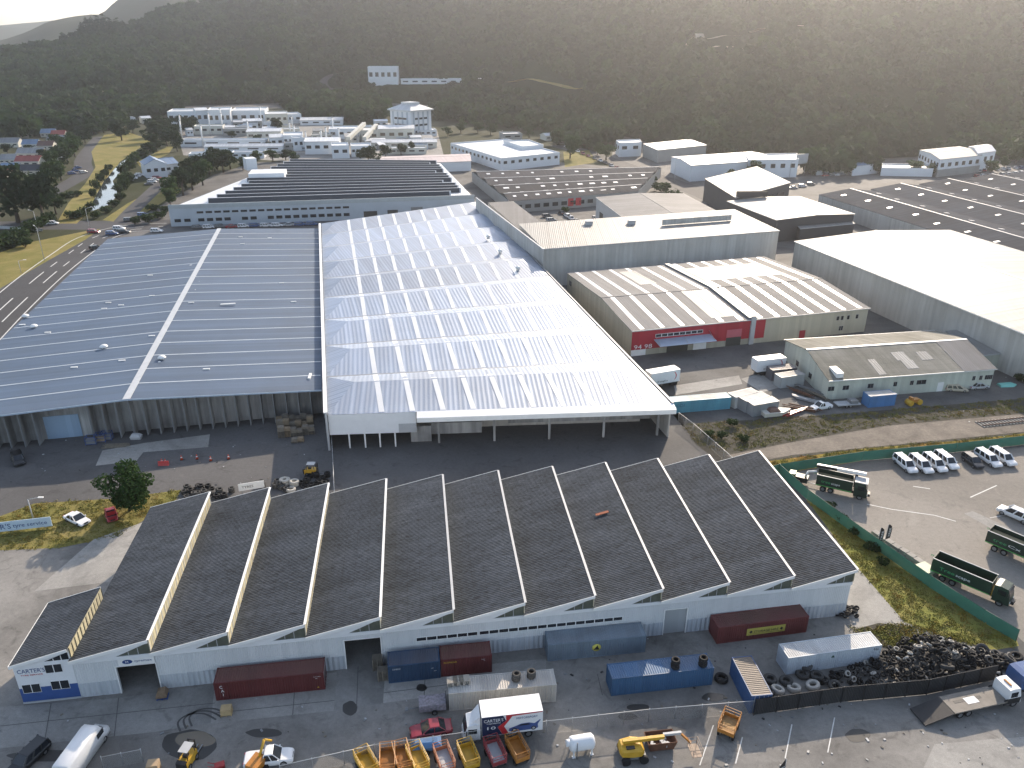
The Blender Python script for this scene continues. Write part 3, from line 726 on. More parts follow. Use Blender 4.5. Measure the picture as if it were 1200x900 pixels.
# corner office front (its own low tooth)
T0a, T0b = G(12, 781, 5.75), G(78, 762, 7.3); T0c = G(118, 691, 7.3); T0d = G(56, 708.5, 5.75)
of = thing('corner_office', 'small white and blue painted office bay at the warehouse corner', 'office', Z(T0a, 0), world=True)
ow = Wall(Z(T0a, 0)+wdir*.25, Z(T0a, 0)+wdir*.25+u*((T0b-T0a).dot(u)-.05)); od = (T0d-T0a).dot(wdir)
ub = MB(); ow.openwall(ub, 0, ow.L, 5.6, [], 0, .2, 2.2)
Lw = Wall(ow.A+wdir*od, ow.A); Bw = Wall(ow.B+wdir*od, ow.A+wdir*od)
Lw.openwall(ub, 0, Lw.L-.2, 5.6, [], 0, .2, 2.2); Bw.openwall(ub, 0, Bw.L-.2, 5.6, [], 0, .2)
ub.build('wall', M_whiteplain, of)
bb = MB(); ow.slab(bb, 0, ow.L, 0, 2.2, -.2, .0); ow.slab(bb, 0, ow.L, .25, 2.15, .0, .02); Lw.slab(bb, 0, Lw.L-.2, 0, 2.2, -.2, 0); bb.build('blue_dado', M_blue, of)
kb = MB(); ow.slab(kb, -.05, ow.L, 0, .22, .003, .08); kb.build('kerb', M_lgrey, of)
A0, A1 = Z(ow.A, 5.62)-wdir*.3-u*.2, Z(ow.B, 7.25)-wdir*.3; B0, B1 = A0+wdir*(od+.4), A1+wdir*(od+.4)
rf = MB(); rf.obox(A0, A1-A0, B0-A0, UP*.1); rf.build('roof', M_sawroof, of)
tr = MB(); tr.obox(A0-wdir*.06+UP*-.25, A1-A0, wdir*.055, UP*.40); tr.obox(A0-u*.06-UP*.25, u*.055, B0-A0, UP*.40); tr.obox(B0+wdir*.005-UP*.25, A1-A0, wdir*.055, UP*.40)
tr.build('barge_board', M_trim, of)
gz = MB(); gz.obox(Z(ow.B, ZV+.02)+u*.03, u*.06, wdir*od, UP*1.55)
for k in range(13): gz.obox(Z(ow.B, ZV+.05)+u*.091+wdir*(k*(od-.1)/12), u*.04, wdir*.08, UP*1.5, 1)
gz.build('glazing', [M_cream, M_black], of)
gg = MB(); gg.extrude([(0, 5.602), (ow.L, 5.602), (ow.L, 7.2), (0, 5.66)], ow.A+wdir*.02, u, UP, wdir*.15); gg.build('gable', M_whiteplain, of)
lg = MB(); lg.extrude([(ow.L-2.7, 5.75), (ow.L-.15, 5.75), (ow.L-.15, 6.75)], ow.A-wdir*.0, u, UP, -wdir*.03); l_ = lg.build('gable_light', M_glass, of)
for k in (.9, 1.75):
    lb = MB(); lb.obox(ow.A+u*(ow.L-2.7+k)+UP*5.75-wdir*.031, u*.07, -wdir*.03, UP*(k*.38)); lb.build('mullion', M_trim, l_)
def win_px(W_, par, x0, y0, x1, y1, cols, rows, **k):
    a0, z0 = W_.px(x0, y0); a1, z1 = W_.px(x1, y1); return W_.window(par, a0, a1, min(z0, z1), max(z0, z1), cols, rows, **k)
aw = lambda x, y: ow.px(x, y)
z_hi0, z_hi1, z_lo0, z_lo1 = 3.75, 4.85, 1.35, 2.75
for x0, x1, y, z0, z1 in ((54, 75, 792, 4.05, 5.25), (27, 49, 812, 1.5, 2.75), (60, 82, 806, 1.6, 2.85)):
    a0, a1 = ow.px(x0+1.0, y)[0], ow.px(x1, y-3)[0]; ow.window(of, a0, a1, z0, z1, 2, 1, M_trim, .06, .07)
a_s = ow.px(21, 793)[0]; text(of, "CARTER'S", ow.p(a_s, 4.35, .02), u, UP, .8, M_deepblue, width=2.9)
text(of, "TYRE SERVICE", ow.p(a_s+.3, 3.95, .02), u, UP, .28, M_redt, width=2.3)
# oval sign above the first doorway
sg = MB(); a_s = WI.px(139, 778)[0]; WI.slab(sg, a_s, a_s+3.9, 4.05, 5.02, .04, .10); so = sg.build('sign_board', M_trim, saw)
ovm = MB(); ovp = [(a_s+1.0+.55*math.cos(k*.3142), 4.55+.3*math.sin(k*.3142)) for k in range(20)]; ovm.extrude(ovp, WI.A+WI.n*.104, u, UP, WI.n*.02); ovm.build('oval_mark', M_deepblue, so)
text(saw, 'M', WI.p(a_s+.78, 4.38, .135), u, UP, .45, M_wtext); text(saw, 'tyremax', WI.p(a_s+1.75, 4.42, .112), u, UP, .45, M_deepblue, width=1.9)

# ---------------------------------------------------------------- generic shed
def para(a, b, d, h):
    """eave rectangle from three photo points at height h: front-left, front-right, back-left -> A,B,C,D"""
    A, B, D = G(*a, h), G(*b, h), G(*d, h)
    if isinstance(d, tuple) and len(d) == 2: pass
    return A, B, B+(D-A), D
def para_r(a, b, c, h):
    A, B, Cc = G(*a, h), G(*b, h), G(*c, h); return A, B, Cc, A+(Cc-B)
def shed(name, label, cat, Q, h, rise=1.2, axis='w', walls=M_whitewall, roof=M_zinc, strips=0, strip_m=None, ov=.35, group=None, base=0.0, ridge=.5, fascia=None, sw=1.0, wall_th=.2, split=None):
    """gabled shed on eave corners Q=(A,B,C,D); axis 'w': ridge along A-B, 'd': ridge along A-D, 'm': one slope rising to C-D, 'f': flat with parapet"""
    A, B, Cc, D = Q; e1, e2 = Z(B-A, 0), Z(D-A, 0); L1, L2 = e1.length, e2.length; n1, n2 = e1.normalized(), e2.normalized()
    t = thing(name, label, cat, Z(A, base), world=True, group=group)
    zb = base-.5-(3 if base > 3 else 0); wm = MB(); rm = MB(); sm = MB(); th = .12
    z = lambda p, q: Z(p, q)
    if axis == 'f':
        wm.prism([A, B, Cc, D], zb, h-.5, bottom=False)
        for p, q in ((A, B), (B, Cc), (Cc, D), (D, A)):
            d_ = Z(q-p, 0).normalized(); nn = Vector((d_.y, -d_.x, 0)); 
            wm.obox(Z(p, h-.5)+nn*.0, q-p, -nn*.25 if True else nn, UP*.8)
        rm.face(*[z(p, h-.42) for p in (A, B, Cc, D)])
        t_ = wm.build('wall', walls, t); rm.build('roof', roof, t); W_ = (Wall(A, B), Wall(B, Cc), Wall(Cc, D), Wall(D, A)); return t, W_
    if axis == 'w': gab = lambda s_: h+rise*(s_/ridge if s_ < ridge else (1-s_)/(1-ridge))
    elif axis == 'm': gab = lambda s_: h+rise*s_
    # profile stations across the slope direction: (fraction, z)
    if axis in 'wm':
        st = [0, ridge, 1] if axis == 'w' else [0, 1]; org, along, across, Lx, Ly, = A, n1, n2, L1, L2
    else:
        gab = lambda s_: h+rise*(s_/ridge if s_ < ridge else (1-s_)/(1-ridge)); st = [0, ridge, 1]; org, along, across, Lx, Ly = A, n2, n1, L2, L1
    prof = [(0, zb)]+[(s_*Ly, gab(s_)) for s_ in st]+[(Ly, zb)]
    wm.extrude([(a, b) for a, b in prof], Z(org, 0), across, UP, along*Lx)
    wo = wm.build('wall', walls, t, True)
    for k in range(len(st)-1):
        s0, s1 = st[k], st[k+1]; p0, p1 = Z(org, 0)+across*(s0*Ly)+UP*(gab(s0)+.02), Z(org, 0)+across*(s1*Ly)+UP*(gab(s1)+.02)
        d_ = (p1-p0).normalized()
        if k == 0: p0 = p0-d_*ov
        if k == len(st)-2: p1 = p1+d_*ov
        o0 = p0-along*ov; ex, ey = along*(Lx+2*ov), p1-p0
        rm.obox(o0, ex, ey, UP*th)
        for q in range(strips):
            c = (q+.5)/strips*Lx
            sm.obox(p0+along*(c-sw/2)+d_*.5+UP*(th+.004), along*sw, (p1-p0)-d_*1.0, UP*.03)
    ro = rm.build('roof', roof, t)
    if strips: sm.build('translucent_strip', strip_m or M_fibre, ro)
    if axis != 'm':
        cp = MB(); cp.obox(Z(org, 0)+across*(ridge*Ly-.3)-along*ov+UP*(gab(ridge)+th-.02), along*(Lx+2*ov), across*.6, UP*.1); cp.build('ridge_cap', fascia or roof, ro)
    fb = MB()
    for s_ in (0, 1):
        p = Z(org, 0)+across*(s_*Ly+(ov+.02 if s_ else -ov-.14))-along*ov+UP*(gab(s_)-.12)
        fb.obox(p, along*(Lx+2*ov), across*.12, UP*.22)
    fb.build('gutter', fascia or M_lgrey, t)
    return t, (Wall(A, B), Wall(B, Cc), Wall(Cc, D), Wall(D, A))

# ---------------------------------------------------------------- blue-grey gabled shed on the left
hL, hR = 6.3, 7.9
rF, rB = G(148, 468, hR), G(257, 268, hR); eRF, eRB = G(377, 457, hL), G(376, 263, hL); eLB = G(120, 286, hL)
rd_ = Z(rB-rF, 0).normalized(); ed_ = Z(eRF-rF, 0)
Llen = (rB-rF).length
axd = Vector((rd_.y, -rd_.x, 0))
wr = Z(eRF-rF, 0); wl_dir = -wr.normalized()
halfw = wr.length*1.0
lt_ = thing('blue_grey_shed', 'huge low gabled shed with blue grey steel roof and pale ridge cap', 'warehouse', Z(rF, 0), world=True)
SK = wr.normalized()
def lp(a, b, z): return Z(rF, 0)+SK*a+rd_*b+UP*z       # a across (right +), b back
slope = (hR-hL)/halfw; LW = 60.0
def a_of(x, y, z=6.2):
    q = G(x, y, z)-Z(rF, 0); return -(q.dot(axd))/SK.dot(axd), (q-SK*(q.dot(axd)/SK.dot(axd))).dot(rd_)
(wa0, wb0), (wa1, wb1) = a_of(0, 399), a_of(120, 286)
edge_w = lambda b: wa1+(wa0-wa1)*(b-wb1)/(wb0-wb1)
print('left edge', wa0, wb0, wa1, wb1, edge_w(0))
LW = edge_w(0)
roofm = MB(); battm = MB()
for sg_, wd in ((1, halfw), (-1, LW)):
    zend = hR-slope*wd
    wk = wd if sg_ > 0 else edge_w(Llen)
    p = [lp(0, 0, hR), lp(sg_*wd, 0, zend), lp(sg_*wk, Llen, hR-slope*wk), lp(0, Llen, hR)]
    if sg_ < 0: p = [p[0], p[3], p[2], p[1]]
    roofm.add([q-UP*.14 for q in p]+p, [(3, 2, 1, 0), (4, 5, 6, 7), (0, 1, 5, 4), (1, 2, 6, 5), (2, 3, 7, 6), (3, 0, 4, 7)])
    nb = 19
    for k in range(1, nb):
        b = Llen*k/nb; wd = wd if sg_ > 0 else edge_w(b); q0 = lp(sg_*.5, b-.16, hR-slope*.5+.004); q1 = lp(sg_*(wd-.3), b-.16, hR-slope*(wd-.3)+.004)
        battm.obox(q0, q1-q0, rd_*.32, UP*.05)
ro = roofm.build('roof', M_blueroof, lt_); battm.build('roof_batten', plain('pale_batten', (.50, .54, .58), .45, .1), ro)
cp = MB(); cp.obox(lp(-.65, -.1, hR+.02), SK*1.3, rd_*(Llen+.2), UP*.10); cp.build('ridge_cap', plain('pale_cap', (.50, .51, .52), .45, .2), ro)
ef = MB()
for sg_, wd in ((1, halfw), (-1, LW)):
    q0, q1 = lp(0, -.08, hR-.22), lp(sg_*wd, -.08, hR-slope*wd-.22); ef.obox(q0, q1-q0, -rd_*.08, UP*.30)
ef.build('fascia', plain('pale_blue_trim', (.36, .44, .54), .45), lt_)
wm = MB(); yb = 2.6
wm.obox(lp(-LW, yb+.3, 0), SK*(LW+halfw), rd_*.2, UP*(hL-1.6)); wm.obox(lp(-LW+.5, yb+.6, 0), SK*.25, lp(-edge_w(Llen)+.5, Llen-4, 0)-lp(-LW+.5, yb+.6, 0), UP*(hR-slope*LW-.2)); wm.obox(lp(halfw-.35, yb+.6, 0), SK*.25, rd_*(Llen-4), UP*(hL-.2)); wm.obox(lp(-edge_w(Llen)+.8, Llen-.6, 0), SK*(edge_w(Llen)-.8+halfw), rd_*.25, UP*(hL-1.6))
wm.extrude([(-LW, hL-1.61), (halfw, hL-1.61), (halfw, hL-.25), (0, hR-.25), (-LW, hR-slope*LW-.25)], lp(0, yb+.3, 0), SK, UP, rd_*.2)
wm.build('wall', M_tiltd, lt_, True)
na = 15
WS = Wall(lp(-LW, yb+.28, 0), lp(halfw, yb+.28, 0)); a_d0, a_d1 = WS.px(53, 500)[0], WS.px(95, 500)[0]
for k in range(-40, na+1):
    a = k*halfw/na
    if a < -LW or a_d0-.4 < a+LW < a_d1+.4: continue
    zt = (hR-slope*abs(a))-.35
    fm = MB(); fm.obox(lp(a-.12, .7, 0), SK*.24, rd_*(yb-.45), UP*zt); fm.build('concrete_fin', M_tiltd, lt_)
    cm = MB(); cm.obox(lp(a-.09, .35, 0), SK*.18, rd_*.3, UP*zt); cm.build('column', M_grey, lt_)
WS = Wall(lp(-LW, yb+.28, 0), lp(halfw, yb+.28, 0))
a0 = WS.px(53, 500)[0]; a1 = WS.px(95, 500)[0]
dd = MB(); WS.slab(dd, a0, a1, 0, 4.6, .01, .12); dd.build('roller_door', sheet('blue_roller_slats', (.30, .42, .56), .5, .1, 50, 0, .08, (.25, .35, .45), .2), lt_)
# round roof vents and small flashings
for k, (x, y, big) in enumerate(((30, 372, 1), (40, 384, 1), (26, 381, 0), (122, 408, 1), (190, 421, 1), (143, 423, 0), (87, 431, 0), (242, 433, 0), (178, 347, 0), (127, 355, 0), (142, 358, 0), (122, 362, 0), (56, 390, 0), (176, 323, 0), (224, 355, 0), (282, 278, 0), (284, 286, 0), (316, 279, 0), (330, 332, 0), (344, 354, 0), (178, 394, 0))):
    q = G(x, y, 7.2); a = (q-Z(rF, 0)).dot(axd)/SK.dot(axd); z = hR-slope*abs(a); q = G(x, y, z); v = MB()
    if big: v.lathe([(.05, 0), (.35, 0), (.4, .35), (.85, .45), (.85, .55), (.5, .85), (.0, .95)], 12, Matrix.Translation(q-UP*.1)); v.build('roof_vent', M_trim, lt_)
    else: v.box((q.x, q.y, q.z+.1), (1.3, .35, .2), .15); v.build('roof_flashing', M_trim, lt_)
for x, y, l in ((233, 311, 5), (228, 331, 2.5), (222, 341, 3), (179, 426, 3), (267, 357, 3.5)):
    q = G(x, y, hR-.3); v = MB(); v.obox(q-SK*l/2+UP*.05, SK*l, rd_*.5, UP*.15); v.build('roof_flashing', M_trim, lt_)
v = MB(); q = G(363, 441, hL+.25); v.box((q.x, q.y, q.z), (.5, 2.6, .35), .1); v.build('roof_flashing', M_trim, lt_)
# bright gutter wall between the two big sheds
gq0, gq1 = G(383, 484, 7.6), G(375.5, 262, 7.6)
pg = thing('parapet_wall', 'narrow white capped parapet wall between the blue grey and the zinc shed', 'wall', Z(gq0, 0), world=True)
d_ = Z(gq1-gq0, 0); nn = Vector((d_.y, -d_.x, 0)).normalized(); q = MB(); q.obox(Z(gq0, 0)-nn*.4, d_, nn*.4, UP*7.6); q.build('wall_body', M_lgrey, pg)
q = MB(); q.obox(Z(gq0, 7.6)-nn*.6, d_, nn*.7, UP*.15); q.build('capping', M_trim, pg)

# ---------------------------------------------------------------- zinc shed with hipped roof bays
zE, zRg = 7.0, 8.5
A, B, D = G(384, 486, zE), G(787, 473, zE), G(376.5, 262, zE)
Cq = G(560, 236, zE)
wt = thing('zinc_ridged_shed', 'very large shed with nine pale zinc hipped roof bays and translucent strips', 'warehouse', Z(A, 0), world=True)
NB = 9
def wp(s_, t_, z):
    """s across 0..1, t depth 0..1 (bilinear on the plan)"""
    P0, P1 = Z(A, 0).lerp(Z(B, 0), s_), Z(D, 0).lerp(Z(Cq, 0), s_); return P0.lerp(P1, t_)+UP*z
hipf = .085
for k in range(NB):
    t0, t1 = k/NB, (k+1)/NB; tm = t0+(t1-t0)*.62; hz = zE if k else zE
    hf_ = hipf*(1 if k else 1.0)
    a_, b_, c_, d2 = wp(0, t0, zE), wp(1, t0, zE), wp(1, t1, zE), wp(0, t1, zE)
    r0, r1 = wp(hf_, tm, zRg), wp(1-hf_, tm, zRg)
    if k == 0:
        pass
    rm = MB(); rm.face(a_, b_, r1, r0, m=0); rm.face(b_, c_, r1, m=1); rm.face(c_, d2, r0, r1, m=1); rm.face(d2, a_, r0, m=1)
    ro = rm.build('roof', [M_zinc, M_zinc], wt)
    sm = MB()
    for q in range(9):
        s0 = .145+q*.088; sw_ = .016
        def on(s_, f): return (a_.lerp(b_, s_)).lerp(r0.lerp(r1, max(0, min(1, (s_-hf_)/(1-2*hf_)))), f)
        e0, e1, e2, e3 = on(s0, .03), on(s0+sw_, .03), on(s0+sw_, .97), on(s0, .97); up = UP*.03
        sm.add([e0, e1, e2, e3]+[p+up for p in (e0, e1, e2, e3)], [(4, 5, 6, 7), (0, 1, 5, 4), (1, 2, 6, 5), (2, 3, 7, 6), (3, 0, 4, 7)], 0)
        def on2(s_, f): return (d2.lerp(c_, s_)).lerp(r0.lerp(r1, max(0, min(1, (s_-hf_)/(1-2*hf_)))), f)
        e0, e1, e2, e3 = on2(s0, .03), on2(s0, .97), on2(s0+sw_, .97), on2(s0+sw_, .03)
        sm.add([e0, e1, e2, e3]+[p+up for p in (e0, e1, e2, e3)], [(4, 5, 6, 7), (0, 1, 5, 4), (1, 2, 6, 5), (2, 3, 7, 6), (3, 0, 4, 7)], 1)
    sm.build('translucent_strip', [M_fibre, M_fibre], ro)
    vg = MB(); 
    if k: 
        g0, g1 = wp(.002, t0-.004, zE+.05), wp(.998, t0-.004, zE+.05); vg.obox(g0, g1-g0, rd_*.7, UP*.05); vg.build('valley_gutter', M_grey, wt)
wm = MB()
WR2 = Wall(Z(B, 0), Z(Cq, 0)); WR2.slab(wm, 0, WR2.L, 0, zE-.02, -.25, 0); WBk = Wall(Z(Cq, 0), Z(D, 0)); WBk.slab(wm, .3, WBk.L-.3, 0, zE-.02, -.25, 0)
WFz = Wall(Z(A, 0), Z(B, 0)); 
WFi = Wall(Z(A, 0)+rd_*7, Z(B, 0)+rd_*7); WFi.slab(wm, .5, WFi.L-3, 0, zE-.5, -.2, 0)
wm.build('wall', M_tilt, wt)
cpp = MB(); q0 = WR2.p(0, zE-.1, .05); cpp.obox(q0, WR2.u*WR2.L, WR2.n*.45, UP*.35); cpp.build('parapet_gutter', M_grey, wt)
aF = WFz.px(487, 480)[0]
fm = MB(); WFz.slab(fm, 0, aF, 2.9, zE-.06, -.12, 0); fm.build('hanging_cladding', M_whiteplain, wt)
fm = MB(); WFz.slab(fm, aF-3.2, aF-.02, 2.95, zE-2.3, .004, .05); fm.build('grey_panel', M_lgrey, wt)
for x in (409, 427.5, 445, 463):
    pa = WFz.px(x, 512)[0]; pm = MB(); WFz.slab(pm, pa-.13, pa+.13, 0, 2.9, -.3, -.05); pm.build('post', M_trim, wt)
pm = MB(); WFz.slab(pm, aF-1.2, aF+2.6, 0, 3.2, -2.0, -1.7); WFz.slab(pm, aF+2.6, aF+12, 1.1, 3.4, -2.6, -2.4); WFz.slab(pm, aF+17, WFz.L-3, 2.6, 3.5, -3.2, -2.9); pm.build('loading_bay_wall', M_tiltd, wt)
# canopy
Ca, Cb = aF+.2, WFz.L+.4
cn = MB(); cn.obox(WFz.p(Ca, zE-.35, 2.0), WFz.u*(Cb-Ca), -WFz.n*2.1+UP*.30, UP*.10); cn.build('canopy', M_whiteplain, wt)
cf = MB(); WFz.slab(cf, Ca, Cb, zE-1.15, zE-.26, 2.004, 2.06); cf.build('canopy_fascia', M_trim, wt)
for k in range(8):
    b = Ca+2+(Cb-Ca-3)*k/7; cb = MB(); cb.tube(WFz.p(b, zE-.5, 1.9), WFz.p(b, zE-1.8, -.6), .07, 6); cb.tube(WFz.p(b, zE-.55, 1.9), WFz.p(b, zE-.55, -.6), .07, 6); cb.build('canopy_bracket', M_grey, wt)
for k in range(5):
    b = aF+4+(WFz.L-aF-6)*k/4; cb = MB(); WFz.slab(cb, b-.2, b+.2, 0, zE-.3, -1.2, -.8); cb.build('column', M_tiltd, wt)
for x, y in ((586, 296), (607, 316), (572, 279)):
    q = G(x, y, zE+.9); v = MB(); v.lathe([(.05, -.3), (.5, -.3), (.5, .5), (.8, .55), (.4, 1.0), (0, 1.1)], 12, Matrix.Translation(q)); v.build('roof_vent', M_trim, wt)

# ---------------------------------------------------------------- tall grey shed, its back wing, and the low link wall
Q = para_r((637.5, 292), (913, 270.5), (860, 248), 11.5); 
tg, TW = shed('tall_grey_shed', 'tall flat fronted grey shed behind the red walled shed', 'warehouse', Q, 11.5, .7, 'm', M_tilt, M_whiteroof, ov=.15)
for x, y in ((690, 263), (740, 262)):
    q = G(x, y, 12.2); v = MB(); v.box((q.x, q.y, q.z+.5), (2.2, 2.2, 1.2), .1); v.box((q.x, q.y, q.z+1.2), (2.6, 2.6, .15), .1); v.build('roof_unit', M_lgrey, tg)
ap, bp_ = G(776, 264, 12.2), G(857, 258, 12.2)
v = MB(); v.obox(ap, bp_-ap, Vector((0, .4, 0)), UP*1.8); v.build('parapet', M_tilt, tg)
Q = para_r((624, 285), (640, 293), (575, 240), 9.0)
q0, q1 = G(637, 293, 11.6), G(557.5, 232, 11.6)
lw = thing('long_panel_wall', 'long pale grey wall with capped top running back beside the zinc shed', 'wall', Z(q0, 0), world=True)
W_ = Wall(q1, q0); v = MB(); W_.slab(v, 0, W_.L-.3, 0, 11.6, -.3, 0); v.build('wall_body', M_tilt, lw); v = MB(); W_.slab(v, 0, W_.L-.3, 11.602, 11.8, -.4, .1); v.build('capping', M_lgrey, lw)
Q = (G(581, 240, 9), G(613, 238, 9)); 
QA, QB, QD = G(607, 268, 9.5), G(640, 266, 9.5), G(572, 239, 9.5)
shed('ribbed_annexe', 'narrow pale shed with ribbed zinc roof tucked behind the long panel wall', 'shed', (QA, QB, QB+(QD-QA), QD), 9.5, .4, 'm', M_tilt, M_zincold, ov=.1)
Q = para_r((768, 282), (858, 258), (768, 218), 10.5)
Q = (G(742, 262, 10), G(858, 256, 10), G(768, 217, 10), G(699, 230, 10))
bs, BW = shed('grey_gabled_shed', 'broad shed with pale ribbed roof and two dark doors facing the cars', 'warehouse', Q, 9.5, .9, 'd', M_lgrey, M_zincold, ov=.2)
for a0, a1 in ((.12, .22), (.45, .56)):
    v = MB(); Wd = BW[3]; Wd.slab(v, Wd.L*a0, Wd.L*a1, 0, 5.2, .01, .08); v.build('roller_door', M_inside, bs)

# ---------------------------------------------------------------- red fronted shed (two gabled halves)
hr = 6.3
Ra, Rb, Rc = G(741, 388, hr), G(880, 374.5, hr), G(1018, 361, hr)
back = Z(G(665, 320, hr)-Ra, 0)
rs, RW = shed('red_fronted_shed', 'cream sided shed with red front wall and a pale blue awning', 'warehouse', (Ra, Rb, Rb+back, Ra+back), hr, 1.5, 'w', M_creamwall, M_zincold, strips=6, sw=1.1, ov=.3, ridge=.42)
v = MB(); RW[0].slab(v, 0, RW[0].L, 1.5, hr-.1, .004, .08); v.build('red_front', M_red, rs)
v = MB(); RW[0].slab(v, 0, RW[0].L*.12, 0, 1.5, .004, .10); RW[0].slab(v, RW[0].L*.52, RW[0].L*.63, 0, 1.6, .085, .15); v.build('white_dado', M_trim, rs)
a0, a1 = RW[0].px(766, 400)[0], RW[0].px(831, 397)[0]
v = MB(); v.obox(RW[0].p(a0, 3.6, 0), RW[0].u*(a1-a0), RW[0].n*3.6-UP*.5, UP*.1); v.build('awning', plain('awning_blue', (.42, .50, .60), .4, .2), rs)
for f in (.02, .5, .98): v = MB(); v.tube(RW[0].p(a0+(a1-a0)*f, 4.6, .05), RW[0].p(a0+(a1-a0)*f, 3.25, 3.2), .06, 6); v.build('stay', M_steel, rs)
RW[0].window(rs, a0+.3, a1-2.0, 4.2, 5.0, 8, 1, M_trim, .26, .12)
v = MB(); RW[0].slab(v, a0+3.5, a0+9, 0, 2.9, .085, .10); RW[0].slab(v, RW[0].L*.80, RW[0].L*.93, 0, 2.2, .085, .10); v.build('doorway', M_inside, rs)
v = MB(); RW[0].slab(v, RW[0].L*.80, RW[0].L*.93, 2.25, 4.2, .085, .13); v.build('pink_panel', plain('faded_red', (.50, .12, .15), .5), rs)
text(rs, '94 98', RW[0].p(.6, 1.65, .09), RW[0].u, UP, 1.5, M_wtext, width=4.6)
for f in (.15,): RW[3].window(rs, 2, 4, 3.4, 4.8, 2, 1, M_grey)
r2, RW2 = shed('cream_gabled_shed', 'cream walled shed with patchy white roof joined to the red fronted one', 'warehouse', (Rb+u*.3, Rc, Rc+back*1.02, Rb+u*.3+back*1.02), hr, 1.5, 'w', M_creamwall, M_zincold, strips=7, sw=1.2, ov=.3, ridge=.42)
v = MB(); RW2[0].slab(v, 0, RW2[0].px(896, 385)[0], 1.3, hr-.1, .004, .08); v.build('red_front', M_red, r2)
v = MB(); RW2[0].slab(v, -.3, .9, 0, hr+1.0, .1, .5); v.build('downpipe_box', M_lgrey, r2)
for x in (982, 987, 994, 1004): a = RW2[0].px(x, 371)[0]; RW2[0].window(r2, a-.35, a+.45, 3.8, 4.9, 1, 1, M_lgrey)
a = RW2[0].px(985, 386)[0]; RW2[0].window(r2, a-.6, a+.6, 1.0, 2.2, 2, 1, M_lgrey)
v = MB(); RW2[0].slab(v, RW2[0].L*.42, RW2[0].L*.47, 0, 2.1, .01, .06); v.build('door', M_red, r2)
# white resheeted areas on the two roofs, and the box gutter between them
def on_roof(Q_, h, rise, s_, t_, ridge=.42):
    A_, B_, C_, D_ = Q_; p = Z(A_, 0).lerp(Z(B_, 0), s_).lerp(Z(D_, 0).lerp(Z(C_, 0), s_), t_); return Z(p, h+rise*(t_/ridge if t_ < ridge else (1-t_)/(1-ridge))+.145)
for tt_, Q_, rects in ((rs, (Ra, Rb, Rb+back, Ra+back), [(.70, .90, .05, .41), (.46, .62, .60, .92)]), (r2, (Rb+u*.3, Rc, Rc+back*1.02, Rb+u*.3+back*1.02), [(.05, .80, .56, .86)])):
    for s0, s1, t0, t1 in rects:
        v = MB(); P = [on_roof(Q_, hr, 1.5, a, b) for a, b in ((s0, t0), (s1, t0), (s1, t1), (s0, t1))]; v.add(P+[p+UP*.05 for p in P], [(4, 5, 6, 7), (0, 1, 5, 4), (1, 2, 6, 5), (2, 3, 7, 6), (3, 0, 4, 7)]); v.build('white_roof_patch', M_whiteroof, tt_)
gq = MB()
for t0, t1 in ((0, .42), (.42, 1)):
    p0, p1 = on_roof((Ra, Rb, Rb+back, Ra+back), hr, 1.5, 1.0, t0), on_roof((Ra, Rb, Rb+back, Ra+back), hr, 1.5, 1.0, t1); gq.obox(p0-u*.55+UP*.02, u*1.4, p1-p0, UP*.45)
gq.build('dividing_gutter', M_grey, rs)

# ---------------------------------------------------------------- big white shed on the right
hw = 10.2
Wa, Wb = G(932, 283, hw), G(1215, 397, hw); Wc = G(1113, 270, hw)
e = Z(Wc-Wa, 0)
Q = (Wb, Wb+e, Wa+e, Wa)
bw, BWW = shed('white_roofed_shed', 'big tall shed with stained panel wall and brilliant white roof', 'warehouse', Q, hw, 1.6, 'd', M_tilt, M_whiteroof, ov=.2, fascia=M_trim)
# ---------------------------------------------------------------- mossy roofed shed
hc = 4.4
c0, c1 = G(972, 446, hc), G(1166, 432, hc); cb = Z(G(921, 399, hc)-c0, 0)
ms, MW = shed('mossy_roofed_shed', 'pale green walled shed with mottled mossy roof beside the railway bank', 'shed', (c0, c1, c1+cb, c0+cb), hc, 2.2, 'w', M_greenwall, M_moss, ov=.3, fascia=M_trim)
Qm = (c0, c1, c1+cb, c0+cb)
for s0, s1, t0, t1 in ((.30, .345, .02, .27), (.47, .55, .22, .36), (.49, .56, .08, .22), (.62, .69, .20, .34)):
    v = MB(); P = [on_roof(Qm, hc, 2.2, a, b, .5) for a, b in ((s0, t0), (s1, t0), (s1, t1), (s0, t1))]; v.add(P+[p+UP*.04 for p in P], [(4, 5, 6, 7), (0, 1, 5, 4), (1, 2, 6, 5), (2, 3, 7, 6), (3, 0, 4, 7)]); v.build('white_roof_patch', M_whiteroof, ms)
v = MB(); P = [on_roof(Qm, hc, 2.2, a, b, .5) for a, b in ((.80, -.02), (1.005, -.02), (1.005, .5), (.80, .5))]; v.add(P+[p+UP*.05 for p in P], [(4, 5, 6, 7), (0, 1, 5, 4), (1, 2, 6, 5), (2, 3, 7, 6), (3, 0, 4, 7)]); v.build('new_roof_end', M_zincold, ms)
v = MB(); P = [on_roof(Qm, hc, 2.2, a, b, .5) for a, b in ((.045, .02), (.085, .02), (.085, .18), (.045, .18))]; v.add(P+[Z(p, P[3].z+.35) for p in P], [(4, 5, 6, 7), (0, 1, 5, 4), (1, 2, 6, 5), (2, 3, 7, 6), (3, 0, 4, 7)]); v.build('roof_dormer', M_trim, ms)
for x, wd in ((974, 1.4), (991, 1.4), (1019.5, 1.3), (1048, .8), (1067, .8), (1078, 2.2), (1138, .7), (1146, .7), (1153, 1), (1157, .9)):
    a = MW[0].px(x, 455)[0]; MW[0].window(ms, a-wd/2, a+wd/2, 2.0, 3.0, 2, 1, M_grey, .05, .06)
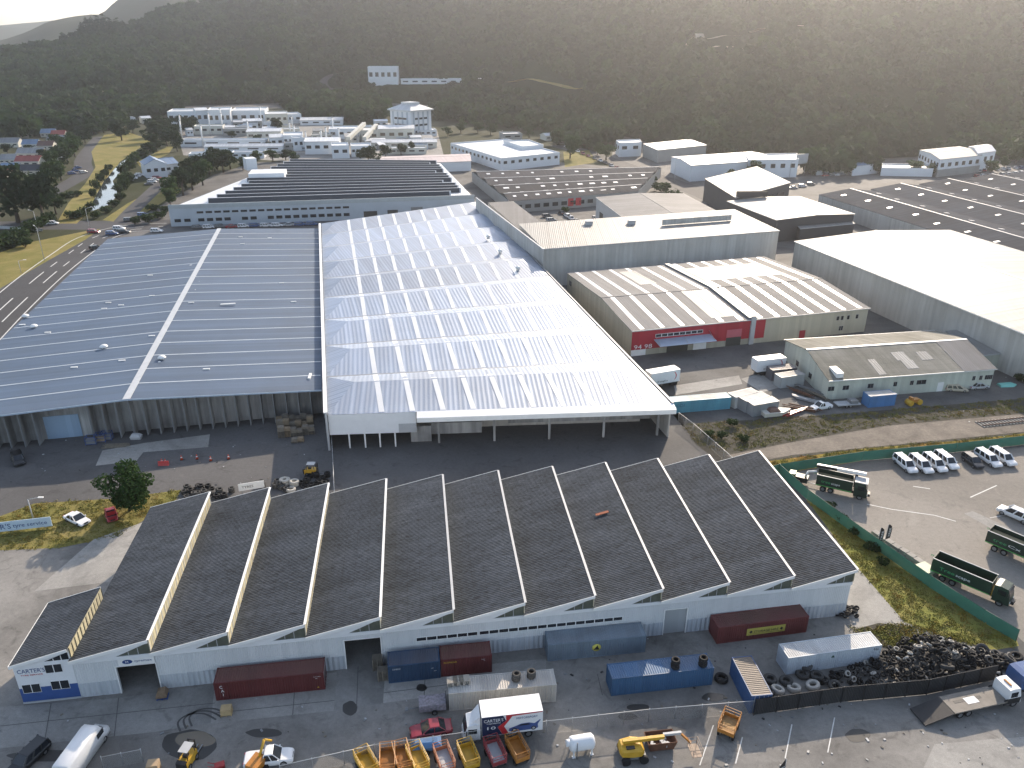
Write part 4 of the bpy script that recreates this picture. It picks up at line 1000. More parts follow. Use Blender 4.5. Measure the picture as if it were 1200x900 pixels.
v = MB(); a = MW[0].px(1099, 450)[0]; MW[0].slab(v, a, a+1.4, 0, 2.1, .004, .06); v.build('door', M_trim, ms)
for a in (.3, .6): MW[3].window(ms, MW[3].L*a, MW[3].L*a+1.4, 1.2, 2.4, 2, 1, M_grey)
lean, LW_ = shed('white_leanto', 'low white roofed lean-to at the far end of the mossy roofed shed', 'shed', (G(1150, 416, 4), G(1196, 411, 4), G(1165, 388, 4), G(1108, 392, 4)), 3.9, .8, 'm', M_greenwall, M_whiteroof, ov=.2)
# ================================================================== BUILDINGS BEYOND
def glasswin(W_, par, a0, a1, z0, z1, m=None, name='window'):
    v = MB(); W_.slab(v, a0, a1, z0, z1, .01, .07); return v.build(name, m or M_glass, par)
M_pv = plain('dark_roof_glazing', (.030, .036, .046), .35, var=.2, scale=.2)
M_paleroof = sheet('pale_far_roof', (.58, .60, .62), .5, .1, 1.0, .3, .08, (.42, .43, .44), .25)
M_farwhite = plain('far_white_wall', (.66, .69, .72), .6, var=.08, scale=.1)
M_farcream = plain('far_cream_wall', (.56, .55, .49), .6, var=.08, scale=.1)
M_concw = plain('concrete_wall', (.30, .30, .29), .8, var=.15, scale=.2)
M_bluew = plain('blue_grey_wall', (.40, .45, .50), .6, var=.1, scale=.2)
M_bluehr = sheet('blue_house_roof', (.16, .24, .36), .6, 0, .8, .3, .1, (.12, .18, .26), .2)
M_redhr = sheet('red_house_roof', (.30, .07, .06), .7, 0, .8, .3, .2, (.2, .06, .05), .3)
M_brownhr = sheet('brown_house_roof', (.16, .09, .07), .75, 0, .8, .3, .2, (.1, .06, .05), .3)
M_greyhr = sheet('grey_house_roof', (.26, .27, .28), .7, 0, .8, .3, .2, (.16, .16, .16), .3)
M_blackw = plain('charcoal_wall', (.055, .055, .06), .6, var=.2, scale=.2)
M_brickw = plain('brown_brick', (.17, .10, .08), .8, var=.2, scale=.4)

# two-storey plant with rows of roof lights
hp = 7.4
pA, pB, pC, pD = G(197, 243, hp), G(556, 231, hp), G(516, 190, hp), G(338, 188, hp)
pl = thing('sawtooth_light_plant', 'long grey two storey plant with rows of dark sawtooth roof lights', 'factory', Z(pA, 0), world=True)
v = MB(); v.prism([pA, pB, pC, pD], 0, hp-.6, bottom=False); v.build('wall', M_bluew, pl)
v = MB(); v.face(*[Z(p, hp-.55) for p in (pA, pB, pC, pD)]); v.build('roof', M_paleroof, pl)
W_ = Wall(pA, pB); v = MB(); W_.slab(v, 0, W_.L, hp-.7, hp+.9, -.3, .1); v.build('parapet', plain('parapet_grey', (.36, .40, .42), .6), pl)
dirx = (pB-pA).normalized()
for k in range(14):
    t = .075+k*.068; l = pA.lerp(pD, t); r_ = pB.lerp(pC, t); f = .06 if k < 6 else (.02 if k < 9 else .0)
    l = l.lerp(r_, max(f, 0.0)+.03); r_ = l.lerp(r_, .97 if k % 4 else .92); back = Vector((-dirx.y, dirx.x, 0))
    v = MB(); v.extrude([(0, hp-.55), (1.0, hp+1.3), (1.4, hp+1.3), (6.2, hp-.3), (6.2, hp-.55)], Z(l, 0), back, UP, Z(r_-l, 0)); q = v.build('roof_bay', M_paleroof, pl, True)
    v = MB(); d_ = (back*1.0+UP*1.85); o_ = Z(l, hp-.5)-back*.07+dirx*.3; v.obox(o_, Z(r_-l, 0)*.99, d_*.93, -back*.05); v.build('roof_light', M_pv, q)
for k in range(20):
    a = W_.L*(.03+k*.0275) if k > 1 else W_.L*(.012+.03*k)
    if k > 1: glasswin(W_, pl, a+.0, a+2.4, 4.7, 5.5, M_glass)
    if k in (6, 9): continue
    glasswin(W_, pl, a+.1, a+2.4, 1.6, 2.8, M_glass)
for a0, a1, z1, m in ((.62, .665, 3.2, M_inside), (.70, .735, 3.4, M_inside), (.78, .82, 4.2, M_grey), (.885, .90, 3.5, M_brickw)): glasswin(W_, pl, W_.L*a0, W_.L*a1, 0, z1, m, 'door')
q = G(232, 242, hp-1.2); a = W_.px(215, 246)[0]; glasswin(W_, pl, a, a+6, hp-.6, hp+.7, plain('maroon_sign', (.20, .03, .05), .5), 'sign_panel'); glasswin(W_, pl, a+6.2, a+14.5, hp-.6, hp+.8, M_trim, 'sign_panel')
for (x0, x1, y, hh, dm) in ((292, 334, 213, 3.5, 12), (290, 302, 200, 5.5, 6)):
    a_, b_ = G(x0, y, hp-.5), G(x1, y-1, hp-.5); v = MB(); e_ = (b_-a_); bk = Vector((-e_.y, e_.x, 0)).normalized(); v.obox(a_, e_, bk*dm, UP*hh); v.build('plant_room', M_farwhite, pl)

def multi_gable(name, label, cat, A_, ux, uy, width, length, n, h, rise, walls, roof, lights=0, lm=None, group=None):
    """n gables side by side: ux across (unit), uy along (unit)"""
    t = thing(name, label, cat, Z(A_, 0), world=True, group=group)
    for k in range(n):
        o = Z(A_, 0)+ux*(width*k); v = MB()
        v.extrude([(0, -.3), (width-.02, -.3), (width-.02, h), (width/2, h+rise), (0, h)], o, ux, UP, uy*length); v.build('wall', walls, t, True)
        for s_ in (0, 1):
            v = MB(); p0, p1 = o+ux*(width/2)+UP*(h+rise+.02), o+ux*(s_*width)+UP*(h+.02); v.obox(p0-uy*.3, uy*(length+.6), p1-p0, UP*.12); r_ = v.build('roof', roof, t)
            sl = (p1-p0).normalized()
            for j in range(lights):
                q = p0+uy*(length*(j+.5)/lights)+(p1-p0)*(.45+.12*random.uniform(-1, 1)); v = MB(); v.obox(q+UP*.13, uy*1.1, sl*2.0, UP*.08); v.build('skylight', lm or M_fibre, r_)
        v = MB(); v.obox(o+ux*(width/2-.35)-uy*.3+UP*(h+rise+.08), ux*.7, uy*(length+.6), UP*.12); v.build('ridge_cap', M_lgrey, t)
    return t
A_ = G(597, 236, 5); B_ = G(748, 224, 5); ux = Z(B_-A_, 0).normalized(); uy = Vector((-ux.y, ux.x, 0)); w_ = Z(B_-A_, 0).length
D_ = G(552, 198, 5); dep = (D_-A_).dot(uy)
sk = thing('skylit_factory', 'wide low grey roofed factory dotted with small skylights behind the parked cars', 'factory', Z(A_, 0), world=True)
nB = 4
lx0, lx1 = Z(A_, 0), Z(B_, 0); lo_ = Z(G(553, 201, 5), 0); hi_ = Z(G(775, 196, 5), 0)
for k in range(nB):
    f0_, f1_ = k/nB, (k+1)/nB
    a0, b0 = lx0.lerp(lo_, f0_), lx1.lerp(hi_, f0_); a1, b1 = lx0.lerp(lo_, f1_), lx1.lerp(hi_, f1_); am, bm_ = a0.lerp(a1, .5), b0.lerp(b1, .5)
    v = MB(); v.prism([a0, b0, b1, a1], 0, 4.9, bottom=False); v.build('wall', M_concw, sk)
    for p0, p1, q0, q1 in ((a0, b0, am, bm_), (am, bm_, a1, b1)):
        z0, z1 = (5.0, 6.4) if p0 is a0 else (6.4, 5.0)
        v = MB(); v.face(Z(p0, z0), Z(p1, z0), Z(q1, z1), Z(q0, z1)); rf_ = v.build('roof', M_asbestos, sk)
        for j in range(12 - (k % 2)*2):
            c = Z(p0, z0).lerp(Z(p1, z0), (j+.6)/12.4).lerp(Z(q0, z1).lerp(Z(q1, z1), (j+.6)/12.4), .5); e1_ = (Z(p1, z0)-Z(p0, z0)).normalized(); e2_ = (Z(q0, z1)-Z(p0, z0)).normalized()
            if random.random() < .8: v = MB(); v.obox(c+UP*.03, e1_*random.uniform(1.2, 2.8), e2_*1.6, UP*.1); v.build('skylight', M_fibre, rf_)
    v = MB(); v.obox(Z(am, 6.38), Z(bm_-am, 0), uy*.6, UP*.15); v.build('ridge_cap', M_lgrey, sk)
W_ = Wall(A_, B_)
for k in range(9): glasswin(W_, sk, 3+k*4.2, 5.6+k*4.2, 1.6, 3.2)
for f in (.44, .50): glasswin(W_, sk, W_.L*f, W_.L*f+2.6, 1.0, 4.2, plain('red_poster', (.50, .04, .05), .5), 'red_panel')

shed('charcoal_showroom', 'charcoal walled building with bright white gabled roof and lower canopy', 'building', (G(911, 258, 8), G(1001, 251, 8), G(905, 222, 8), G(853, 236, 8)), 8, .7, 'd', M_blackw, M_whiteroof, ov=.3)
cs, CW = shed('charcoal_annexe', 'charcoal building with flat white roof and black end wall behind the showroom', 'building', (G(862, 232, 9), G(926, 214, 9), G(908, 206, 9), G(826, 211, 9)), 9, .5, 'm', M_blackw, M_whiteroof, ov=.2)
for k in range(4): glasswin(CW[0], cs, CW[0].L*(.1+.22*k), CW[0].L*(.25+.22*k), 2, 6)
v = MB(); P0 = G(862, 229, 10); v.box((P0.x+7, P0.y+2, 10.2), (12, 2.5, 2), .1); v.build('roof_plant', M_glass, cs)
cn2, _ = shed('charcoal_canopy', 'low bright canopy roof on posts in front of the charcoal showroom', 'canopy', (G(938, 268, 5), G(1001, 262, 5), G(999, 255, 5), G(928, 259, 5)), 5, .3, 'm', M_blackw, M_whiteroof, ov=.3)
# long dark roofed sheds on the right
S0 = G(960, 228, 6.5); along = Z(G(1100, 272, 6.5)-S0, 0).normalized(); S1 = G(1162, 207, 6.5); acr = Z(S1-S0, 0); acr = (acr-along*acr.dot(along)); 
wid = acr.length/3.6; ux_ = acr.normalized()
for k in range(5):
    o_ = Z(S0, 0)+ux_*(wid*k)+along*(-6*k)
    multi_gable('dark_roofed_shed', ['long dark roofed shed with pale side wall nearest the big white roof', 'second long dark roofed shed counted back from the big white roof', 'third long dark roofed shed counted back from the big white roof', 'fourth long dark roofed shed counted back from the big white roof', 'farthest long dark roofed shed next to the street of parked cars'][k], 'warehouse', o_, ux_, along, wid, 190, 1, 6.3, 2.0, M_concw if k else M_tilt, M_greyroof, 14, group='row of long dark roofed sheds')
# white and grey buildings below the hill
for nm, lb, Q_, h_, ri, ax_, wa, ro_ in (
  ('white_gabled_hall', 'broad white hall with pale gabled roof beyond the charcoal building', (G(810, 194, 8), G(908, 187, 8), G(852, 173, 8), G(787, 184, 8)), 8, 1.0, 'w', M_farwhite, M_paleroof),
  ('grey_walled_hall', 'grey walled hall with thin white roof on the far side of the street', (G(771, 176, 7), G(828, 170, 7), G(803, 167.5, 7), G(754, 169.5, 7)), 7, .4, 'm', M_concw, M_paleroof),
  ('small_white_office', 'small white two storey office at the bend of the far street', (G(726, 168, 8), G(752, 167, 8), G(750, 163.5, 8), G(722, 164.5, 8)), 8, .4, 'f', M_farwhite, M_paleroof),
  ('white_low_annexe', 'low white annexe attached to the broad white hall', (G(852, 197, 4.5), G(908, 190, 4.5), G(905, 185, 4.5), G(850, 190, 4.5)), 4.5, .5, 'm', M_farwhite, M_paleroof),
  ('white_parapet_office', 'white office with dark windows and roof mast beside the sign gantry', (G(878, 188, 9), G(936, 187, 9), G(934, 180, 9), G(872, 181, 9)), 9, .5, 'f', M_farwhite, M_paleroof),
  ('blue_roofed_store', 'pale blue roofed store at the foot of the sunlit hill', (G(958, 194, 5), G(990, 192, 5), G(985, 185, 5), G(950, 187, 5)), 5, 2, 'w', M_farwhite, M_bluehr),
  ('brown_roofed_store', 'brown roofed store between two blue roofed ones', (G(986, 194, 5), G(1006, 192, 5), G(1003, 185, 5), G(984, 186, 5)), 5, 2, 'w', M_farcream, M_brownhr),
  ('wide_blue_roofed_store', 'wider pale blue roofed store nearest the white boundary wall', (G(1000, 195, 5), G(1030, 192, 5), G(1026, 184, 5), G(997, 186, 5)), 5, 2.2, 'w', M_farwhite, M_bluehr),
  ('white_flat_shop', 'low flat white shop with a small rooftop box', (G(1033, 197, 4), G(1094, 198, 4), G(1093, 193, 4), G(1034, 192, 4)), 4, .4, 'f', M_farwhite, M_paleroof),
  ('white_upper_storey_block', 'two storey block with white upper floor and grey brick ground floor', (G(1102, 187, 9), G(1151, 182, 9), G(1136, 173, 9), G(1078, 176, 9)), 9, 1.0, 'w', M_farwhite, M_greyhr),
  ('grey_roofed_wing', 'white wing with grey hipped roof joined to the two storey block', (G(1146, 180, 10), G(1167, 177, 10), G(1161, 170, 10), G(1135, 172, 10)), 10, 1.4, 'w', M_farwhite, M_bluehr),
  ('long_windowed_office', 'white L shaped office with rows of small windows above the skylit factory', (G(588, 186, 6.5), G(656, 179, 6.5), G(594, 163, 6.5), G(528, 168, 6.5)), 6.5, .5, 'f', M_farwhite, M_paleroof),
  ('white_back_office', 'white block standing behind the L shaped windowed office', (G(612, 172, 8), G(637, 170, 8), G(620, 164, 8), G(590, 165, 8)), 8, .5, 'f', M_farwhite, M_paleroof),
  ('pink_roofed_hall', 'long low hall with pinkish roof behind the sawtooth plant', (G(444, 193, 5), G(552, 189, 5), G(550, 182, 5), G(448, 184, 5)), 5, 1.0, 'w', M_farwhite, sheet('pinkish_roof', (.44, .36, .36), .6, 0, 1, .3, .1, (.3, .25, .25), .3)),
):
    t_, W4 = shed(nm, lb, 'building', Q_, h_, ri, ax_, wa, ro_, ov=.2)
    if nm in ('long_windowed_office', 'white_parapet_office', 'white_upper_storey_block', 'small_white_office', 'grey_roofed_wing'):
        for q in (0, 3):
            W_ = W4[q]; n_ = max(2, int(W_.L/5))
            for k in range(n_): glasswin(W_, t_, W_.L*(k+.25)/n_, W_.L*(k+.70)/n_, h_*.55, h_*.78)
    if nm == 'white_upper_storey_block':
        for q in (0, 3): v = MB(); W4[q].slab(v, 0, W4[q].L, 0, h_*.42, .01, .15); v.build('brick_base', M_concw, t_)

# octagonal-looking hospital tower
F_, L_, R_ = G(481, 131, 17), G(457, 129, 17), G(505, 129, 17)
tw = thing('hospital_tower', 'white seven storey hospital tower with dark window bands and hipped roof', 'tower', Z(F_, 0), world=True)
P4 = [Z(F_, 0), Z(R_, 0), Z(L_+R_-F_, 0), Z(L_, 0)]; cc = (P4[0]+P4[2])/2
v = MB(); v.prism([p for p in P4], -1, 17, bottom=False); v.build('wall', M_farwhite, tw)
e4 = [cc+(p-cc)*1.14 for p in P4]; i4 = [cc+(p-cc)*.45 for p in P4]
v = MB(); v.loft([[Z(p, 17.02) for p in e4], [Z(p, 17.8) for p in e4], [Z(p, 21) for p in i4], [Z(p, 22.5) for p in i4]]); v.build('roof', M_paleroof, tw)
for W_ in (Wall(P4[0], P4[1]), Wall(P4[3], P4[0])):
    for k in range(4): glasswin(W_, tw, W_.L*(.10+.23*k), W_.L*(.18+.23*k), 1, 16.5, M_bluew, 'window_bay')
    for j in range(3): glasswin(W_, tw, W_.L*.2, W_.L*.8, 2.5+j*4.4, 3.8+j*4.4, M_glass, 'window')

def block(name, label, xl, xr, yb, hpx, dm, wall=None, roof=None, rz=.0, wins=0, kind='f', rise=1.5, base=None, group=None, yr=None, cat='building'):
    """a box building whose front foot runs from (xl,yb) to (xr,yr) in the photo"""
    a_ = base(xl, yb) if base else G(xl, yb); b_ = base(xr, yr or yb) if base else G(xr, yr or yb); z0 = min(a_.z, b_.z)
    hgt_ = hpx*(a_-Vector((0, 0, CAMH))).length/FPX*1.03; e_ = Z(b_-a_, 0); bk = Vector((-e_.y, e_.x, 0)).normalized()*dm
    Q_ = tuple(Z(p, z0) for p in (a_, a_+e_, a_+e_+bk, a_+bk))
    t_, W4 = shed(name, label, cat, Q_, z0+hgt_, rise, kind, wall or M_farwhite, roof or M_paleroof, ov=.3, group=group, base=z0)
    for k in range(wins): glasswin(W4[0], t_, W4[0].L*(k+.2)/wins, W4[0].L*(k+.75)/wins, z0+hgt_*.45, z0+hgt_*.7)
    return t_
# hillside building and its wing
HZ = TERR[0][5]-.2
GH = lambda x, y: G(x, y, HZ)
block('hillside_block', 'tall white block standing alone on the wooded hillside', 432, 467, 99, 17, 18, wins=5, base=GH, yr=99)
block('hillside_wing', 'long low white wing beside the block on the hillside', 470, 570, 99, 5, 14, wins=9, base=GH, yr=98.5)
CLEAR += [(GH(x_, 99).x, GH(x_, 99).y+d_, 15) for x_ in range(432, 580, 12) for d_ in (-12, 6)]
# hospital and factory cluster
HB = [(198, 232, 146, 12, 26, 'white hospital wing with stepped roof nearest the reserve trees'), (232, 246, 148, 15, 20, 'narrow white hospital block with chimney stubs'), (246, 272, 150, 17, 24, 'white hospital block with bluish side wall'), (272, 312, 147, 14, 30, 'broad white hospital block against the dark trees'),
 (286, 308, 153, 9, 14, 'grey concrete walled block among the white hospital wings'), (312, 338, 147, 11, 24, 'pale hospital wing with many roof pipes'), (338, 354, 145, 9, 18, 'square white block at the cluster edge below the trees'), (352, 402, 147, 5, 20, 'long low white canopy roof right of the hospital cluster'),
 (228, 262, 158, 8, 12, 'cream low wing in front of the hospital blocks'), (262, 290, 160, 7, 10, 'grey low wing at the middle of the hospital cluster'), (290, 330, 165, 9, 16, 'pale wing crowded with small roof boxes'), (330, 352, 160, 7, 12, 'small pale building beside the round tree'),
 (212, 312, 172, 6, 9, 'long white classroom block with flat white roof'), (240, 332, 178, 5, 9, 'second long white classroom block in front of the first'), (222, 250, 189, 7, 8, 'low white building half hidden by trees'), (272, 310, 186, 6, 9, 'small white flat roofed hall near the sawtooth plant'),
 (318, 333, 173, 10, 16, 'white box unit left of the white factory row'), (333, 356, 173, 12, 18, 'tall white box unit in the white factory row'), (345, 357, 177, 13, 10, 'slim white silo shaped box in the factory row'), (358, 398, 181, 13, 20, 'wide plain white factory with long blank wall'),
 (386, 425, 163, 10, 18, 'white factory with a sloping conveyor gallery'), (424, 444, 167, 12, 20, 'white factory block with steps of pale roofs'), (444, 486, 166, 13, 22, 'cream factory with a long window band'), (390, 410, 186, 13, 14, 'tall white unit in front of the conveyor gallery'),
 (412, 436, 184, 11, 14, 'boxy white unit beside the dark round tree'), (436, 512, 174, 6, 12, 'long low cream roof behind the row of dark trees'), (486, 512, 160, 6, 12, 'small white building at the foot of the hospital tower'), (455, 500, 181, 6, 10, 'low pale office behind the row of shrubs'),
 (65, 90, 146, 7, 12, 'blue roofed white building below the wooded hill'), (105, 137, 146, 8, 12, 'long white building with small turret below the wooded hill'), (150, 160, 146, 6, 10, 'small white cottage at the end of the reserve'), (167, 178, 145, 5, 10, 'pale cottage beside the hospital wing'),
 (20, 40, 146, 5, 10, 'grey low building at the far end of the houses'), (590, 612, 164, 6, 12, 'grey low building beside the far car park'), (640, 652, 165, 5, 10, 'pale hut by the far car park')]
for k, (xl, xr, yb, hp_, dm, lb) in enumerate(HB):
    cream = 'cream' in lb or 'pale' in lb; kd = 'w' if k % 3 == 1 else 'f'
    block('hospital_block' if 'hospital' in lb else 'factory_block' if 'factory' in lb or 'unit' in lb else 'low_building', lb, xl, xr, yb, hp_, dm, M_concw if 'grey' in lb else (M_farcream if cream else M_farwhite), M_bluehr if 'blue roofed' in lb else M_paleroof, wins=4 if (xr-xl) > 22 else 2, kind=kd, rise=1.2, yr=yb-.6)
gal = thing('conveyor_gallery', 'pale enclosed conveyor gallery climbing between the white factories', 'conveyor', G(418, 172), world=True)
for a_, b_, z0, z1 in (((411, 174), (430, 163), 5, 9), ((430, 172), (444, 163), 4, 8)):
    p0, p1 = G(*a_), G(*b_); v = MB(); d_ = (p1-p0).normalized(); nn = Vector((-d_.y, d_.x, 0)); q0, q1 = p0+UP*z0, p1+UP*z1; v.obox(q0, q1-q0, nn*2.4, UP*2.2); v.build('gallery', M_farcream, gal)
    for f in (.15, .5, .85): m_ = q0.lerp(q1, f)+nn*1.2; v = MB(); v.box((m_.x, m_.y, m_.z/2), (.8, .8, m_.z), 0); v.build('leg', M_lgrey, gal)
for k in range(16):
    x, y = random.uniform(210, 400), random.uniform(136, 160); p = G(x, y+14); h_ = random.uniform(9, 16); ft = thing('flue', 'slim pale flue standing among the hospital roofs', 'flue', p, group='flues among the hospital roofs'); v = MB(); v.tube((0, 0, 0), (0, 0, h_), .5, 8); v.build('pipe', M_trim, ft)
    v = MB(); v.tube((0, 0, h_), (0, 0, h_+.6), .7, 8); v.build('cowl', M_lgrey, ft)
random.seed(17)
for k in range(64):
    x = random.uniform(205, 500); y = random.uniform(146, 178) if x > 330 else random.uniform(143, 160); w__ = random.uniform(7, 18)
    block('low_building', 'small pale hut crowded between the larger white blocks', x, x+w__, y, random.uniform(3.5, 7), random.uniform(6, 12), random.choice((M_farwhite, M_farcream, M_concw, M_bluew)), random.choice((M_paleroof, M_paleroof, M_greyhr, M_bluehr)), wins=2, kind=random.choice('ffwm'), rise=.9, yr=y-.4, group='small huts in the white cluster')
# houses on the left
HS = [(0, 22, 173, 7, 'pale flat roofed house at the edge of the photo row', M_greyhr), (18, 34, 162, 7, 'house with bright blue roof farthest up the street', M_bluehr), (48, 64, 161, 6, 'blue roofed house beside a red roofed one', M_bluehr), (60, 76, 163, 6, 'red roofed house beside a blue roofed one', M_redhr), (55, 78, 167, 4, 'long grey roofed house in front of the red and blue pair', M_greyhr),
 (26, 44, 174, 6, 'white walled house with grey blue roof in the middle of the rows', M_bluehr), (44, 62, 176, 6, 'brown roofed house close to the street trees', M_brownhr), (20, 50, 186, 8, 'wide pale roofed house in the middle of the rows', M_greyhr), (18, 46, 195, 7, 'red tiled house with a hipped roof', M_redhr), (0, 18, 192, 6, 'small pale house behind the red tiled one', M_greyhr),
 (0, 20, 203, 6, 'pale blue roofed house beside the big tree', M_bluehr), (-12, 8, 212, 8, 'maroon roofed house cut by the frame edge', M_redhr), (20, 52, 205, 6, 'charcoal roofed house in front of the red tiled one', M_greyroof), (-40, -14, 185, 7, 'grey house beyond the edge', M_greyhr)]
for xl, xr, yb, hp_, lb, rf_ in HS[:-1]:
    block('house', lb, xl, xr, yb, hp_*.62, 9, M_farwhite if 'white' in lb else M_farcream, rf_, kind='w', rise=2.4, wins=3, yr=yb-.3, group='houses in the suburb', cat='house')
block('house', 'white two storey house with grey gabled roofs beside the river car park', 172, 197, 209, 13, 14, M_farwhite, M_bluehr, kind='d', rise=2.5, wins=3, yr=207, cat='house')
block('house', 'grey roofed wing of the two storey house beside the river', 195, 211, 205, 10, 12, M_farwhite, M_bluehr, kind='w', rise=2.5, wins=2, yr=203, cat='house')
# ================================================================== OBJECTS
M_tyre = plain('tyre_rubber', (.022, .022, .023), .8, var=.35, scale=1.5, spec=.25)
M_tyreg = plain('dusty_tyre', (.075, .073, .070), .9, var=.35, scale=1.5, spec=.2)
M_tyrew = plain('pale_tyre', (.44, .42, .38), .9, var=.2, scale=1.2, spec=.2)
M_chrome = plain('wheel_alloy', (.35, .35, .36), .35, .7)
M_lamp = N('lamp_glass').out((.75, .75, .72), .15, 0)
M_wood = plain('pallet_wood', (.26, .20, .13), .85, var=.35, scale=2.5)
M_woodg = plain('weathered_wood', (.20, .175, .14), .9, var=.4, scale=2.5)
M_orange = plain('orange_paint', (.44, .18, .03), .5, var=.25, scale=1.5); M_yellow = plain('machine_yellow', (.56, .33, .03), .5, var=.25, scale=1.5)
M_redp = plain('red_paint', (.33, .03, .03), .4, var=.15); M_rust = plain('rusty_steel', (.13, .055, .03), .8, var=.4, scale=2)
M_green = plain('green_paint', (.03, .15, .05), .45, var=.15)
def boxm(col, nm, var=.1): return plain(nm, col, .45, var=var, scale=.7)
def corr(mb, o, ex, ez, n, depth, m=0):
    """trapezoid-corrugated panel from corner o along ex, height ez; ribs stand out along normal"""
    ex, ez = Vector(ex), Vector(ez); nn = ex.cross(ez).normalized(); o = Vector(o); pts = []
    for k in range(n):
        for f, d in ((0, 0), (.35, 0), (.5, 1), (.85, 1)): pts.append(o+ex*((k+f)/n)+nn*(d*depth))
    pts.append(o+ex); b = len(mb.v); mb.v += pts+[p+ez for p in pts]; L = len(pts)
    for i in range(L-1): mb.f.append([b+i, b+i+1, b+L+i+1, b+L+i]); mb.m.append(m); mb.sm.append(False)
CM = {}
def container(label, col, fl, fr, length=12.19, top=True, h=2.59, group='shipping containers', roofcol=None, loc=None, rz=None, dirt=.55, zbase=0.0):
    """fl, fr: photo points of the front long edge (top edge if top)"""
    if loc is None:
        a_, b_ = G(*fl, h if top else 0), G(*fr, h if top else 0); d_ = b_-a_; rz = math.atan2(d_.y, d_.x); mid = (a_+b_)/2
        loc = Vector((mid.x, mid.y, zbase))-Vector((math.cos(rz), math.sin(rz), 0))*length/2
    t = thing('shipping_container', label, 'container', loc, rz, group)
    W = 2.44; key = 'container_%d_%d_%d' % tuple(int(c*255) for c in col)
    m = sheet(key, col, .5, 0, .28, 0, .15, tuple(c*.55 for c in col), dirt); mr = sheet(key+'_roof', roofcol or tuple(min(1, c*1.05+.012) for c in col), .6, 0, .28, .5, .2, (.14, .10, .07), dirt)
    fr_ = MB(); e = .11
    for x in (0, length-e):
        for y in (0, W-e): fr_.obox((x, y, .02), (e, 0, 0), (0, e, 0), (0, 0, h-.02))
    for z in (.02, h-e-.002):
        for y in (.001, W-e-.001): fr_.obox((e, y, z), (length-2*e, 0, 0), (0, e, 0), (0, 0, e))
        for x in (.001, length-e-.001): fr_.obox((x, e, z), (e, 0, 0), (0, W-2*e, 0), (0, 0, e))
    fr_.build('frame', m, t)
    nn_ = int(length/.28); w1 = MB(); corr(w1, (e, .055, .13), (length-2*e, 0, 0), (0, 0, h-.24), nn_, .052); w1.build('side_wall', m, t)
    w1 = MB(); corr(w1, (length-e, W-.055, .13), (-(length-2*e), 0, 0), (0, 0, h-.24), nn_, .052); w1.build('side_wall', m, t)
    w1 = MB(); corr(w1, (.055, W-e, .13), (0, -(W-2*e), 0), (0, 0, h-.24), 8, .04); w1.build('end_wall', m, t)
    w1 = MB(); corr(w1, (e, e, h-.05), (length-2*e, 0, 0), (0, W-2*e, 0), nn_, .025); w1.build('roof', mr, t)
    w1 = MB(); w1.obox((length-.06, e, .13), (0, W/2-e-.01, 0), (-.04, 0, 0), (0, 0, h-.25)); dr = w1.build('door', m, t)
    w2 = MB(); w2.obox((length-.06, W/2+.01, .13), (0, W/2-e-.01, 0), (-.04, 0, 0), (0, 0, h-.25)); dr2 = w2.build('door', m, t)
    for d_, ys in ((dr, (.45, .95)), (dr2, (1.5, 2.0))):
        for y in ys: r_ = MB(); r_.tube((length-.03, y, .15), (length-.03, y, h-.15), .022, 6); r_.build('lock_rod', M_steel, d_)
    for x in (.0, length-.16):
        for y in (0, W-.16): fo = MB(); fo.obox((x-.01, y-.01, h-.10), (.18, 0, 0), (0, .18, 0), (0, 0, .12)); fo.build('corner_casting', m, t)
    fo = MB(); fo.obox((e, .2, .05), (length-2*e, 0, 0), (0, W-.4, 0), (0, 0, .06)); fo.build('floor', M_wood, t)
    return t
def ctext(t, s, x, z, size, mat, width=None): return text(t, s, (x, .008, z), (1, 0, 0), (0, 0, 1), size, mat, width=width)
MAR, NAVY = (.135, .030, .030), (.030, .070, .140)
c = container('long maroon container with white letters down its end, against the warehouse by the doorway', MAR, (249.3, 801.3), (379.3, 788))
for k, s in enumerate('CAI'): ctext(c, s, .55+.12*k, 1.75-.58*k, .55, M_wtext)
ctext(c, 'CAIU 812044', 11.0, 2.0, .13, M_wtext, .8); ctext(c, '45G1', 11.2, 1.75, .13, M_wtext); ctext(c, '▲', 11.3, .4, .25, M_ytext)
c = container('short dark blue container standing end to end with a maroon one', NAVY, (454.7, 781.3), (515, 775), 6.06); ctext(c, 'COSCO', .5, 1.95, .28, M_wtext, .95); ctext(c, '4 8', 5.0, 1.6, .2, M_wtext); ctext(c, '22G1', 5.3, 1.2, .16, M_wtext)
c = container('short maroon container with yellow lettering beside a dark blue one', (.150, .034, .034), (516.7, 773.7), (576, 768), 6.06); ctext(c, 'FLORENS', .35, 2.0, .28, M_ytext, 1.5); ctext(c, 'TGHU', 4.8, 2.05, .16, M_wtext); ctext(c, '22', 5.1, 1.85, .14, M_wtext)
c = container('long blue grey container with a round yellow emblem under the strip windows', (.20, .255, .31), (642, 756), (758, 745))
v = MB(); v.lathe([(0, .01), (.55, .01), (.55, 0)], 24, Matrix.Translation((6.0, -.015, 1.5)) @ Matrix.Rotation(math.pi/2, 4, 'X')); em = v.build('emblem', plain('emblem_yellow', (.62, .55, .10), .5), c)
v = MB(); v.loft([[(5.62, -.032, 1.2), (6.35, -.032, 1.2), (6.2, -.032, 1.55), (6.1, -.032, 1.85), (5.95, -.032, 1.6)], [(5.62, -.045, 1.2), (6.35, -.045, 1.2), (6.2, -.045, 1.55), (6.1, -.045, 1.85), (5.95, -.045, 1.6)]]); v.build('emblem_figure', M_btext, em)
container('long mid blue container carrying two dark tyre stacks', (.045, .115, .225), (717.3, 796), (837.3, 782.7))
c = container('long maroon container with a wide yellow sign on its side', (.165, .042, .040), (841.3, 736), (949.3, 722))
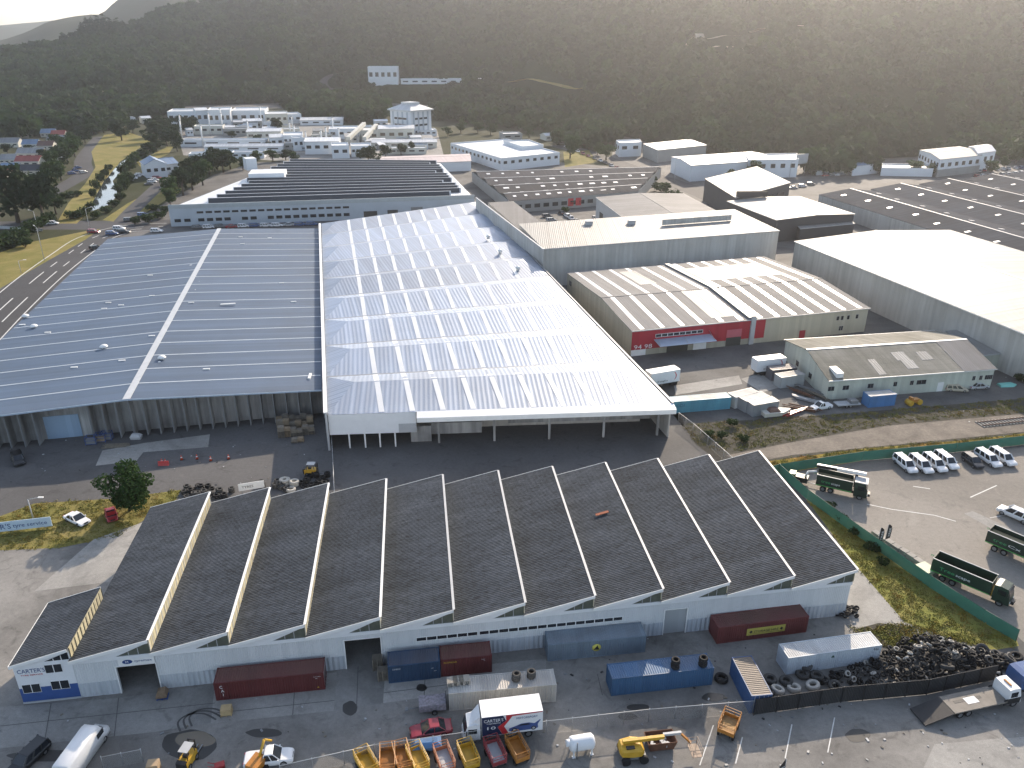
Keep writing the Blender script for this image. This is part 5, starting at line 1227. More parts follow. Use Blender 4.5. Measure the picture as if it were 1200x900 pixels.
v = MB(); v.obox((3.9, -.02, .75), (5.2, 0, 0), (0, .03, 0), (0, 0, 1.05)); v.build('yellow_sign', plain('sign_yellow', (.50, .42, .09), .6), c); text(c, '◆ STORAGE HIRE ◆', (4.2, -.03, 1.08), (1, 0, 0), (0, 0, 1), .5, M_btext, width=4.6); v = MB(); v.obox((4.1, -.028, .92), (4.7, 0, 0), (0, .006, 0), (0, 0, .035)); v.build('sign_rule', M_btext, c)
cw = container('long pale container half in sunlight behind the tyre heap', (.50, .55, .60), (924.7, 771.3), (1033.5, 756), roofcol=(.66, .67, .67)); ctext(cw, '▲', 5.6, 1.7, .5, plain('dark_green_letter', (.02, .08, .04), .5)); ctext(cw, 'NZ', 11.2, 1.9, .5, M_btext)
cwt = container('long off-white ribbed container behind the box truck, pallets on its roof', (.50, .49, .46), (525, 813), (653, 802), roofcol=(.55, .54, .51))
# open rusty-topped blue container set crosswise
p0, p1, q0 = G(881, 816, 2.59), G(857.5, 770, 2.59), G(908, 814, 2.59)
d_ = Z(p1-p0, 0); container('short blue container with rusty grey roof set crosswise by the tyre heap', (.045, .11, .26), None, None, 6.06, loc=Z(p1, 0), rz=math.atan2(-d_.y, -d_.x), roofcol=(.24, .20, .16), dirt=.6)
# far yard containers and truck boxes
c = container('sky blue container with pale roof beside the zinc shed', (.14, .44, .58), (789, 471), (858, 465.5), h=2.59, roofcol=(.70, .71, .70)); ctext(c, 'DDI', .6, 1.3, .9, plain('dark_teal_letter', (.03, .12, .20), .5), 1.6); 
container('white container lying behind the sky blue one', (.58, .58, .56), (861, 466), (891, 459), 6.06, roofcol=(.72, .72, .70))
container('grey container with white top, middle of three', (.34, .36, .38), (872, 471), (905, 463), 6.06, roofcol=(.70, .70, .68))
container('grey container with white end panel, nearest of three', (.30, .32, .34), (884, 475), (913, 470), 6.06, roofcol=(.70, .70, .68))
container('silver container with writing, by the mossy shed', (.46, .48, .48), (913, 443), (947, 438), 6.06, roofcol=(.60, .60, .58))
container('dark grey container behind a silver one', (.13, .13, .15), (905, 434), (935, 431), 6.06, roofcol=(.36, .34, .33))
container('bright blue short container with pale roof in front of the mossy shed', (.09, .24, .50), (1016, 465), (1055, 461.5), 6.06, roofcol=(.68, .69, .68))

def truckbox(label, fl, fr, L=7.2):
    a_, b_ = G(*fl), G(*fr); d_ = b_-a_; rz = math.atan2(d_.y, d_.x); t = thing('box_trailer', label, 'trailer', a_, rz, 'white box trailers in the yard')
    v = MB(); v.obox((0, 0, .95), (L, 0, 0), (0, 2.5, 0), (0, 0, 2.75)); v.build('box_body', M_whiteplain, t)
    v = MB(); v.obox((.2, .25, .65), (L-.4, 0, 0), (0, 2.0, 0), (0, 0, .29)); v.build('chassis', M_black, t)
    for x in (L*.2, L*.3, L*.75, L*.87):
        for y in (.18, 2.32): w = MB(); w.tube((x, y-.14, .48), (x, y+.14, .48), .48, 14); w.build('wheel', M_tyre, t)
    v = MB()
    for k in range(12):
        a0_, a1_ = -.9+.16*k, -.9+.16*(k+1); r1_, r0_ = 1.3, 1.02+.02*abs(k-6)
        P = [(L-2.0+r_*math.cos(a)*.9, 2.35+r_*math.sin(a)*.85) for a, r_ in ((a0_, r1_), (a1_, r1_), (a1_, r0_), (a0_, r0_))]; v.obox((P[3][0], -.015, P[3][1]), (P[0][0]-P[3][0], 0, P[0][1]-P[3][1]), (P[2][0]-P[3][0], 0, P[2][1]-P[3][1]), (0, .012, 0))
    v.build('red_swoosh', M_redt, t); text(t, 'freight', (1.6, -.02, 1.4), (1, 0, 0), (0, 0, 1), .5, M_btext, width=2.6); return t
truckbox('white box trailer with red swoosh beside the zinc shed', (762, 457), (793, 451.5))
truckbox('white box trailer with red swoosh parked near the mossy shed', (886, 441), (923, 436.5))

# ---------------------------------------------------------------- vehicles (x forward, centred, wheels on the ground)
def wheelset(t, xs, ytrack, r, w=.22, name='wheel'):
    for x in xs:
        for s_ in (-1, 1):
            v = MB(); v.lathe([(r*.62, -w/2), (r*.93, -w/2), (r, -w*.3), (r, w*.3), (r*.93, w/2), (r*.62, w/2)], 16, Matrix.Translation((x, s_*ytrack, r)) @ Matrix.Rotation(math.pi/2, 4, 'X'), closed=True); wh = v.build(name, M_tyre, t)
            v = MB(); v.tube((x, s_*ytrack-w*.42, r), (x, s_*ytrack+w*.42, r), r*.63, 12); v.build('rim', M_chrome, wh)
def carshape(t, L, W, H, col, bonnet=.27, boot=.16, waist=.56, ride=.24, style='sedan', hood_drop=.10):
    """lofted body, glasshouse with pillars and roof"""
    hw = W/2; zw = H*waist; zr = ride
    def ring(x, f, zt, zb=zr): 
        a = hw*f; return [(x, -a*.92, zb), (x, -a, zb+(zt-zb)*.35), (x, -a*.985, zb+(zt-zb)*.75), (x, -a*.86, zt), (x, a*.86, zt), (x, a*.985, zb+(zt-zb)*.75), (x, a, zb+(zt-zb)*.35), (x, a*.92, zb)]
    xb = L/2-L*bonnet; xr_ = -L/2+L*boot
    rings = [ring(-L/2, .86, zw*.86, zr+.12), ring(-L/2+.12, .95, zw*.97), ring(-L/2+.5, 1, zw), ring(xr_, 1, zw), ring(0, 1, zw), ring(xb, 1, zw-.02), ring(L/2-.55, .98, zw-hood_drop), ring(L/2-.15, .92, zw-hood_drop-.10), ring(L/2, .80, zw-hood_drop-.28, zr+.10)]
    v = MB(); v.loft(rings, smooth=False); v.build('body', col, t)
    # glasshouse
    if style == 'wagon': top0, top1 = -L/2+.22, xb-.62; bot0 = -L/2+.10
    elif style == 'cab': top0, top1 = xr_+.15, xb-.6; bot0 = xr_
    elif style == 'van': top0, top1 = -L/2+.1, xb-.35; bot0 = -L/2+.06
    else: top0, top1 = xr_+.75, xb-.72; bot0 = xr_+.05
    bot1 = xb+.12; a, b = hw*.90, hw*.74
    v = MB(); v.loft([[(bot0, -a, zw-.02), (bot1, -a, zw-.02), (bot1, a, zw-.02), (bot0, a, zw-.02)], [(top0, -b, H-.05), (top1, -b, H-.05), (top1, b, H-.05), (top0, b, H-.05)]]); v.build('windows', M_glass, t)
    v = MB(); v.loft([[(top0-.02, -b-.02, H-.07), (top1+.02, -b-.02, H-.07), (top1+.02, b+.02, H-.07), (top0-.02, b+.02, H-.07)], [(top0+.06, -b+.06, H), (top1-.08, -b+.06, H), (top1-.08, b-.06, H), (top0+.06, b-.06, H)]])
    for s_ in (-1, 1):
        for f in ((0, .34, .66, 1) if style in ('wagon', 'van') else (0, .5, 1)):
            xb_, xt_ = bot0+(bot1-bot0)*f, top0+(top1-top0)*f; v.tube((xb_, s_*(a+.004), zw-.03), (xt_, s_*(b+.004), H-.05), .11 if style == 'wagon' else .06, 4)
    v.build('roof', col, t)
    for s_ in (-1, 1):
        q = MB(); q.obox((L/2-.22, s_*hw*.62-.16, zw-hood_drop-.30), (.16, 0, 0), (0, .32, 0), (-.06, 0, .15)); q.build('headlight', M_lamp, t)
        q = MB(); q.obox((-L/2-.005, s_*hw*.68-.12, zw*.68), (.10, 0, 0), (0, .24, 0), (0, 0, .2)); q.build('tail_light', M_redt, t)
        q = MB(); q.obox((xb-.15, s_*(hw*.97) if s_ > 0 else -hw*.97-.16, zw+.02), (.12, 0, 0), (0, .16, 0), (0, 0, .14)); q.build('mirror', col, t)
    q = MB(); q.obox((L/2-.10, -hw*.38, zr+.16), (.08, 0, 0), (0, hw*.76, 0), (0, 0, .22)); q.build('grille', M_black, t)
    return zw
def car(label, colm, loc, rz, L=4.5, W=1.8, H=1.45, style='sedan', group=None, name='parked_car', cat='car', **k):
    t = thing(name, label, cat, loc, rz, group); carshape(t, L, W, H, colm, style=style, **k); wheelset(t, (L*.31, -L*.29), W/2-.10, .32 if style != 'cab' else .37); return t
PAINT = {k: plain('car_paint_'+k, c_, .28, .0, var=.03, spec=.6) for k, c_ in dict(white=(.74, .74, .74), black=(.02, .021, .023), silver=(.42, .43, .44), red=(.30, .02, .025), maroon=(.26, .025, .04), blue=(.05, .10, .24), grey=(.14, .145, .15), cream=(.48, .42, .32), green=(.05, .12, .08)).items()}
def heading(x0, y0, x1, y1): a_, b_ = G(x0, y0), G(x1, y1); return math.atan2((b_-a_).y, (b_-a_).x)
# double cab utes with canopies in the car park
ut = thing('white_ute', 'white double cab ute with canopy, at the railway fence end of the car park row', 'ute', G(1059, 551), 0, 'white utes in the car park')
carshape(ut, 5.3, 1.86, 1.80, PAINT['white'], .24, .10, .58, .36, 'wagon', .06); wheelset(ut, (1.65, -1.55), .80, .39, .26)
v = MB(); v.obox((-2.70, -.8, .45), (.14, 0, 0), (0, 1.6, 0), (0, 0, .2)); v.build('bumper', M_chrome, ut)
ulab = ['white double cab ute with canopy, leftmost of the row of four', 'white double cab ute with canopy, second from the left of the row of four', 'white double cab ute with canopy, third from the left of the row of four', 'white double cab ute with canopy, rightmost of the row of four', 'white double cab ute just beside the black car', 'white double cab ute at the right end, beyond the one beside the black car']
uph = heading(1050, 541, 1068, 556)
for k, (x, y) in enumerate(((1060, 548), (1078.5, 548.5), (1094.5, 547), (1108, 544), (1157, 541.5), (1174, 540))):
    o = ut if k == 0 else copy_tree(ut); o.location = G(x, y); o.rotation_euler.z = uph+(.05 if k > 3 else 0); o['label'] = ulab[k]
car('black car parked beside two white utes', PAINT['black'], G(1139, 544), uph, 4.2, 1.8, 1.6, 'wagon')
o = copy_tree(ut); o.location = G(1189, 607); o.rotation_euler.z = heading(1195, 609, 1174, 600); o['label'] = 'white ute parked alone near the green bin truck'
# front yard cars
car('maroon red coupe parked in front of the box truck', PAINT['maroon'], G(505, 858), heading(530, 850, 480, 859), 4.6, 1.85, 1.36, 'sedan', bonnet=.30, boot=.14)
car('white muscle car with black bonnet stripe on the grass strip', PAINT['white'], G(91, 611), heading(82, 605, 101, 614), 4.7, 1.9, 1.32, 'sedan', bonnet=.32, boot=.16)
o = car('small red car with its bonnet raised beside the tree', PAINT['red'], G(131, 606), heading(131, 600, 134, 610), 3.9, 1.65, 1.4, 'sedan'); v = MB(); v.obox((1.0, -.6, .95), (.15, 0, .75), (0, 1.2, 0), (.05, 0, -.01)); v.build('bonnet', PAINT['red'], o)
car('black car in front of the blue roller door', PAINT['black'], G(22, 541), heading(20, 534, 24, 545), 4.5, 1.8, 1.5, 'wagon')
car('dark car at the lower corner of the yard', PAINT['black'], G(34, 893), heading(48, 882, 30, 899), 4.6, 1.8, 1.5, 'wagon')
car('white work ute behind the orange machine', PAINT['white'], G(316, 892), heading(303, 893, 336, 889), 5.0, 1.85, 1.65, 'cab', boot=.40)
# big white van, seen from the rear
vn = thing('white_van', 'long white van with sunlit roof in the front yard', 'van', G(100, 888), heading(92, 905, 118, 868))
v = MB(); Lv = 6.9; sec = lambda x, w_, zt, zb=.35: [(x, -w_, zb), (x, -w_*1.0, zt*.55), (x, -w_*.93, zt*.90), (x, -w_*.75, zt), (x, w_*.75, zt), (x, w_*.93, zt*.90), (x, w_, zt*.55), (x, w_, zb)]
v.loft([sec(-Lv/2, .96, 2.62), sec(-Lv/2+.15, 1.0, 2.72), sec(Lv/2-2.0, 1.0, 2.74), sec(Lv/2-1.5, .99, 2.60), sec(Lv/2-.85, .96, 1.55), sec(Lv/2-.1, .88, 1.15), sec(Lv/2, .8, .8)], smooth=True); v.build('body', PAINT['white'], vn)
v = MB(); v.face((Lv/2-1.44, -.80, 2.46), (Lv/2-.88, -.84, 1.62), (Lv/2-.88, .84, 1.62), (Lv/2-1.44, .80, 2.46)); v.add([(p[0]+.03, p[1], p[2]+.03) for p in ((Lv/2-1.44, -.80, 2.46), (Lv/2-.88, -.84, 1.62), (Lv/2-.88, .84, 1.62), (Lv/2-1.44, .80, 2.46))], [(0, 1, 2, 3)]); v.build('windscreen', M_glass, vn)
for s_ in (-1, 1):
    v = MB(); v.obox((Lv/2-2.3, s_*1.0-.01, 1.4), (1.1, 0, 0), (0, .02, 0), (0, 0, .65)); v.build('side_window', M_glass, vn)
    v = MB(); v.obox((-Lv/2-.02, s_*.5-.38, 1.45), (.03, 0, 0), (0, .76, 0), (0, 0, .7)); v.build('rear_window', M_glass, vn)
    v = MB(); v.obox((-Lv/2-.02, s_*.86-.08, .8), (.03, 0, 0), (0, .16, 0), (0, 0, .5)); v.build('tail_light', M_redt, vn)
wheelset(vn, (2.2, -1.9), .88, .36)

# box truck with race-car livery
tk = thing('box_truck', 'white box truck with navy and red tyre shop livery in the front yard', 'truck', G(590, 858), heading(630, 851, 556, 860))
Lb = 6.6; x0 = -4.1
v = MB(); v.obox((x0, -1.22, 1.05), (Lb, 0, 0), (0, 2.44, 0), (0, 0, 2.75)); v.build('box_body', M_whiteplain, tk)
v = MB(); v.obox((x0+.1, -.45, .62), (8.0, 0, 0), (0, .9, 0), (0, 0, .30)); v.build('chassis', M_black, tk)
cabr = lambda x, zt, w_=1.08: [(x, -w_, .55), (x, -w_, zt*.72), (x, -w_*.9, zt), (x, w_*.9, zt), (x, w_, zt*.72), (x, w_, .55)]
v = MB(); v.loft([cabr(2.65, 2.55), cabr(3.3, 2.6), cabr(4.0, 2.4), cabr(4.32, 1.45), cabr(4.4, .9)]); v.build('cab', M_whiteplain, tk)
v = MB(); v.loft([[(2.62, -.98, 2.5), (2.62, .98, 2.5), (2.62, .9, 3.65), (2.62, -.9, 3.65)], [(3.9, -.9, 2.45), (3.9, .9, 2.45), (3.5, .7, 2.7), (3.5, -.7, 2.7)]]); v.build('wind_deflector', M_whiteplain, tk)
v = MB(); v.obox((4.08, -.92, 1.50), (.30, 0, -.02), (0, 1.84, 0), (-.27, 0, .85)); v.build('windscreen', M_glass, tk)
for s_ in (-1, 1): 
    v = MB(); v.obox((3.0, s_*1.06-.02, 1.45), (.95, 0, 0), (0, .05, 0), (0, 0, .62)); v.build('side_window', M_glass, tk)
    v = MB(); v.obox((4.1, s_*1.25-.08, 1.5), (.1, 0, 0), (0, .16, 0), (0, 0, .5)); v.build('mirror', M_black, tk)
    v = MB(); v.obox((4.36, s_*.78-.16, .75), (.08, 0, 0), (0, .32, 0), (0, 0, .22)); v.build('headlight', M_lamp, tk)
v = MB(); v.obox((4.38, -1.05, .5), (.12, 0, 0), (0, 2.1, 0), (0, 0, .24)); v.build('bumper', M_lgrey, tk)
wheelset(tk, (3.4, -2.6), .92, .45, .26)
yS = 1.225    # the side towards the camera is the truck's left (+y after the turn)
def sidep(x, z, o=0.0): return Vector((-x, yS+o, z))      # x grows to the right in the photo
X0, X1 = -(x0+Lb), -x0
def spoly(pts, mat, name, o0, o1=.006):
    v = MB(); v.loft([[sidep(x, z, o0) for x, z in pts], [sidep(x, z, o0+o1) for x, z in pts]]); return v.build(name, mat, tk, True)
spoly([(X0+.02, 1.1), (X0+2.2, 1.1), (X0+1.7, 2.2), (X0+2.6, 3.0), (X0+2.3, 3.75), (X0+.02, 3.75)], plain('livery_navy', (.018, .028, .075), .4), 'navy_panel', .002)
spoly([(X0+2.22, 1.1), (X0+2.9, 1.1), (X0+2.4, 2.2), (X0+3.3, 3.55), (X1-.05, 3.65), (X1-.05, 3.75), (X0+2.6, 3.75), (X0+2.62, 3.0), (X0+1.72, 2.2)], M_redt, 'red_stripe', .004)
text(tk, "CARTER'S", sidep(X0+.2, 3.0, .012), (-1, 0, 0), (0, 0, 1), .6, M_wtext, width=2.1); text(tk, 'TYRE SERVICE', sidep(X0+.5, 2.72, .012), (-1, 0, 0), (0, 0, 1), .22, M_wtext, width=1.5)
text(tk, '10', sidep(X0+.35, 1.95, .012), (-1, 0, 0), (0, 0, 1), .6, M_wtext, width=.9); text(tk, 'MOTORSPORT', sidep(X0+3.7, 3.0, .012), (-1, 0, 0), (0, 0, 1), .4, M_deepblue, width=2.3)
spoly([(X0+2.9, 1.45), (X0+2.95, 1.8), (X0+3.5, 2.0), (X0+4.2, 2.3), (X0+5.1, 2.35), (X0+5.7, 2.15), (X0+6.3, 2.65), (X0+6.35, 2.55), (X0+6.05, 2.0), (X0+6.1, 1.5), (X0+5.8, 1.35), (X0+3.3, 1.3)], plain('livery_blue', (.06, .10, .26), .4), 'race_car_graphic', .006)
spoly([(X0+3.9, 2.02), (X0+4.3, 2.24), (X0+5.0, 2.26), (X0+5.3, 2.05)], M_btext, 'graphic_window', .014); 
for x in (3.5, 5.6): spoly([(X0+x+.28*math.cos(k*.5236), 1.5+.28*math.sin(k*.5236)) for k in range(12)], M_btext, 'graphic_wheel', .014); spoly([(X0+x+.15*math.cos(k*.5236), 1.5+.15*math.sin(k*.5236)) for k in range(12)], M_lgrey, 'graphic_rim', .021)

# tilt tray truck by the black fence
p0, p1 = G(1075, 842), G(1185, 818); tt_ = thing('tilt_tray_truck', 'white cab tilt tray truck with bare deck beside the black fence', 'truck', (p0+p1)/2, heading(1075, 842, 1185, 818))
Lt = (p1-p0).length; dk = -Lt/2
v = MB(); v.obox((dk+3.6, -1.25, 1.0), (Lt-5.6, 0, 0), (0, 2.5, 0), (0, 0, .16)); d_ = v.build('deck', plain('deck_plate', (.21, .19, .165), .75, var=.3, scale=1), tt_)
v = MB(); v.obox((dk+6.0, -.5, 1.162), (1.5, 0, 0), (0, .9, 0), (0, 0, .02)); v.build('white_plate', M_trim, d_); v = MB(); v.obox((dk+4.6, -.05, 1.162), (3.6, 0, 0), (0, .35, 0), (0, 0, .015)); v.build('winch_track', M_black, d_)
v = MB(); v.obox((dk, -1.25, .12), (3.6, 0, .86), (0, 2.5, 0), (-.03, 0, .14)); v.build('ramp', plain('ramp_black', (.030, .030, .032), .7, var=.3, scale=2), tt_)
v = MB(); v.obox((dk+3.0, -.45, .6), (Lt-4.2, 0, 0), (0, .9, 0), (0, 0, .38)); v.build('chassis', M_black, tt_)
cb = lambda x, zt, w_=1.15: [(x, -w_, .55), (x, -w_, zt*.72), (x, -w_*.92, zt), (x, w_*.92, zt), (x, w_, zt*.72), (x, w_, .55)]
xc = Lt/2-1.9
v = MB(); v.loft([cb(xc, 2.55), cb(xc+.6, 2.65), cb(xc+1.4, 2.6), cb(xc+1.75, 1.6), cb(xc+1.85, .9)]); v.build('cab', M_whiteplain, tt_)
v = MB(); v.obox((xc+1.50, -.95, 1.62), (.24, 0, 0), (0, 1.9, 0), (-.23, 0, .8)); v.build('windscreen', M_glass, tt_)
for s_ in (-1, 1): v = MB(); v.obox((xc+.25, s_*1.13-.02, 1.5), (.95, 0, 0), (0, .05, 0), (0, 0, .7)); v.build('side_window', M_glass, tt_); v = MB(); v.obox((xc-.5, s_*1.16-.02, .6), (2.2, 0, 0), (0, .05, 0), (0, 0, .8)); v.build('dark_skirt', M_black, tt_)
v = MB(); v.obox((xc+.5, -.5, 2.63), (.2, 0, 0), (0, 1.0, 0), (0, 0, .12)); v.build('light_bar', M_orange, tt_)
wheelset(tt_, (xc+1.0, dk+4.6, dk+5.7), 1.0, .46, .28)
o = thing('dark_truck', 'dark blue truck cab cut off behind the tilt tray cab', 'truck', G(1203, 801), heading(1180, 804, 1200, 800)); v = MB(); v.loft([cb(-2.2, 2.5), cb(-1.5, 2.6), cb(1.2, 2.55), cb(1.9, 1.5), cb(2.0, .8)]); v.build('cab', PAINT['blue'], o); v = MB(); v.obox((1.3, -.95, 1.55), (.55, 0, -.02), (0, 1.9, 0), (-.3, 0, .85)); v.build('windscreen', M_glass, o); wheelset(o, (1.0, -1.2), .98, .46)

# green tree-care trucks
def hgv(label, loc, rz, Lb, Hb, bodym, open_top=False, name='green_truck', text_=None, axles=(-1.6, -2.9), cabm=None, base=1.1):
    t = thing(name, label, 'truck', loc, rz); x0 = -Lb/2-1.2; cm = cabm or bodym
    if open_top:
        v = MB()
        for o_, ex, ey in (((x0, -1.25, base), (Lb, 0, 0), (0, .08, 0)), ((x0, 1.17, base), (Lb, 0, 0), (0, .08, 0)), ((x0, -1.17, base), (.08, 0, 0), (0, 2.34, 0)), ((x0+Lb-.08, -1.17, base), (.08, 0, 0), (0, 2.34, 0))): v.obox(o_, ex, ey, (0, 0, Hb))
        v.obox((x0+.08, -1.17, base), (Lb-.16, 0, 0), (0, 2.34, 0), (0, 0, Hb*.62 if open_top == 'full' else .1), 1); v.build('bin_body', [bodym, plain('chip_load', (.40, .33, .20), .95, var=.3, scale=2) if open_top == 'full' else M_black], t)
        v = MB()
        for s_ in (-1, 1): v.obox((x0-.02, s_*1.22-.07, base+Hb), (Lb+.04, 0, 0), (0, .14, 0), (0, 0, .07))
        v.build('top_rail', M_lgrey, t)
    else:
        v = MB(); v.obox((x0, -1.25, base), (Lb, 0, 0), (0, 2.5, 0), (0, 0, Hb)); v.build('body', bodym, t)
    v = MB(); v.obox((x0+.2, -.5, .62), (Lb+2.6, 0, 0), (0, 1.0, 0), (0, 0, .46)); v.build('chassis', M_black, t)
    xc = Lb/2-.9; v = MB(); v.loft([cb(xc, 2.9), cb(xc+.6, 3.0), cb(xc+1.6, 2.9), cb(xc+1.95, 1.8), cb(xc+2.1, .9)]); v.build('cab', cm, t)
    v = MB(); v.obox((xc+1.66, -.98, 1.85), (.30, 0, 0), (0, 1.96, 0), (-.26, 0, .9)); v.build('windscreen', M_glass, t)
    for s_ in (-1, 1):
        v = MB(); v.obox((xc+.5, s_*1.13-.02, 1.75), (1.0, 0, 0), (0, .05, 0), (0, 0, .75)); v.build('side_window', M_glass, t)
        v = MB(); v.obox((x0, s_*1.26-.01, base+.03), (Lb, 0, 0), (0, .02, 0), (0, 0, .12)); v.build('green_stripe', plain('lime_stripe', (.10, .40, .10), .5), t)
        v = MB(); v.obox((xc+1.7, s_*1.35-.1, 1.9), (.1, 0, 0), (0, .2, 0), (0, 0, .55)); v.build('mirror', M_black, t)
        v = MB(); v.obox((xc+2.06, s_*.8-.18, .85), (.08, 0, 0), (0, .36, 0), (0, 0, .22)); v.build('headlight', M_lamp, t)
        if text_:
            r_ = (s_*-1, 0, 0); e = -s_*Lb*.36-1.2
            text(t, text_[0], (e if s_ > 0 else -Lb*.36-1.2, s_*1.275, base+Hb*.35), r_, (0, 0, 1), .7, plain('leaf_green_letter', (.06, .34, .14), .5), width=Lb*.26)
            text(t, text_[1], ((Lb*.06-1.2-(0 if s_ > 0 else Lb*.14)), s_*1.275, base+Hb*.35), r_, (0, 0, 1), .6, M_wtext, width=Lb*.24)
    wheelset(t, (xc+1.0,)+axles, 1.02, .48, .28); return t, x0, xc
M_dkgreen = plain('dark_green_body', (.012, .030, .020), .45, var=.2)
g1, gx0, gxc = hgv('dark green chip truck with loader crane in the car park corner', G(985, 577), heading(960, 568, 1014, 580), 5.6, 1.9, M_dkgreen, 'full', text_=('tree', 'scape'), axles=(-1.6, -2.8))
v = MB(); v.obox((gx0-.3, 1.0, 3.2), (7.6, 0, .25), (0, .45, 0), (0, 0, .5)); b_ = v.build('crane_boom', M_trim, g1); v = MB(); v.obox((gx0-.4, .95, 3.15), (3.2, 0, .1), (0, .55, 0), (0, 0, .45)); v.build('boom_sleeve', M_black, b_); v = MB(); v.obox((gxc-.1, -1.1, 3.02), (2.0, 0, 0), (0, 2.2, 0), (0, 0, .14)); v.build('cab_guard', M_lgrey, g1)
v = MB(); v.tube((gx0+5.9, 1.0, 1.0), (gx0+5.9, 1.0, 3.3), .22, 8); v.build('crane_post', M_black, g1)
ch = thing('wood_chipper', 'black and green wood chipper trailer behind the crane truck', 'chipper', G(938, 566), heading(925, 562, 957, 570))
v = MB(); v.box((0, 0, 1.0), (2.2, 1.5, .9)); v.build('engine_housing', M_black, ch); v = MB(); v.obox((-2.0, -.7, .8), (1.0, 0, .1), (0, 1.4, 0), (0, 0, .9)); v.build('feed_hopper', M_green, ch); v = MB(); v.tube((.6, 0, 1.4), (.9, 0, 2.5), .18, 8); v.tube((.9, 0, 2.5), (2.2, 0, 2.9), .18, 8); v.build('chute', M_trim, ch); v = MB(); v.tube((1.1, 0, .5), (3.4, 0, .5), .07, 6); v.build('drawbar', M_trim, ch); wheelset(ch, (-.2,), .85, .36)
g2, x0_, xc_ = hgv('long dark green truck with open bin beside the green fence', G(1136, 690), heading(1095, 668, 1182, 705), 7.6, 2.0, plain('bottle_green_body', (.016, .040, .026), .4, var=.2), True, text_=('Tree', 'scape'), axles=(-2.0, -3.3))
v = MB()
for k in range(6): v.obox((x0_+7.75, -1.1, 1.0+.3*k), (.06, 0, 0), (0, .5, 0), (0, 0, .05))
for y in (-1.1, -.65): v.obox((x0_+7.74, y, .9), (.05, 0, 0), (0, .05, 0), (0, 0, 1.8))
v.build('ladder', M_yellow, g2)
g3, _, _ = hgv('green tipper with pale load cut off by the frame edge', G(1196, 655), heading(1172, 643, 1240, 672), 7.0, 1.9, M_dkgreen, 'full', text_=('tree', 'Cx'), axles=(-2.0, -3.3))
for k, (x, y, yt) in enumerate(((1027, 642, 621), (1036, 638, 617))):
    p = G(x, y); f = thing('feather_flag', ['black feather flag, first along the green fence', 'black feather flag, second along the green fence'][k], 'flag', p, R(8), 'feather flags'); v = MB(); v.tube((0, 0, 0), (0, 0, 3.5), .03, 6); v.build('pole', M_lgrey, f)
    v = MB(); pr = [(.04, .9), (.70, 1.1), (.75, 2.6), (.60, 3.2), (.3, 3.5), (.04, 3.55)]; v.loft([[(a, -.008, b) for a, b in pr], [(a, .008, b) for a, b in pr]]); bn = v.build('banner', M_black, f, True); text(f, 'TREE', (.58, -.014, 1.3), (0, 0, 1), (-1, 0, 0), .4, M_wtext, width=1.6)
f = thing('feather_flag', 'black feather flag at the bottom of the front yard', 'flag', G(918, 908), R(20)); v = MB(); v.tube((0, 0, 0), (0, 0, 2.3), .03, 6); v.build('pole', M_lgrey, f); pr = [(-.9, 1.0), (-.2, .4), (.1, 1.2), (-.1, 2.3)]; v = MB(); v.loft([[(a, -.008, b) for a, b in pr], [(a, .008, b) for a, b in pr]]); v.build('banner', M_black, f, True); text(f, 'OPEN', (-.62, -.014, .95), (1, 0, .3), (-.3, 0, 1), .3, M_wtext, width=.6)

# ---------------------------------------------------------------- tyres
def tyre_mesh(Ro, Ri, w, mat):
    v = MB(); v.lathe([(Ri, -w*.36), (Ri*1.08, -w*.46), (Ro*.86, -w*.5), (Ro*.97, -w*.40), (Ro, -w*.2), (Ro, w*.2), (Ro*.97, w*.40), (Ro*.86, w*.5), (Ri*1.08, w*.46), (Ri, w*.36)], 16, closed=True)
    me = v.mesh('tyre', mat); return me
TM = {'s': tyre_mesh(.34, .20, .22, M_tyre), 'g': tyre_mesh(.36, .21, .24, M_tyreg), 'w': tyre_mesh(.36, .21, .24, M_tyrew), 'm': tyre_mesh(.52, .28, .30, M_tyre), 'mg': tyre_mesh(.52, .28, .30, M_tyreg),
      'L': tyre_mesh(.80, .40, .50, M_tyreg), 'Lw': tyre_mesh(.80, .40, .50, M_tyrew), 'Lb': tyre_mesh(.80, .42, .55, M_tyre)}
def tyre(kind, p, label, group, tilt=None, rz=0.0):
    o = bpy.data.objects.new('tyre', TM[kind]); C.objects.link(o); o.location = p
    if tilt: o.rotation_euler = tilt
    return tag(o, label, 'tyre', group)
HEAP = [G(x, y) for x, y in ((948, 808), (965, 795), (1000, 780), (1034, 768), (1048, 756), (1075, 745), (1105, 748), (1140, 763), (1188, 768), (1192, 785), (1166, 790), (1100, 797), (1040, 806))]
def inside(x, y, P):
    r_ = False; j = len(P)-1
    for i in range(len(P)):
        if (P[i].y > y) != (P[j].y > y) and x < (P[j].x-P[i].x)*(y-P[i].y)/(P[j].y-P[i].y)+P[i].x: r_ = not r_
        j = i
    return r_
def edge_d(x, y, P):
    b = 1e9
    for i in range(len(P)):
        a_, c_ = P[i], P[(i+1) % len(P)]; d_ = c_-a_; t = max(0, min(1, ((x-a_.x)*d_.x+(y-a_.y)*d_.y)/(d_.x**2+d_.y**2))); b = min(b, math.hypot(x-a_.x-d_.x*t, y-a_.y-d_.y*t))
    return b
xs_, ys_ = [p.x for p in HEAP], [p.y for p in HEAP]; g = random.Random(11); cnt = 0
def heap_h(x, y): return min(1.5, .15+edge_d(x, y, HEAP)*.5)*(.8+.35*mnoise.noise(Vector((x*.5, y*.5, 0))))
gx = math.ceil(min(xs_)*2)/2; spots = []
stepx = .80
yy = min(ys_)
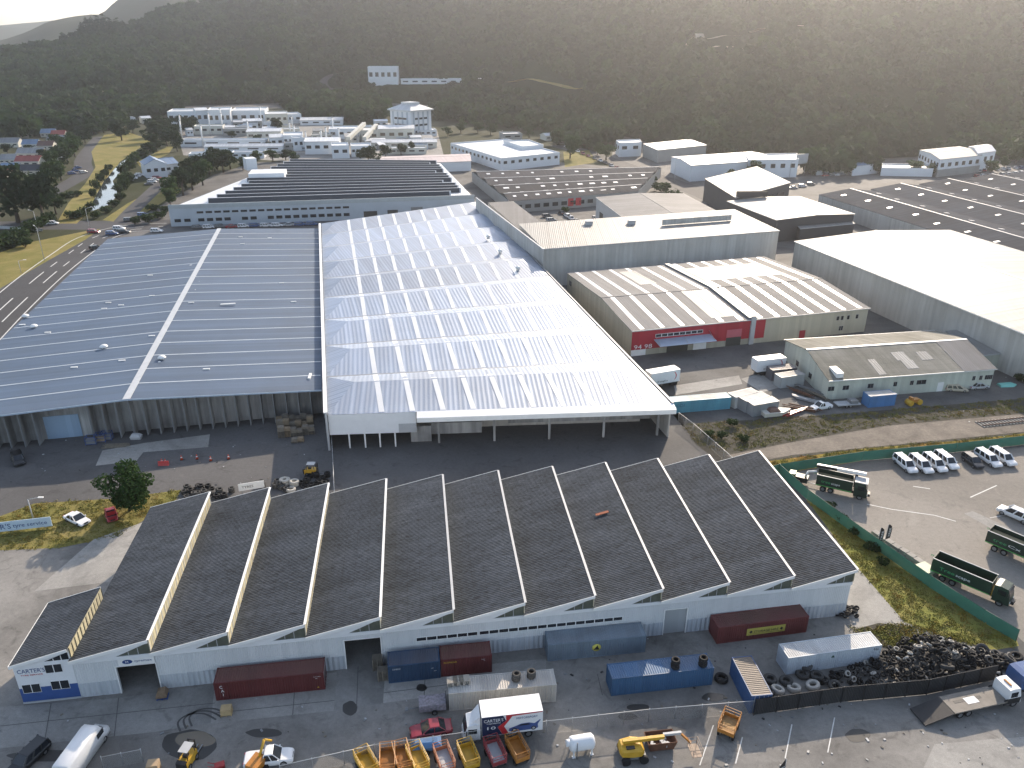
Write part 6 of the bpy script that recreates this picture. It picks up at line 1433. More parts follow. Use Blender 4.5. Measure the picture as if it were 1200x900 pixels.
while yy < max(ys_):
    xx = min(xs_)
    while xx < max(xs_):
        x, y = xx+g.uniform(-.25, .25), yy+g.uniform(-.25, .25)
        if inside(x, y, HEAP): spots.append((x, y))
        xx += stepx
    yy += stepx
g.shuffle(spots); print('heap spots', len(spots))
main, rest = spots[:285], spots[285:]
def heap_tf(x, y):
    h_ = heap_h(x, y); return Vector((x, y, h_+g.uniform(-.05, .25))), (g.gauss(0, .55), g.gauss(0, .55), g.uniform(0, 6))
for x, y in main:
    p, e = heap_tf(x, y); lightness = g.random(); k = 's' if lightness < .42 else 'g' if lightness < .66 else 'w' if lightness < .86 else 'm'
    tyre(k, p, {'s': 'small black tyre lying in the big tyre heap', 'g': 'dusty grey tyre lying in the big tyre heap', 'w': 'pale dried out tyre lying in the big tyre heap', 'm': 'larger black tyre lying in the big tyre heap'}[k], {'s': 'black tyres in the heap', 'g': 'dusty tyres in the heap', 'w': 'pale tyres in the heap', 'm': 'larger tyres in the heap'}[k], e)
hb = MB(); vsn = 0
base_me = TM['s']; bco = [v.co.copy() for v in base_me.vertices]; bfs = [list(p.vertices) for p in base_me.polygons]
from mathutils import Euler
for x, y in rest+[(s_[0]+g.uniform(-.3, .3), s_[1]+g.uniform(-.3, .3)) for s_ in spots]:
    p, e = heap_tf(x, y); p.z = max(.12, p.z-.33); Mx = Matrix.Translation(p) @ Euler(e).to_matrix().to_4x4(); hb.add([Mx @ c_ for c_ in bco], bfs, 0, True)
tag(hb.build('tyre_heap', M_tyre), kind='stuff')
BIGT = [(902, 798, 'L', 0), (921, 800, 'L', 0), (911, 810, 'Lw', .25), (930, 808, 'Lw', .2), (952, 806, 'Lw', .25), (957, 794, 'L', 0), (978, 807, 'L', .2), (940, 792, 'L', 0), (900, 812, 'L', 0), (1108, 788, 'L', .5), (1103, 772, 'mg', .3), (1118, 778, 'mg', .4), (1150, 765, 'L', .5), (1165, 770, 'mg', .4), (1182, 778, 'L', .5), (1137, 768, 'mg', .5), (1170, 780, 'mg', .3), (1190, 772, 'Lb', .2), (1128, 766, 'm', .4), (1157, 780, 'mg', .5)]
for k, (x, y, kd, tl) in enumerate(BIGT):
    p = G(x, y); zz = (heap_h(p.x, p.y) if inside(p.x, p.y, HEAP) else 0)+(.28 if kd[0] == 'L' else .2)
    tyre(kd, p+UP*zz, {'L': 'large grey earthmover tyre at the rim of the heap', 'Lw': 'large cream coloured tyre along the black fence', 'Lb': 'large black tyre at the end of the heap', 'm': 'black truck tyre on top of the heap', 'mg': 'dusty truck tyre on top of the heap'}[kd], {'L': 'large grey tyres', 'Lw': 'large cream tyres', 'Lb': None, 'm': None, 'mg': 'dusty truck tyres'}[kd], (tl, tl*.3, k))
def stack(x, y, n, kd, label, group, z0=0.0, p=None):
    p = p or G(x, y, z0); w_ = {'L': .50, 'Lw': .5, 'Lb': .55, 'm': .3, 'mg': .3, 's': .22, 'g': .24, 'w': .24}[kd]
    for k in range(n): tyre(kd, Vector((p.x+random.uniform(-.05, .05), p.y+random.uniform(-.05, .05), z0+w_*(k+.5))), label, group, (random.uniform(-.05, .05), random.uniform(-.05, .05), 0))
stack(605, 796, 3, 'mg', 'grey tyre in the first stack on the off-white container roof', 'first tyre stack on the off-white container', 2.6); stack(623, 793, 3, 'mg', 'grey tyre in the second stack, beside it, on the off-white container', 'second tyre stack on the off-white container', 2.6)
stack(791, 782, 4, 'Lb' if 0 else 'm', 'black tyre in the stack nearer the middle of the blue container', 'middle tyre stack on the blue container', 2.6); stack(823, 779, 4, 'm', 'black tyre in the stack at the end of the blue container', 'end tyre stack on the blue container', 2.6)
tyre('Lb', G(845, 797)+UP*.3, 'single big black tyre on the ground between two blue containers', None); tyre('L', G(943, 785)+UP*.8, 'rusty rimmed big tyre leaning on the pale container', None, (.3, 0, 0))
for k in range(26):
    x, y = random.uniform(980, 1005), random.uniform(714, 725); p = G(x, y); tyre('s', p+UP*(.15+random.choice((0, .25, .5))), 'small black tyre in the pile at the warehouse end', 'small tyre pile at the warehouse end', (random.gauss(0, .5), random.gauss(0, .5), 0))
for (xa, xb_, ya, yb_, n, kds, lb, gp) in ((216, 272, 571, 585, 34, ('m', 'm', 'mg'), 'black tyre in the stacks by the tree end of the warehouse', 'tyre stacks by the tree end'), (353, 384, 556, 573, 22, ('m',), 'black tyre in the stacks below the yellow loader', 'tyre stacks below the yellow loader'), (305, 346, 566, 576, 14, ('mg', 'Lw'), 'pale tyre in the row behind the warehouse', 'pale tyres behind the warehouse')):
    for k in range(n): x, y = random.uniform(xa, xb_), random.uniform(ya, yb_); kd = random.choice(kds); stack(x, y, random.choice((1, 2, 3)), kd, lb, gp)
# ================================================================== YARD EQUIPMENT, FENCES, SMALL THINGS
def pallet(t_or_none, label, p, rz, n, group=None, mat=None, load=None, size=(1.2, 1.0), name='pallet_stack', cat='pallets'):
    t = thing(name, label, cat, p, rz, group); a, b = size
    for k in range(n):
        v = MB(); z = k*.15
        for x in (-a/2+.05, 0, a/2-.05): v.box((x, 0, z+.05), (.10, b, .09))
        for j in range(6): v.box((0, -b/2+.07+j*(b-.14)/5, z+.115), (a, .11, .025))
        v.build('pallet', mat or M_wood, t)
    if load: v = MB(); v.box((0, 0, n*.15+load/2), (a*.95, b*.95, load)); v.build('load', mat or M_wood, t)
    return t
pallet(None, 'tan timber stack on a pallet in front of the long maroon container', G(266, 836), .15, 1, load=.75, mat=plain('fresh_timber', (.46, .34, .18), .85, var=.2, scale=2))
o = pallet(None, 'blue crate of brown sacks beside the warehouse doorway', G(191, 817), .2, 1, mat=M_blue); v = MB(); v.loft([[(-.55, -.5, .3), (.55, -.5, .3), (.55, .5, .3), (-.55, .5, .3)], [(-.62, -.55, .6), (.6, -.55, .65), (.62, .56, .6), (-.6, .55, .6)], [(-.4, -.35, 1.15), (.42, -.4, 1.05), (.4, .4, 1.2), (-.42, .38, 1.1)]]); v.build('sacks', plain('brown_sacking', (.20, .14, .09), .95, var=.3, scale=3), o)
for k, (x, y, n, lb) in enumerate(((443, 783, 12, 'tall dark pallet stack nearest the open warehouse doorway'), (449, 795, 10, 'dark pallet stack at the end of the blue container'))): pallet(None, lb, G(x, y), .15, n, mat=M_woodg)
for k, (x, y) in enumerate(((530, 801), (537, 800), (544, 799))): pallet(None, ['first pale pallet stack on the off-white container roof', 'second pale pallet stack on the off-white container roof', 'third pale pallet stack on the off-white container roof'][k], G(x, y, 2.62), .16, 4, mat=plain('pale_pallet', (.40, .37, .32), .9, var=.2, scale=2))
ps = []
for r_ in range(4):
    for c_ in range(6):
        x, y = 328+c_*7.0+r_*1.2, 497+r_*7.5-c_*.8
        if (r_ == 3 and c_ not in (2, 3)): continue
        pallet(None, 'brown wooden crate stack in the block beside the blue grey shed' if (r_, c_) not in ((3, 2), (3, 3)) else ['tan crate in front of the crate block, nearer the fence', 'tan crate in front of the crate block, farther from the fence'][c_-2 == 0], G(x, y), .15+random.uniform(-.1, .1), random.choice((5, 7, 9)) if r_ < 3 else 2, group='crate stacks by the blue grey shed' if r_ < 3 else None, mat=random.choice((M_wood, M_woodg)), load=random.choice((.5, .9)), name='crate_stack', cat='crates')
# mesh cages, rubble and cones along the blue grey shed
for k, (x, y, lb) in enumerate(((108, 520, 'blue wire cage nearest the roller door'), (119, 517, 'blue wire cage holding tan boxes'), (126, 515, 'low blue wire cage at the end of its row'))):
    t = thing('wire_cage', lb, 'cage', G(x, y), .15); v = MB()
    for xx in (-.9, .9):
        for yy in (-.6, .6): v.tube((xx, yy, 0), (xx, yy, 1.6), .05, 5)
    for z in (.2, .9, 1.6):
        for yy in (-.6, .6): v.tube((-.9, yy, z), (.9, yy, z), .04, 5)
        for xx in (-.9, .9): v.tube((xx, -.6, z), (xx, .6, z), .04, 5)
    v.build('cage_frame', M_blue, t); v = MB(); v.box((0, 0, .6), (1.6, 1.0, .9)); v.build('load', M_wood if k == 1 else M_grey, t)
o = thing('pallet_wrap_bale', 'grey and white wrapped bale lying by the fins of the blue grey shed', 'bale', G(160, 514), .1); v = MB(); v.loft([[(-.9, -.5, 0), (.9, -.5, 0), (.9, .5, 0), (-.9, .5, 0)], [(-1, -.55, .6), (.95, -.6, .5), (1, .55, .6), (-.95, .6, .55)], [(-.6, -.3, 1.1), (.6, -.35, .9), (.6, .3, 1.0), (-.6, .3, 1.1)]]); v.build('wrapped_load', M_lgrey, o)
o = thing('timber_pile', 'dark timber pile along the foot of the concrete fins', 'timber', G(136, 523), .15); v = MB()
for k in range(8): v.box((random.uniform(-.5, .5), -.6+.17*k, .12+.12*(k % 3)), (4.2, .14, .14), random.uniform(-.05, .05))
v.build('planks', M_woodg, o)
for k, (x, y) in enumerate(((150, 548), (190, 543), (194, 543), (213, 539), (231, 538), (247, 540), (268, 538))):
    t = thing('traffic_cone', 'orange traffic cone on the line beside the tree', 'cone', G(x, y), 0, 'traffic cones across the loading yard'); v = MB(); v.box((0, 0, .03), (.5, .5, .06)); v.build('cone_base', M_black, t); v = MB(); v.tube((0, 0, .06), (0, 0, .95), .24, 10, 0, .05); v.build('cone_body', plain('cone_orange', (.55, .07, .03), .5), t); v = MB(); v.tube((0, 0, .45), (0, 0, .62), .16, 10, 0, .13); v.build('white_band', M_trim, t)
v = thing('road_barrier', 'fallen red plastic barrier between the traffic cones', 'barrier', G(192, 545), .1); q = MB(); q.extrude([(-.3, 0), (.3, 0), (.12, .5), (.08, .8), (-.08, .8), (-.12, .5)], (-.9, 0, 0), (0, 1, 0), (0, 0, 1), (1.8, 0, 0)); q.build('barrier_body', plain('barrier_red', (.50, .05, .05), .5), v)

# scissor-lift style tipping skips along the lower edge
def cageskip(label, x, y, rz, colm, h=1.0, group='orange and red skips along the fence', L=2.9, W=1.55, fl=None):
    t = thing('skip_trailer', label, 'skip', G(x, y), rz, group); z0 = .75
    v = MB(); v.obox((-L/2, -W/2, z0), (L, 0, 0), (0, W, 0), (0, 0, .08)); v.build('floor', fl or colm, t)
    v = MB()
    for o_, e_ in (((-L/2, -W/2, z0), (L, 0, 0)), ((-L/2, W/2-.05, z0), (L, 0, 0))): v.obox(o_, e_, (0, .05, 0), (0, 0, .55))
    for x_ in (-L/2, L/2-.05): v.obox((x_, -W/2+.05, z0), (.05, 0, 0), (0, W-.1, 0), (0, 0, .55))
    v.build('side_plate', colm, t); v = MB(); r_ = .035
    for xx in (-L/2, -L/6, L/6, L/2):
        for yy in (-W/2, W/2): v.tube((xx, yy, z0+.5), (xx, yy, z0+h+.3), r_, 5)
    for z in (z0+.9, z0+h+.3):
        for yy in (-W/2, W/2): v.tube((-L/2, yy, z), (L/2, yy, z), r_, 5)
        for xx in (-L/2, L/2): v.tube((xx, -W/2, z), (xx, W/2, z), r_, 5)
    v.build('guard_rail', colm, t); v = MB()
    for s_ in (-1, 1): v.obox((-L/2+.15, s_*.45-.05, .38), (L-.3, 0, 0), (0, .1, 0), (0, 0, .36))
    v.build('chassis', M_black, t); v = MB(); v.tube((L/2-.1, 0, .5), (L/2+1.2, 0, .45), .06, 6); v.build('drawbar', colm, t)
    for xx in (-.9, .9):
        for s_ in (-1, 1): w = MB(); w.tube((xx, s_*(W/2-.1)-.11, .36), (xx, s_*(W/2-.1)+.11, .36), .36, 12); w.build('wheel', M_tyre, t)
    return t
skr = R(112)
for x, y, cm, lb, a in ((430, 903, M_yellow, 'yellow skip at the start of the row, only its corner in view', .2), (455, 899, M_orange, 'deep orange skip with bent rails near the start of the row', -.25), (472, 896, M_orange, 'deep orange skip overlapping the bent one', -.05), (490, 898, M_yellow, 'yellow skip with a pale load next to the blue sheeted one', .1), (521, 898, plain('faded_orange', (.42, .15, .07), .6, var=.25), 'faded orange skip with a grey floor', 0), (549, 894, M_yellow, 'dull yellow skip between the faded orange and red ones', 0), (580, 890, plain('dull_red', (.30, .045, .05), .55, var=.2), 'dark red skip with a pale grey floor', 0), (606, 886, M_orange, 'bright orange skip at the right end of the row', .05)):
    cageskip(lb, x, y, skr+a, cm, fl=M_lgrey if 'grey floor' in lb else None, h=1.0)
o = cageskip('single orange skip on the striped parking bays by the blue container', 853, 857, R(60), M_orange, group=None, L=2.7, W=1.8, fl=plain('tan_load', (.42, .27, .12), .9, var=.3, scale=2))
o = thing('sheeted_trailer', 'small trailer under blue and white sheeting behind the skips', 'trailer', G(500, 878), .16); v = MB(); v.loft([[(-1.6, -.7, .5), (1.6, -.7, .5), (1.6, .7, .5), (-1.6, .7, .5)], [(-1.6, -.72, .9), (1.6, -.72, .9), (1.6, .72, .9), (-1.6, .72, .9)], [(-1.2, -.2, 1.3), (1.2, -.3, 1.2), (1.2, .3, 1.25), (-1.2, .3, 1.3)]]); v.build('sheet', plain('blue_sheet', (.10, .25, .50), .5, var=.5, scale=1.5), o); wheelset(o, (0,), .75, .32)
# white tank on legs
o = thing('white_tank', 'white horizontal tank on legs beside the mesh fence', 'tank', G(681, 880), R(12))
v = MB(); v.lathe([(0, -1.4), (.55, -1.36), (.80, -1.15), (.82, -1.0), (.82, 1.0), (.80, 1.15), (.55, 1.36), (0, 1.4)], 20, Matrix.Translation((0, 0, 1.25)) @ Matrix.Rotation(math.pi/2, 4, 'Y')); v.build('shell', M_whiteplain, o)
v = MB(); v.tube((-1.7, 0, 1.5), (-1.3, 0, 1.5), .38, 12); v.build('end_cap', M_whiteplain, o); v = MB(); v.tube((-.75, -.9, 0), (-.75, -.9, 2.3), .06, 6); v.build('vent_pipe', M_grey, o)
for x_ in (-1.0, 1.0):
    for y_ in (-.6, .6): v = MB(); v.box((x_, y_, .35), (.16, .14, .70)); v.box((x_, y_, .02), (.35, .35, .04)); v.build('leg', M_whiteplain, o)
# boom lift
o = thing('boom_lift', 'yellow boom lift with round turret and arm stretched over a brown skip', 'boom lift', G(741, 886), R(8))
v = MB(); v.box((0, 0, .65), (2.4, 1.6, .5)); v.build('chassis', M_grey, o)
def hood(x, hw_, z0, z1, r_): return [(x, -hw_, z0), (x, -hw_, z1-r_), (x, -hw_+r_*.4, z1-r_*.3), (x, -hw_+r_, z1), (x, hw_-r_, z1), (x, hw_-r_*.4, z1-r_*.3), (x, hw_, z1-r_), (x, hw_, z0)]
v = MB(); v.loft([hood(-1.55, .55, 1.1, 1.65, .2), hood(-1.35, .85, .95, 1.9, .3), hood(-.2, 1.0, .92, 2.0, .3), hood(.7, .95, .92, 1.85, .3), hood(1.05, .7, 1.0, 1.45, .25)]); v.build('turret', M_yellow, o)
v = MB(); v.lathe([(0, .86), (.75, .86), (.75, .95), (0, .95)], 16); v.build('slew_ring', M_black, o); v = MB(); v.box((-.5, -.62, 2.0), (.9, .4, .12)); v.build('engine_cover', M_black, o)
v = MB(); v.obox((-1.2, -.15, 2.05), (4.5, 0, .05), (0, .35, 0), (0, 0, .38)); b_ = v.build('boom', M_yellow, o); v = MB(); v.obox((3.3, .24, 2.07), (2.0, 0, .0), (0, .27, 0), (0, 0, .28)); v.build('telescopic_section', M_lgrey, b_)
v = MB(); v.obox((5.2, .2, 2.0), (.9, -.8, -.6), (.1, .2, 0), (0, 0, .25)); v.build('jib', M_orange, o); v = MB()
for xx in (5.9, 6.9):
    for yy in (-1.9, -.2):
        v.tube((xx, yy, 1.0), (xx, yy, 2.0), .035, 5)
for z in (1.0, 1.5, 2.0):
    for yy in (-1.9, -.2): v.tube((5.9, yy, z), (6.9, yy, z), .035, 5)
    for xx in (5.9, 6.9): v.tube((xx, -1.9, z), (xx, -.2, z), .035, 5)
v.box((6.4, -1.05, 1.0), (1.0, 1.7, .06)); v.build('basket', plain('dusty_basket', (.40, .30, .22), .7, var=.3), o)
for x_ in (-.95, .95):
    for y_ in (-1.0, 1.0): w = MB(); w.tube((x_, y_-.2, .48), (x_, y_+.2, .48), .48, 14); w.build('wheel', M_tyre, o)
# brown skip bin of rubbish
o = thing('skip_bin', 'brown steel skip of grey rubbish below the boom lift arm', 'skip', G(773, 873), R(8)); v = MB(); L_, W_2 = 3.2, 1.8
prof = [[(-1.3, -.8, .1), (1.3, -.8, .1), (1.3, .8, .1), (-1.3, .8, .1)], [(-1.6, -.9, 1.2), (1.6, -.9, 1.2), (1.6, .9, 1.2), (-1.6, .9, 1.2)], [(-1.52, -.84, 1.2), (1.52, -.84, 1.2), (1.52, .84, 1.2), (-1.52, .84, 1.2)], [(-1.3, -.75, .35), (1.3, -.75, .35), (1.3, .75, .35), (-1.3, .75, .35)]]
v.loft(prof); v.build('bin', M_rust, o); v = MB()
for k in range(16): v.box((random.uniform(-1, 1), random.uniform(-.55, .55), .5+random.uniform(0, .2)), (random.uniform(.2, .6), random.uniform(.2, .5), .3), random.uniform(0, 3))
tag(v.build('rubbish', M_lgrey, o), kind='stuff')
# forklift
def forklift(label, x, y, rz):
    o = thing('forklift', label, 'forklift', G(x, y), rz)
    v = MB(); v.box((-.2, 0, .75), (2.0, 1.15, .9)); v.build('body', M_yellow, o); v = MB(); v.loft([[(-1.4, -.55, .4), (-1.0, -.55, .4), (-1.0, .55, .4), (-1.4, .55, .4)], [(-1.45, -.5, 1.3), (-1.0, -.55, 1.35), (-1.0, .55, 1.35), (-1.45, .5, 1.3)]]); v.build('counterweight', M_black, o)
    v = MB()
    for x_ in (-.8, .55):
        for y_ in (-.5, .5): v.tube((x_, y_, 1.1), (x_*.8, y_*.9, 2.15), .05, 5)
    v.build('cage_post', M_black, o); v = MB(); v.box((-.05, 0, 2.18), (1.35, 1.05, .07)); v.build('roof', M_lgrey, o); v = MB(); v.box((-.3, 0, 1.35), (.5, .5, .3)); v.build('seat', M_black, o)
    v = MB()
    for y_ in (-.35, .35): v.box((.95, y_, 1.15), (.12, .1, 2.2))
    for z in (.3, 1.2, 2.2): v.box((.95, 0, z), (.08, .7, .1))
    v.build('mast', M_black, o)
    for y_ in (-.25, .25): v = MB(); v.box((1.6, y_, .12), (1.2, .12, .06)); v.build('fork', M_grey, o)
    wheelset(o, (.55, -.75), .52, .32); return o
forklift('yellow forklift with pale roof beside the muddy puddle', 222, 893, R(80)); forklift('small yellow loader among the dark tyre stacks', 366, 556, R(0))
pallet(None, 'tan boxed load beside the yellow forklift', G(181, 903), .15, 1, load=1.0, mat=plain('cardboard', (.40, .29, .18), .9))
o = thing('orange_digger', 'orange digger arm and cab at the lower edge beside the white work ute', 'digger', G(302, 902), R(70)); v = MB(); v.box((0, 0, .9), (1.8, 1.4, .9)); v.build('body', M_orange, o); v = MB(); v.tube((.5, 0, 1.2), (1.6, 0, 2.6), .16, 6); v.tube((1.6, 0, 2.6), (2.6, 0, 1.4), .13, 6); v.build('arm', M_yellow, o)
for s_ in (-1, 1): v = MB(); v.extrude([(-1.1, .15), (-1.2, .35), (-1.0, .6), (1.0, .6), (1.2, .35), (1.1, .15)], (0, s_*.8-.2, 0), (1, 0, 0), (0, 0, 1), (0, .4, 0)); v.build('track', M_black, o)
o = thing('red_mower', 'red small machine on the ground beside the forklift', 'machine', G(258, 900), .4); v = MB(); v.box((0, 0, .35), (1.0, .7, .4)); v.tube((-.4, -.25, .5), (-1.1, -.25, 1.0), .04, 5); v.tube((-.4, .25, .5), (-1.1, .25, 1.0), .04, 5); v.build('body', M_redp, o); wheelset(o, (.35, -.35), .38, .16, .1)
# graffiti trailer
o = thing('covered_trailer', 'small trailer with a scribbled pale cover behind the maroon coupe', 'trailer', G(507, 831), R(8)); v = MB(); v.obox((-1.5, -.8, .5), (3.0, 0, 0), (0, 1.6, 0), (0, 0, .9)); v.build('cover', plain('scribbled_cover', (.26, .24, .27), .7, var=.7, scale=3.5), o); v = MB(); v.tube((-1.5, 0, .45), (-3.0, 0, .42), .06, 6); v.box((-2.9, 0, .42), (.3, .5, .1)); v.build('drawbar', M_grey, o); wheelset(o, (.2,), .85, .33)
v = MB(); v.obox((1.52, -.8, .5), (.06, 0, 0), (0, 1.6, 0), (0, 0, 1.25)); v.build('tailgate', M_black, o)
# junk near the mossy shed
o = thing('wrecked_boat', 'stripped pale boat hull on the ground beside the grey containers', 'boat', G(908, 487), R(12)); v = MB(); v.loft([[(-2.8, -1.0, .3), (-2.8, 1.0, .3), (-2.8, 1.1, 1.1), (-2.8, -1.1, 1.1)], [(1.2, -1.0, .3), (1.2, 1.0, .3), (1.2, 1.2, 1.15), (1.2, -1.2, 1.15)], [(3.2, -.15, .7), (3.2, .15, .7), (3.2, .2, 1.3), (3.2, -.2, 1.3)]]); v.build('hull', M_farcream, o); v = MB(); v.loft([[(-1.6, -.8, 1.12), (.8, -.8, 1.15), (.8, .8, 1.15), (-1.6, .8, 1.12)], [(-1.2, -.6, 1.7), (.3, -.6, 1.7), (.3, .6, 1.7), (-1.2, .6, 1.7)]]); v.build('cabin', M_brickw, o)
o = car('stripped white ute cab dumped near the bank', PAINT['white'], G(962, 479), R(200), 4.6, 1.75, 1.6, 'cab', boot=.42)
o = thing('flat_trailer', 'grey flat trailer beside the stripped ute cab', 'trailer', G(992, 476), R(10)); v = MB(); v.box((0, 0, .7), (5.0, 2.0, .18)); v.build('deck', M_lgrey, o); v = MB(); v.box((1.2, 0, 1.1), (1.6, 1.6, .7)); v.build('load', M_grey, o); wheelset(o, (-.5, .3), .85, .36)
for k, (x, y, r_) in enumerate(((938, 462, 2.2), (947, 458, 2.3), (955, 464, 2.15), (944, 470, 2.4), (930, 485, .6), (940, 480, 2.7))):
    o = thing('steel_bundle', ['long rusty steel bundle beside the silver container', 'grey steel bundle nearest the mossy shed wall', 'steel bundle along the mossy shed corner', 'steel bundle pointing at the stripped ute', 'rusty red scrap bundle beside the boat hull', 'short steel bundle behind the boat hull'][k], 'scrap', G(x, y), r_); v = MB()
    for j in range(9): v.box((random.uniform(-.6, .6), random.uniform(-.6, .6), .1+random.random()*.6), (random.uniform(3.5, 7), .14, .14), random.uniform(-.15, .15))
    v.build('bars', [M_rust, M_grey, M_woodg, M_lgrey, M_redp, M_rust][k], o)
car('cream old station wagon beside the mossy shed', PAINT['cream'], G(1120, 458), R(-8), 4.6, 1.75, 1.5, 'wagon'); car('silver old sedan beside the cream wagon', PAINT['silver'], G(1146, 455), R(10), 4.5, 1.75, 1.4, 'sedan')
car('black car tucked behind the cream wagon', PAINT['black'], G(1111, 451), R(40), 4.2, 1.7, 1.4, 'sedan')
o = thing('green_skip', 'mint green upturned dinghy by the corner of the mossy shed', 'dinghy', G(1180, 452), .1); v = MB(); v.loft([[(-1.9, -.8, 0), (-1.9, .8, 0), (-1.9, .5, .5), (-1.9, -.5, .5)], [(1.0, -.85, 0), (1.0, .85, 0), (1.0, .5, .6), (1.0, -.5, .6)], [(2.1, -.1, .0), (2.1, .1, .0), (2.1, .08, .3), (2.1, -.08, .3)]]); v.build('hull', plain('mint_paint', (.18, .50, .44), .5), o)
o = thing('yellow_roller', 'orange yellow roller machine beside the bright blue container', 'roller', G(1070, 474), .3); v = MB(); v.tube((-1.1, -.7, .6), (-1.1, .7, .6), .6, 14); v.tube((1.1, -.7, .6), (1.1, .7, .6), .6, 14); v.build('drum', M_yellow, o); v = MB(); v.box((0, 0, 1.0), (1.8, 1.0, .7)); v.box((-.8, 0, 1.5), (.5, .9, .6)); v.build('body', M_orange, o)
o = thing('roadside_sign', 'white and blue tyre service sign board on the grass strip', 'sign', G(30, 624), 0, world=True)
p0, p1 = G(-34, 629), G(62, 618); Wn = Wall(p0, p1); v = MB(); Wn.slab(v, 0, Wn.L, .25, 1.9, -.08, .0); v.build('board', plain('sign_pale_blue', (.50, .62, .72), .5, var=.08), o)
for f in (.1, .5, .9): v = MB(); Wn.slab(v, Wn.L*f, Wn.L*f+.12, 0, 1.85, -.2, -.085); v.build('post', M_grey, o)
text(o, "CARTER'S", Wn.p(.3, .65, .01), Wn.u, UP, 1.25, M_deepblue, width=Wn.L*.47); text(o, 'tyre service', Wn.p(Wn.L*.525, .75, .01), Wn.u, UP, .95, M_deepblue, width=Wn.L*.42)
o = thing('sign_board', 'white board sign standing behind the warehouse by the pale tyres', 'sign', G(295, 580), 0, world=True); p0, p1 = G(281, 582), G(311, 577); Wn = Wall(p0, p1); v = MB(); Wn.slab(v, 0, Wn.L, 1.0, 2.3, -.08, 0); v.build('board', M_trim, o); text(o, 'TYRES', Wn.p(.5, 1.4, .01), Wn.u, UP, .6, M_btext, width=1.8)
for f in (.1, .9): v = MB(); Wn.slab(v, Wn.L*f, Wn.L*f+.1, 0, 1.0, -.2, -.09); v.build('post', M_grey, o)

# ---------------------------------------------------------------- fences
def meshmat(name, col, dens):
    n = N(name); uv = n.uv(); sp = n.n('SeparateXYZ'); n.l(uv, sp.inputs[0])
    a = n.math('LESS_THAN', n.math('FRACT', n.math('MULTIPLY', n.math('ADD', sp.outputs[0], sp.outputs[1]), 8)), dens); b = n.math('LESS_THAN', n.math('FRACT', n.math('MULTIPLY', n.math('SUBTRACT', sp.outputs[0], sp.outputs[1]), 8)), dens)
    n.l(n.math('MAXIMUM', a, b), n.b.inputs['Alpha']); return n.out(col, .5, .4)
M_mesh = meshmat('chain_mesh', (.34, .35, .36), .10); 
gm = N('green_shade_cloth'); gm.b.inputs['Alpha'].default_value = .80; M_gcloth = gm.out(gm.mix(gm.noise(gm.pos(), .6, 4), (.035, .17, .12), (.075, .26, .19)), .8)
M_gcloth2 = M_gcloth
def fence(name, label, pts, h, infill, every=3.0, postm=None, rail=True, thick=.02, rails=None, postr=.04, base=.05):
    P = [G(x, y) for x, y in pts]; t = thing(name, label, 'fence', P[0], world=True)
    for i in range(len(P)-1):
        W_ = Wall(P[i], P[i+1]); n_ = max(1, round(W_.L/every)); v = MB(); W_.slab(v, .02, W_.L-.02, base, h-.04, -thick/2, thick/2); v.build('mesh_panel', infill, t)
        if rail: v = MB(); v.tube(W_.p(0, h), W_.p(W_.L, h), postr*.8, 6); v.build('top_rail', rails or M_steel, t)
        for k in range(n_+(1 if i == len(P)-2 else 0)): v = MB(); v.tube(W_.p(W_.L*k/n_, 0, -.06), W_.p(W_.L*k/n_, h+.1, -.06), postr, 6); v.build('post', postm or M_steel, t)
    return t
fence('chain_link_fence', 'chain link fence with pale top rail dividing the front yard from the skips', [(330, 913), (440, 888), (640, 860), (760, 846), (882, 836)], 1.9, M_mesh, 3.2, rails=plain('pale_rail', (.60, .60, .58), .5))
fence('chain_link_fence', 'short chain link gate panels beside the white van', [(122, 902), (168, 893)], 1.8, M_mesh, 1.6); 
fence('green_screen_fence', 'green screened fence between the railway verge and the car park', [(893, 560), (912, 555), (1010, 540), (1120, 530), (1200, 521), (1330, 508)], 1.9, M_gcloth, 3.0, plain('green_post', (.03, .09, .06), .5), rails=plain('green_post', (.03, .09, .06), .5))
fence('green_screen_fence', 'green screened fence curving between the corner lawn and the car park', [(912, 555), (946, 586), (1000, 625), (1088, 688), (1150, 728), (1190, 752)], 1.9, M_gcloth, 3.0, plain('green_post', (.03, .09, .06), .5), rails=plain('green_post', (.03, .09, .06), .5))
fence('chain_link_fence', 'chain link fence running back from the pale tyres to the loading yard', [(393, 590), (391, 545), (389, 512)], 2.2, M_mesh, 3.0)
fence('chain_link_fence', 'chain link fence on the bank beside the zinc shed canopy', [(868, 557), (838, 530), (812, 507), (795, 494)], 1.9, M_mesh, 2.5, rails=M_trim)
# black corrugated fence around the tyre heap
P = [G(883, 838), G(985, 823), G(1085, 814), G(1165, 797)]; t = thing('black_fence', 'tall black corrugated fence holding back the tyre heap', 'fence', P[0], world=True)
mblk = sheet('black_corrugated', (.028, .029, .032), .6, 0, .2, .8, .25, (.045, .042, .04), .3)
for i in range(3):
    W_ = Wall(P[i], P[i+1]); nn_ = max(2, round(W_.L/2.4))
    for k in range(nn_):
        v = MB(); W_.slab(v, W_.L*k/nn_+.02, W_.L*(k+1)/nn_-.02, 0.05, 2.3, -.05, 0); v.build('panel', mblk, t); v = MB(); W_.slab(v, W_.L*k/nn_-.04, W_.L*k/nn_+.04, 0, 2.4, .004, .08); v.build('post', M_black, t)
o = thing('timber_barrier', 'row of weathered concrete sleepers stacked inside the green fence', 'barrier', G(1060, 650), heading(1040, 636, 1085, 665)); v = MB()
for k in range(9): v.box((-5.2+k*1.25, random.uniform(-.08, .08), .35), (1.15, .9, .7), random.uniform(-.05, .05))
v.build('sleepers', plain('sleeper', (.34, .32, .29), .9, var=.25), o)
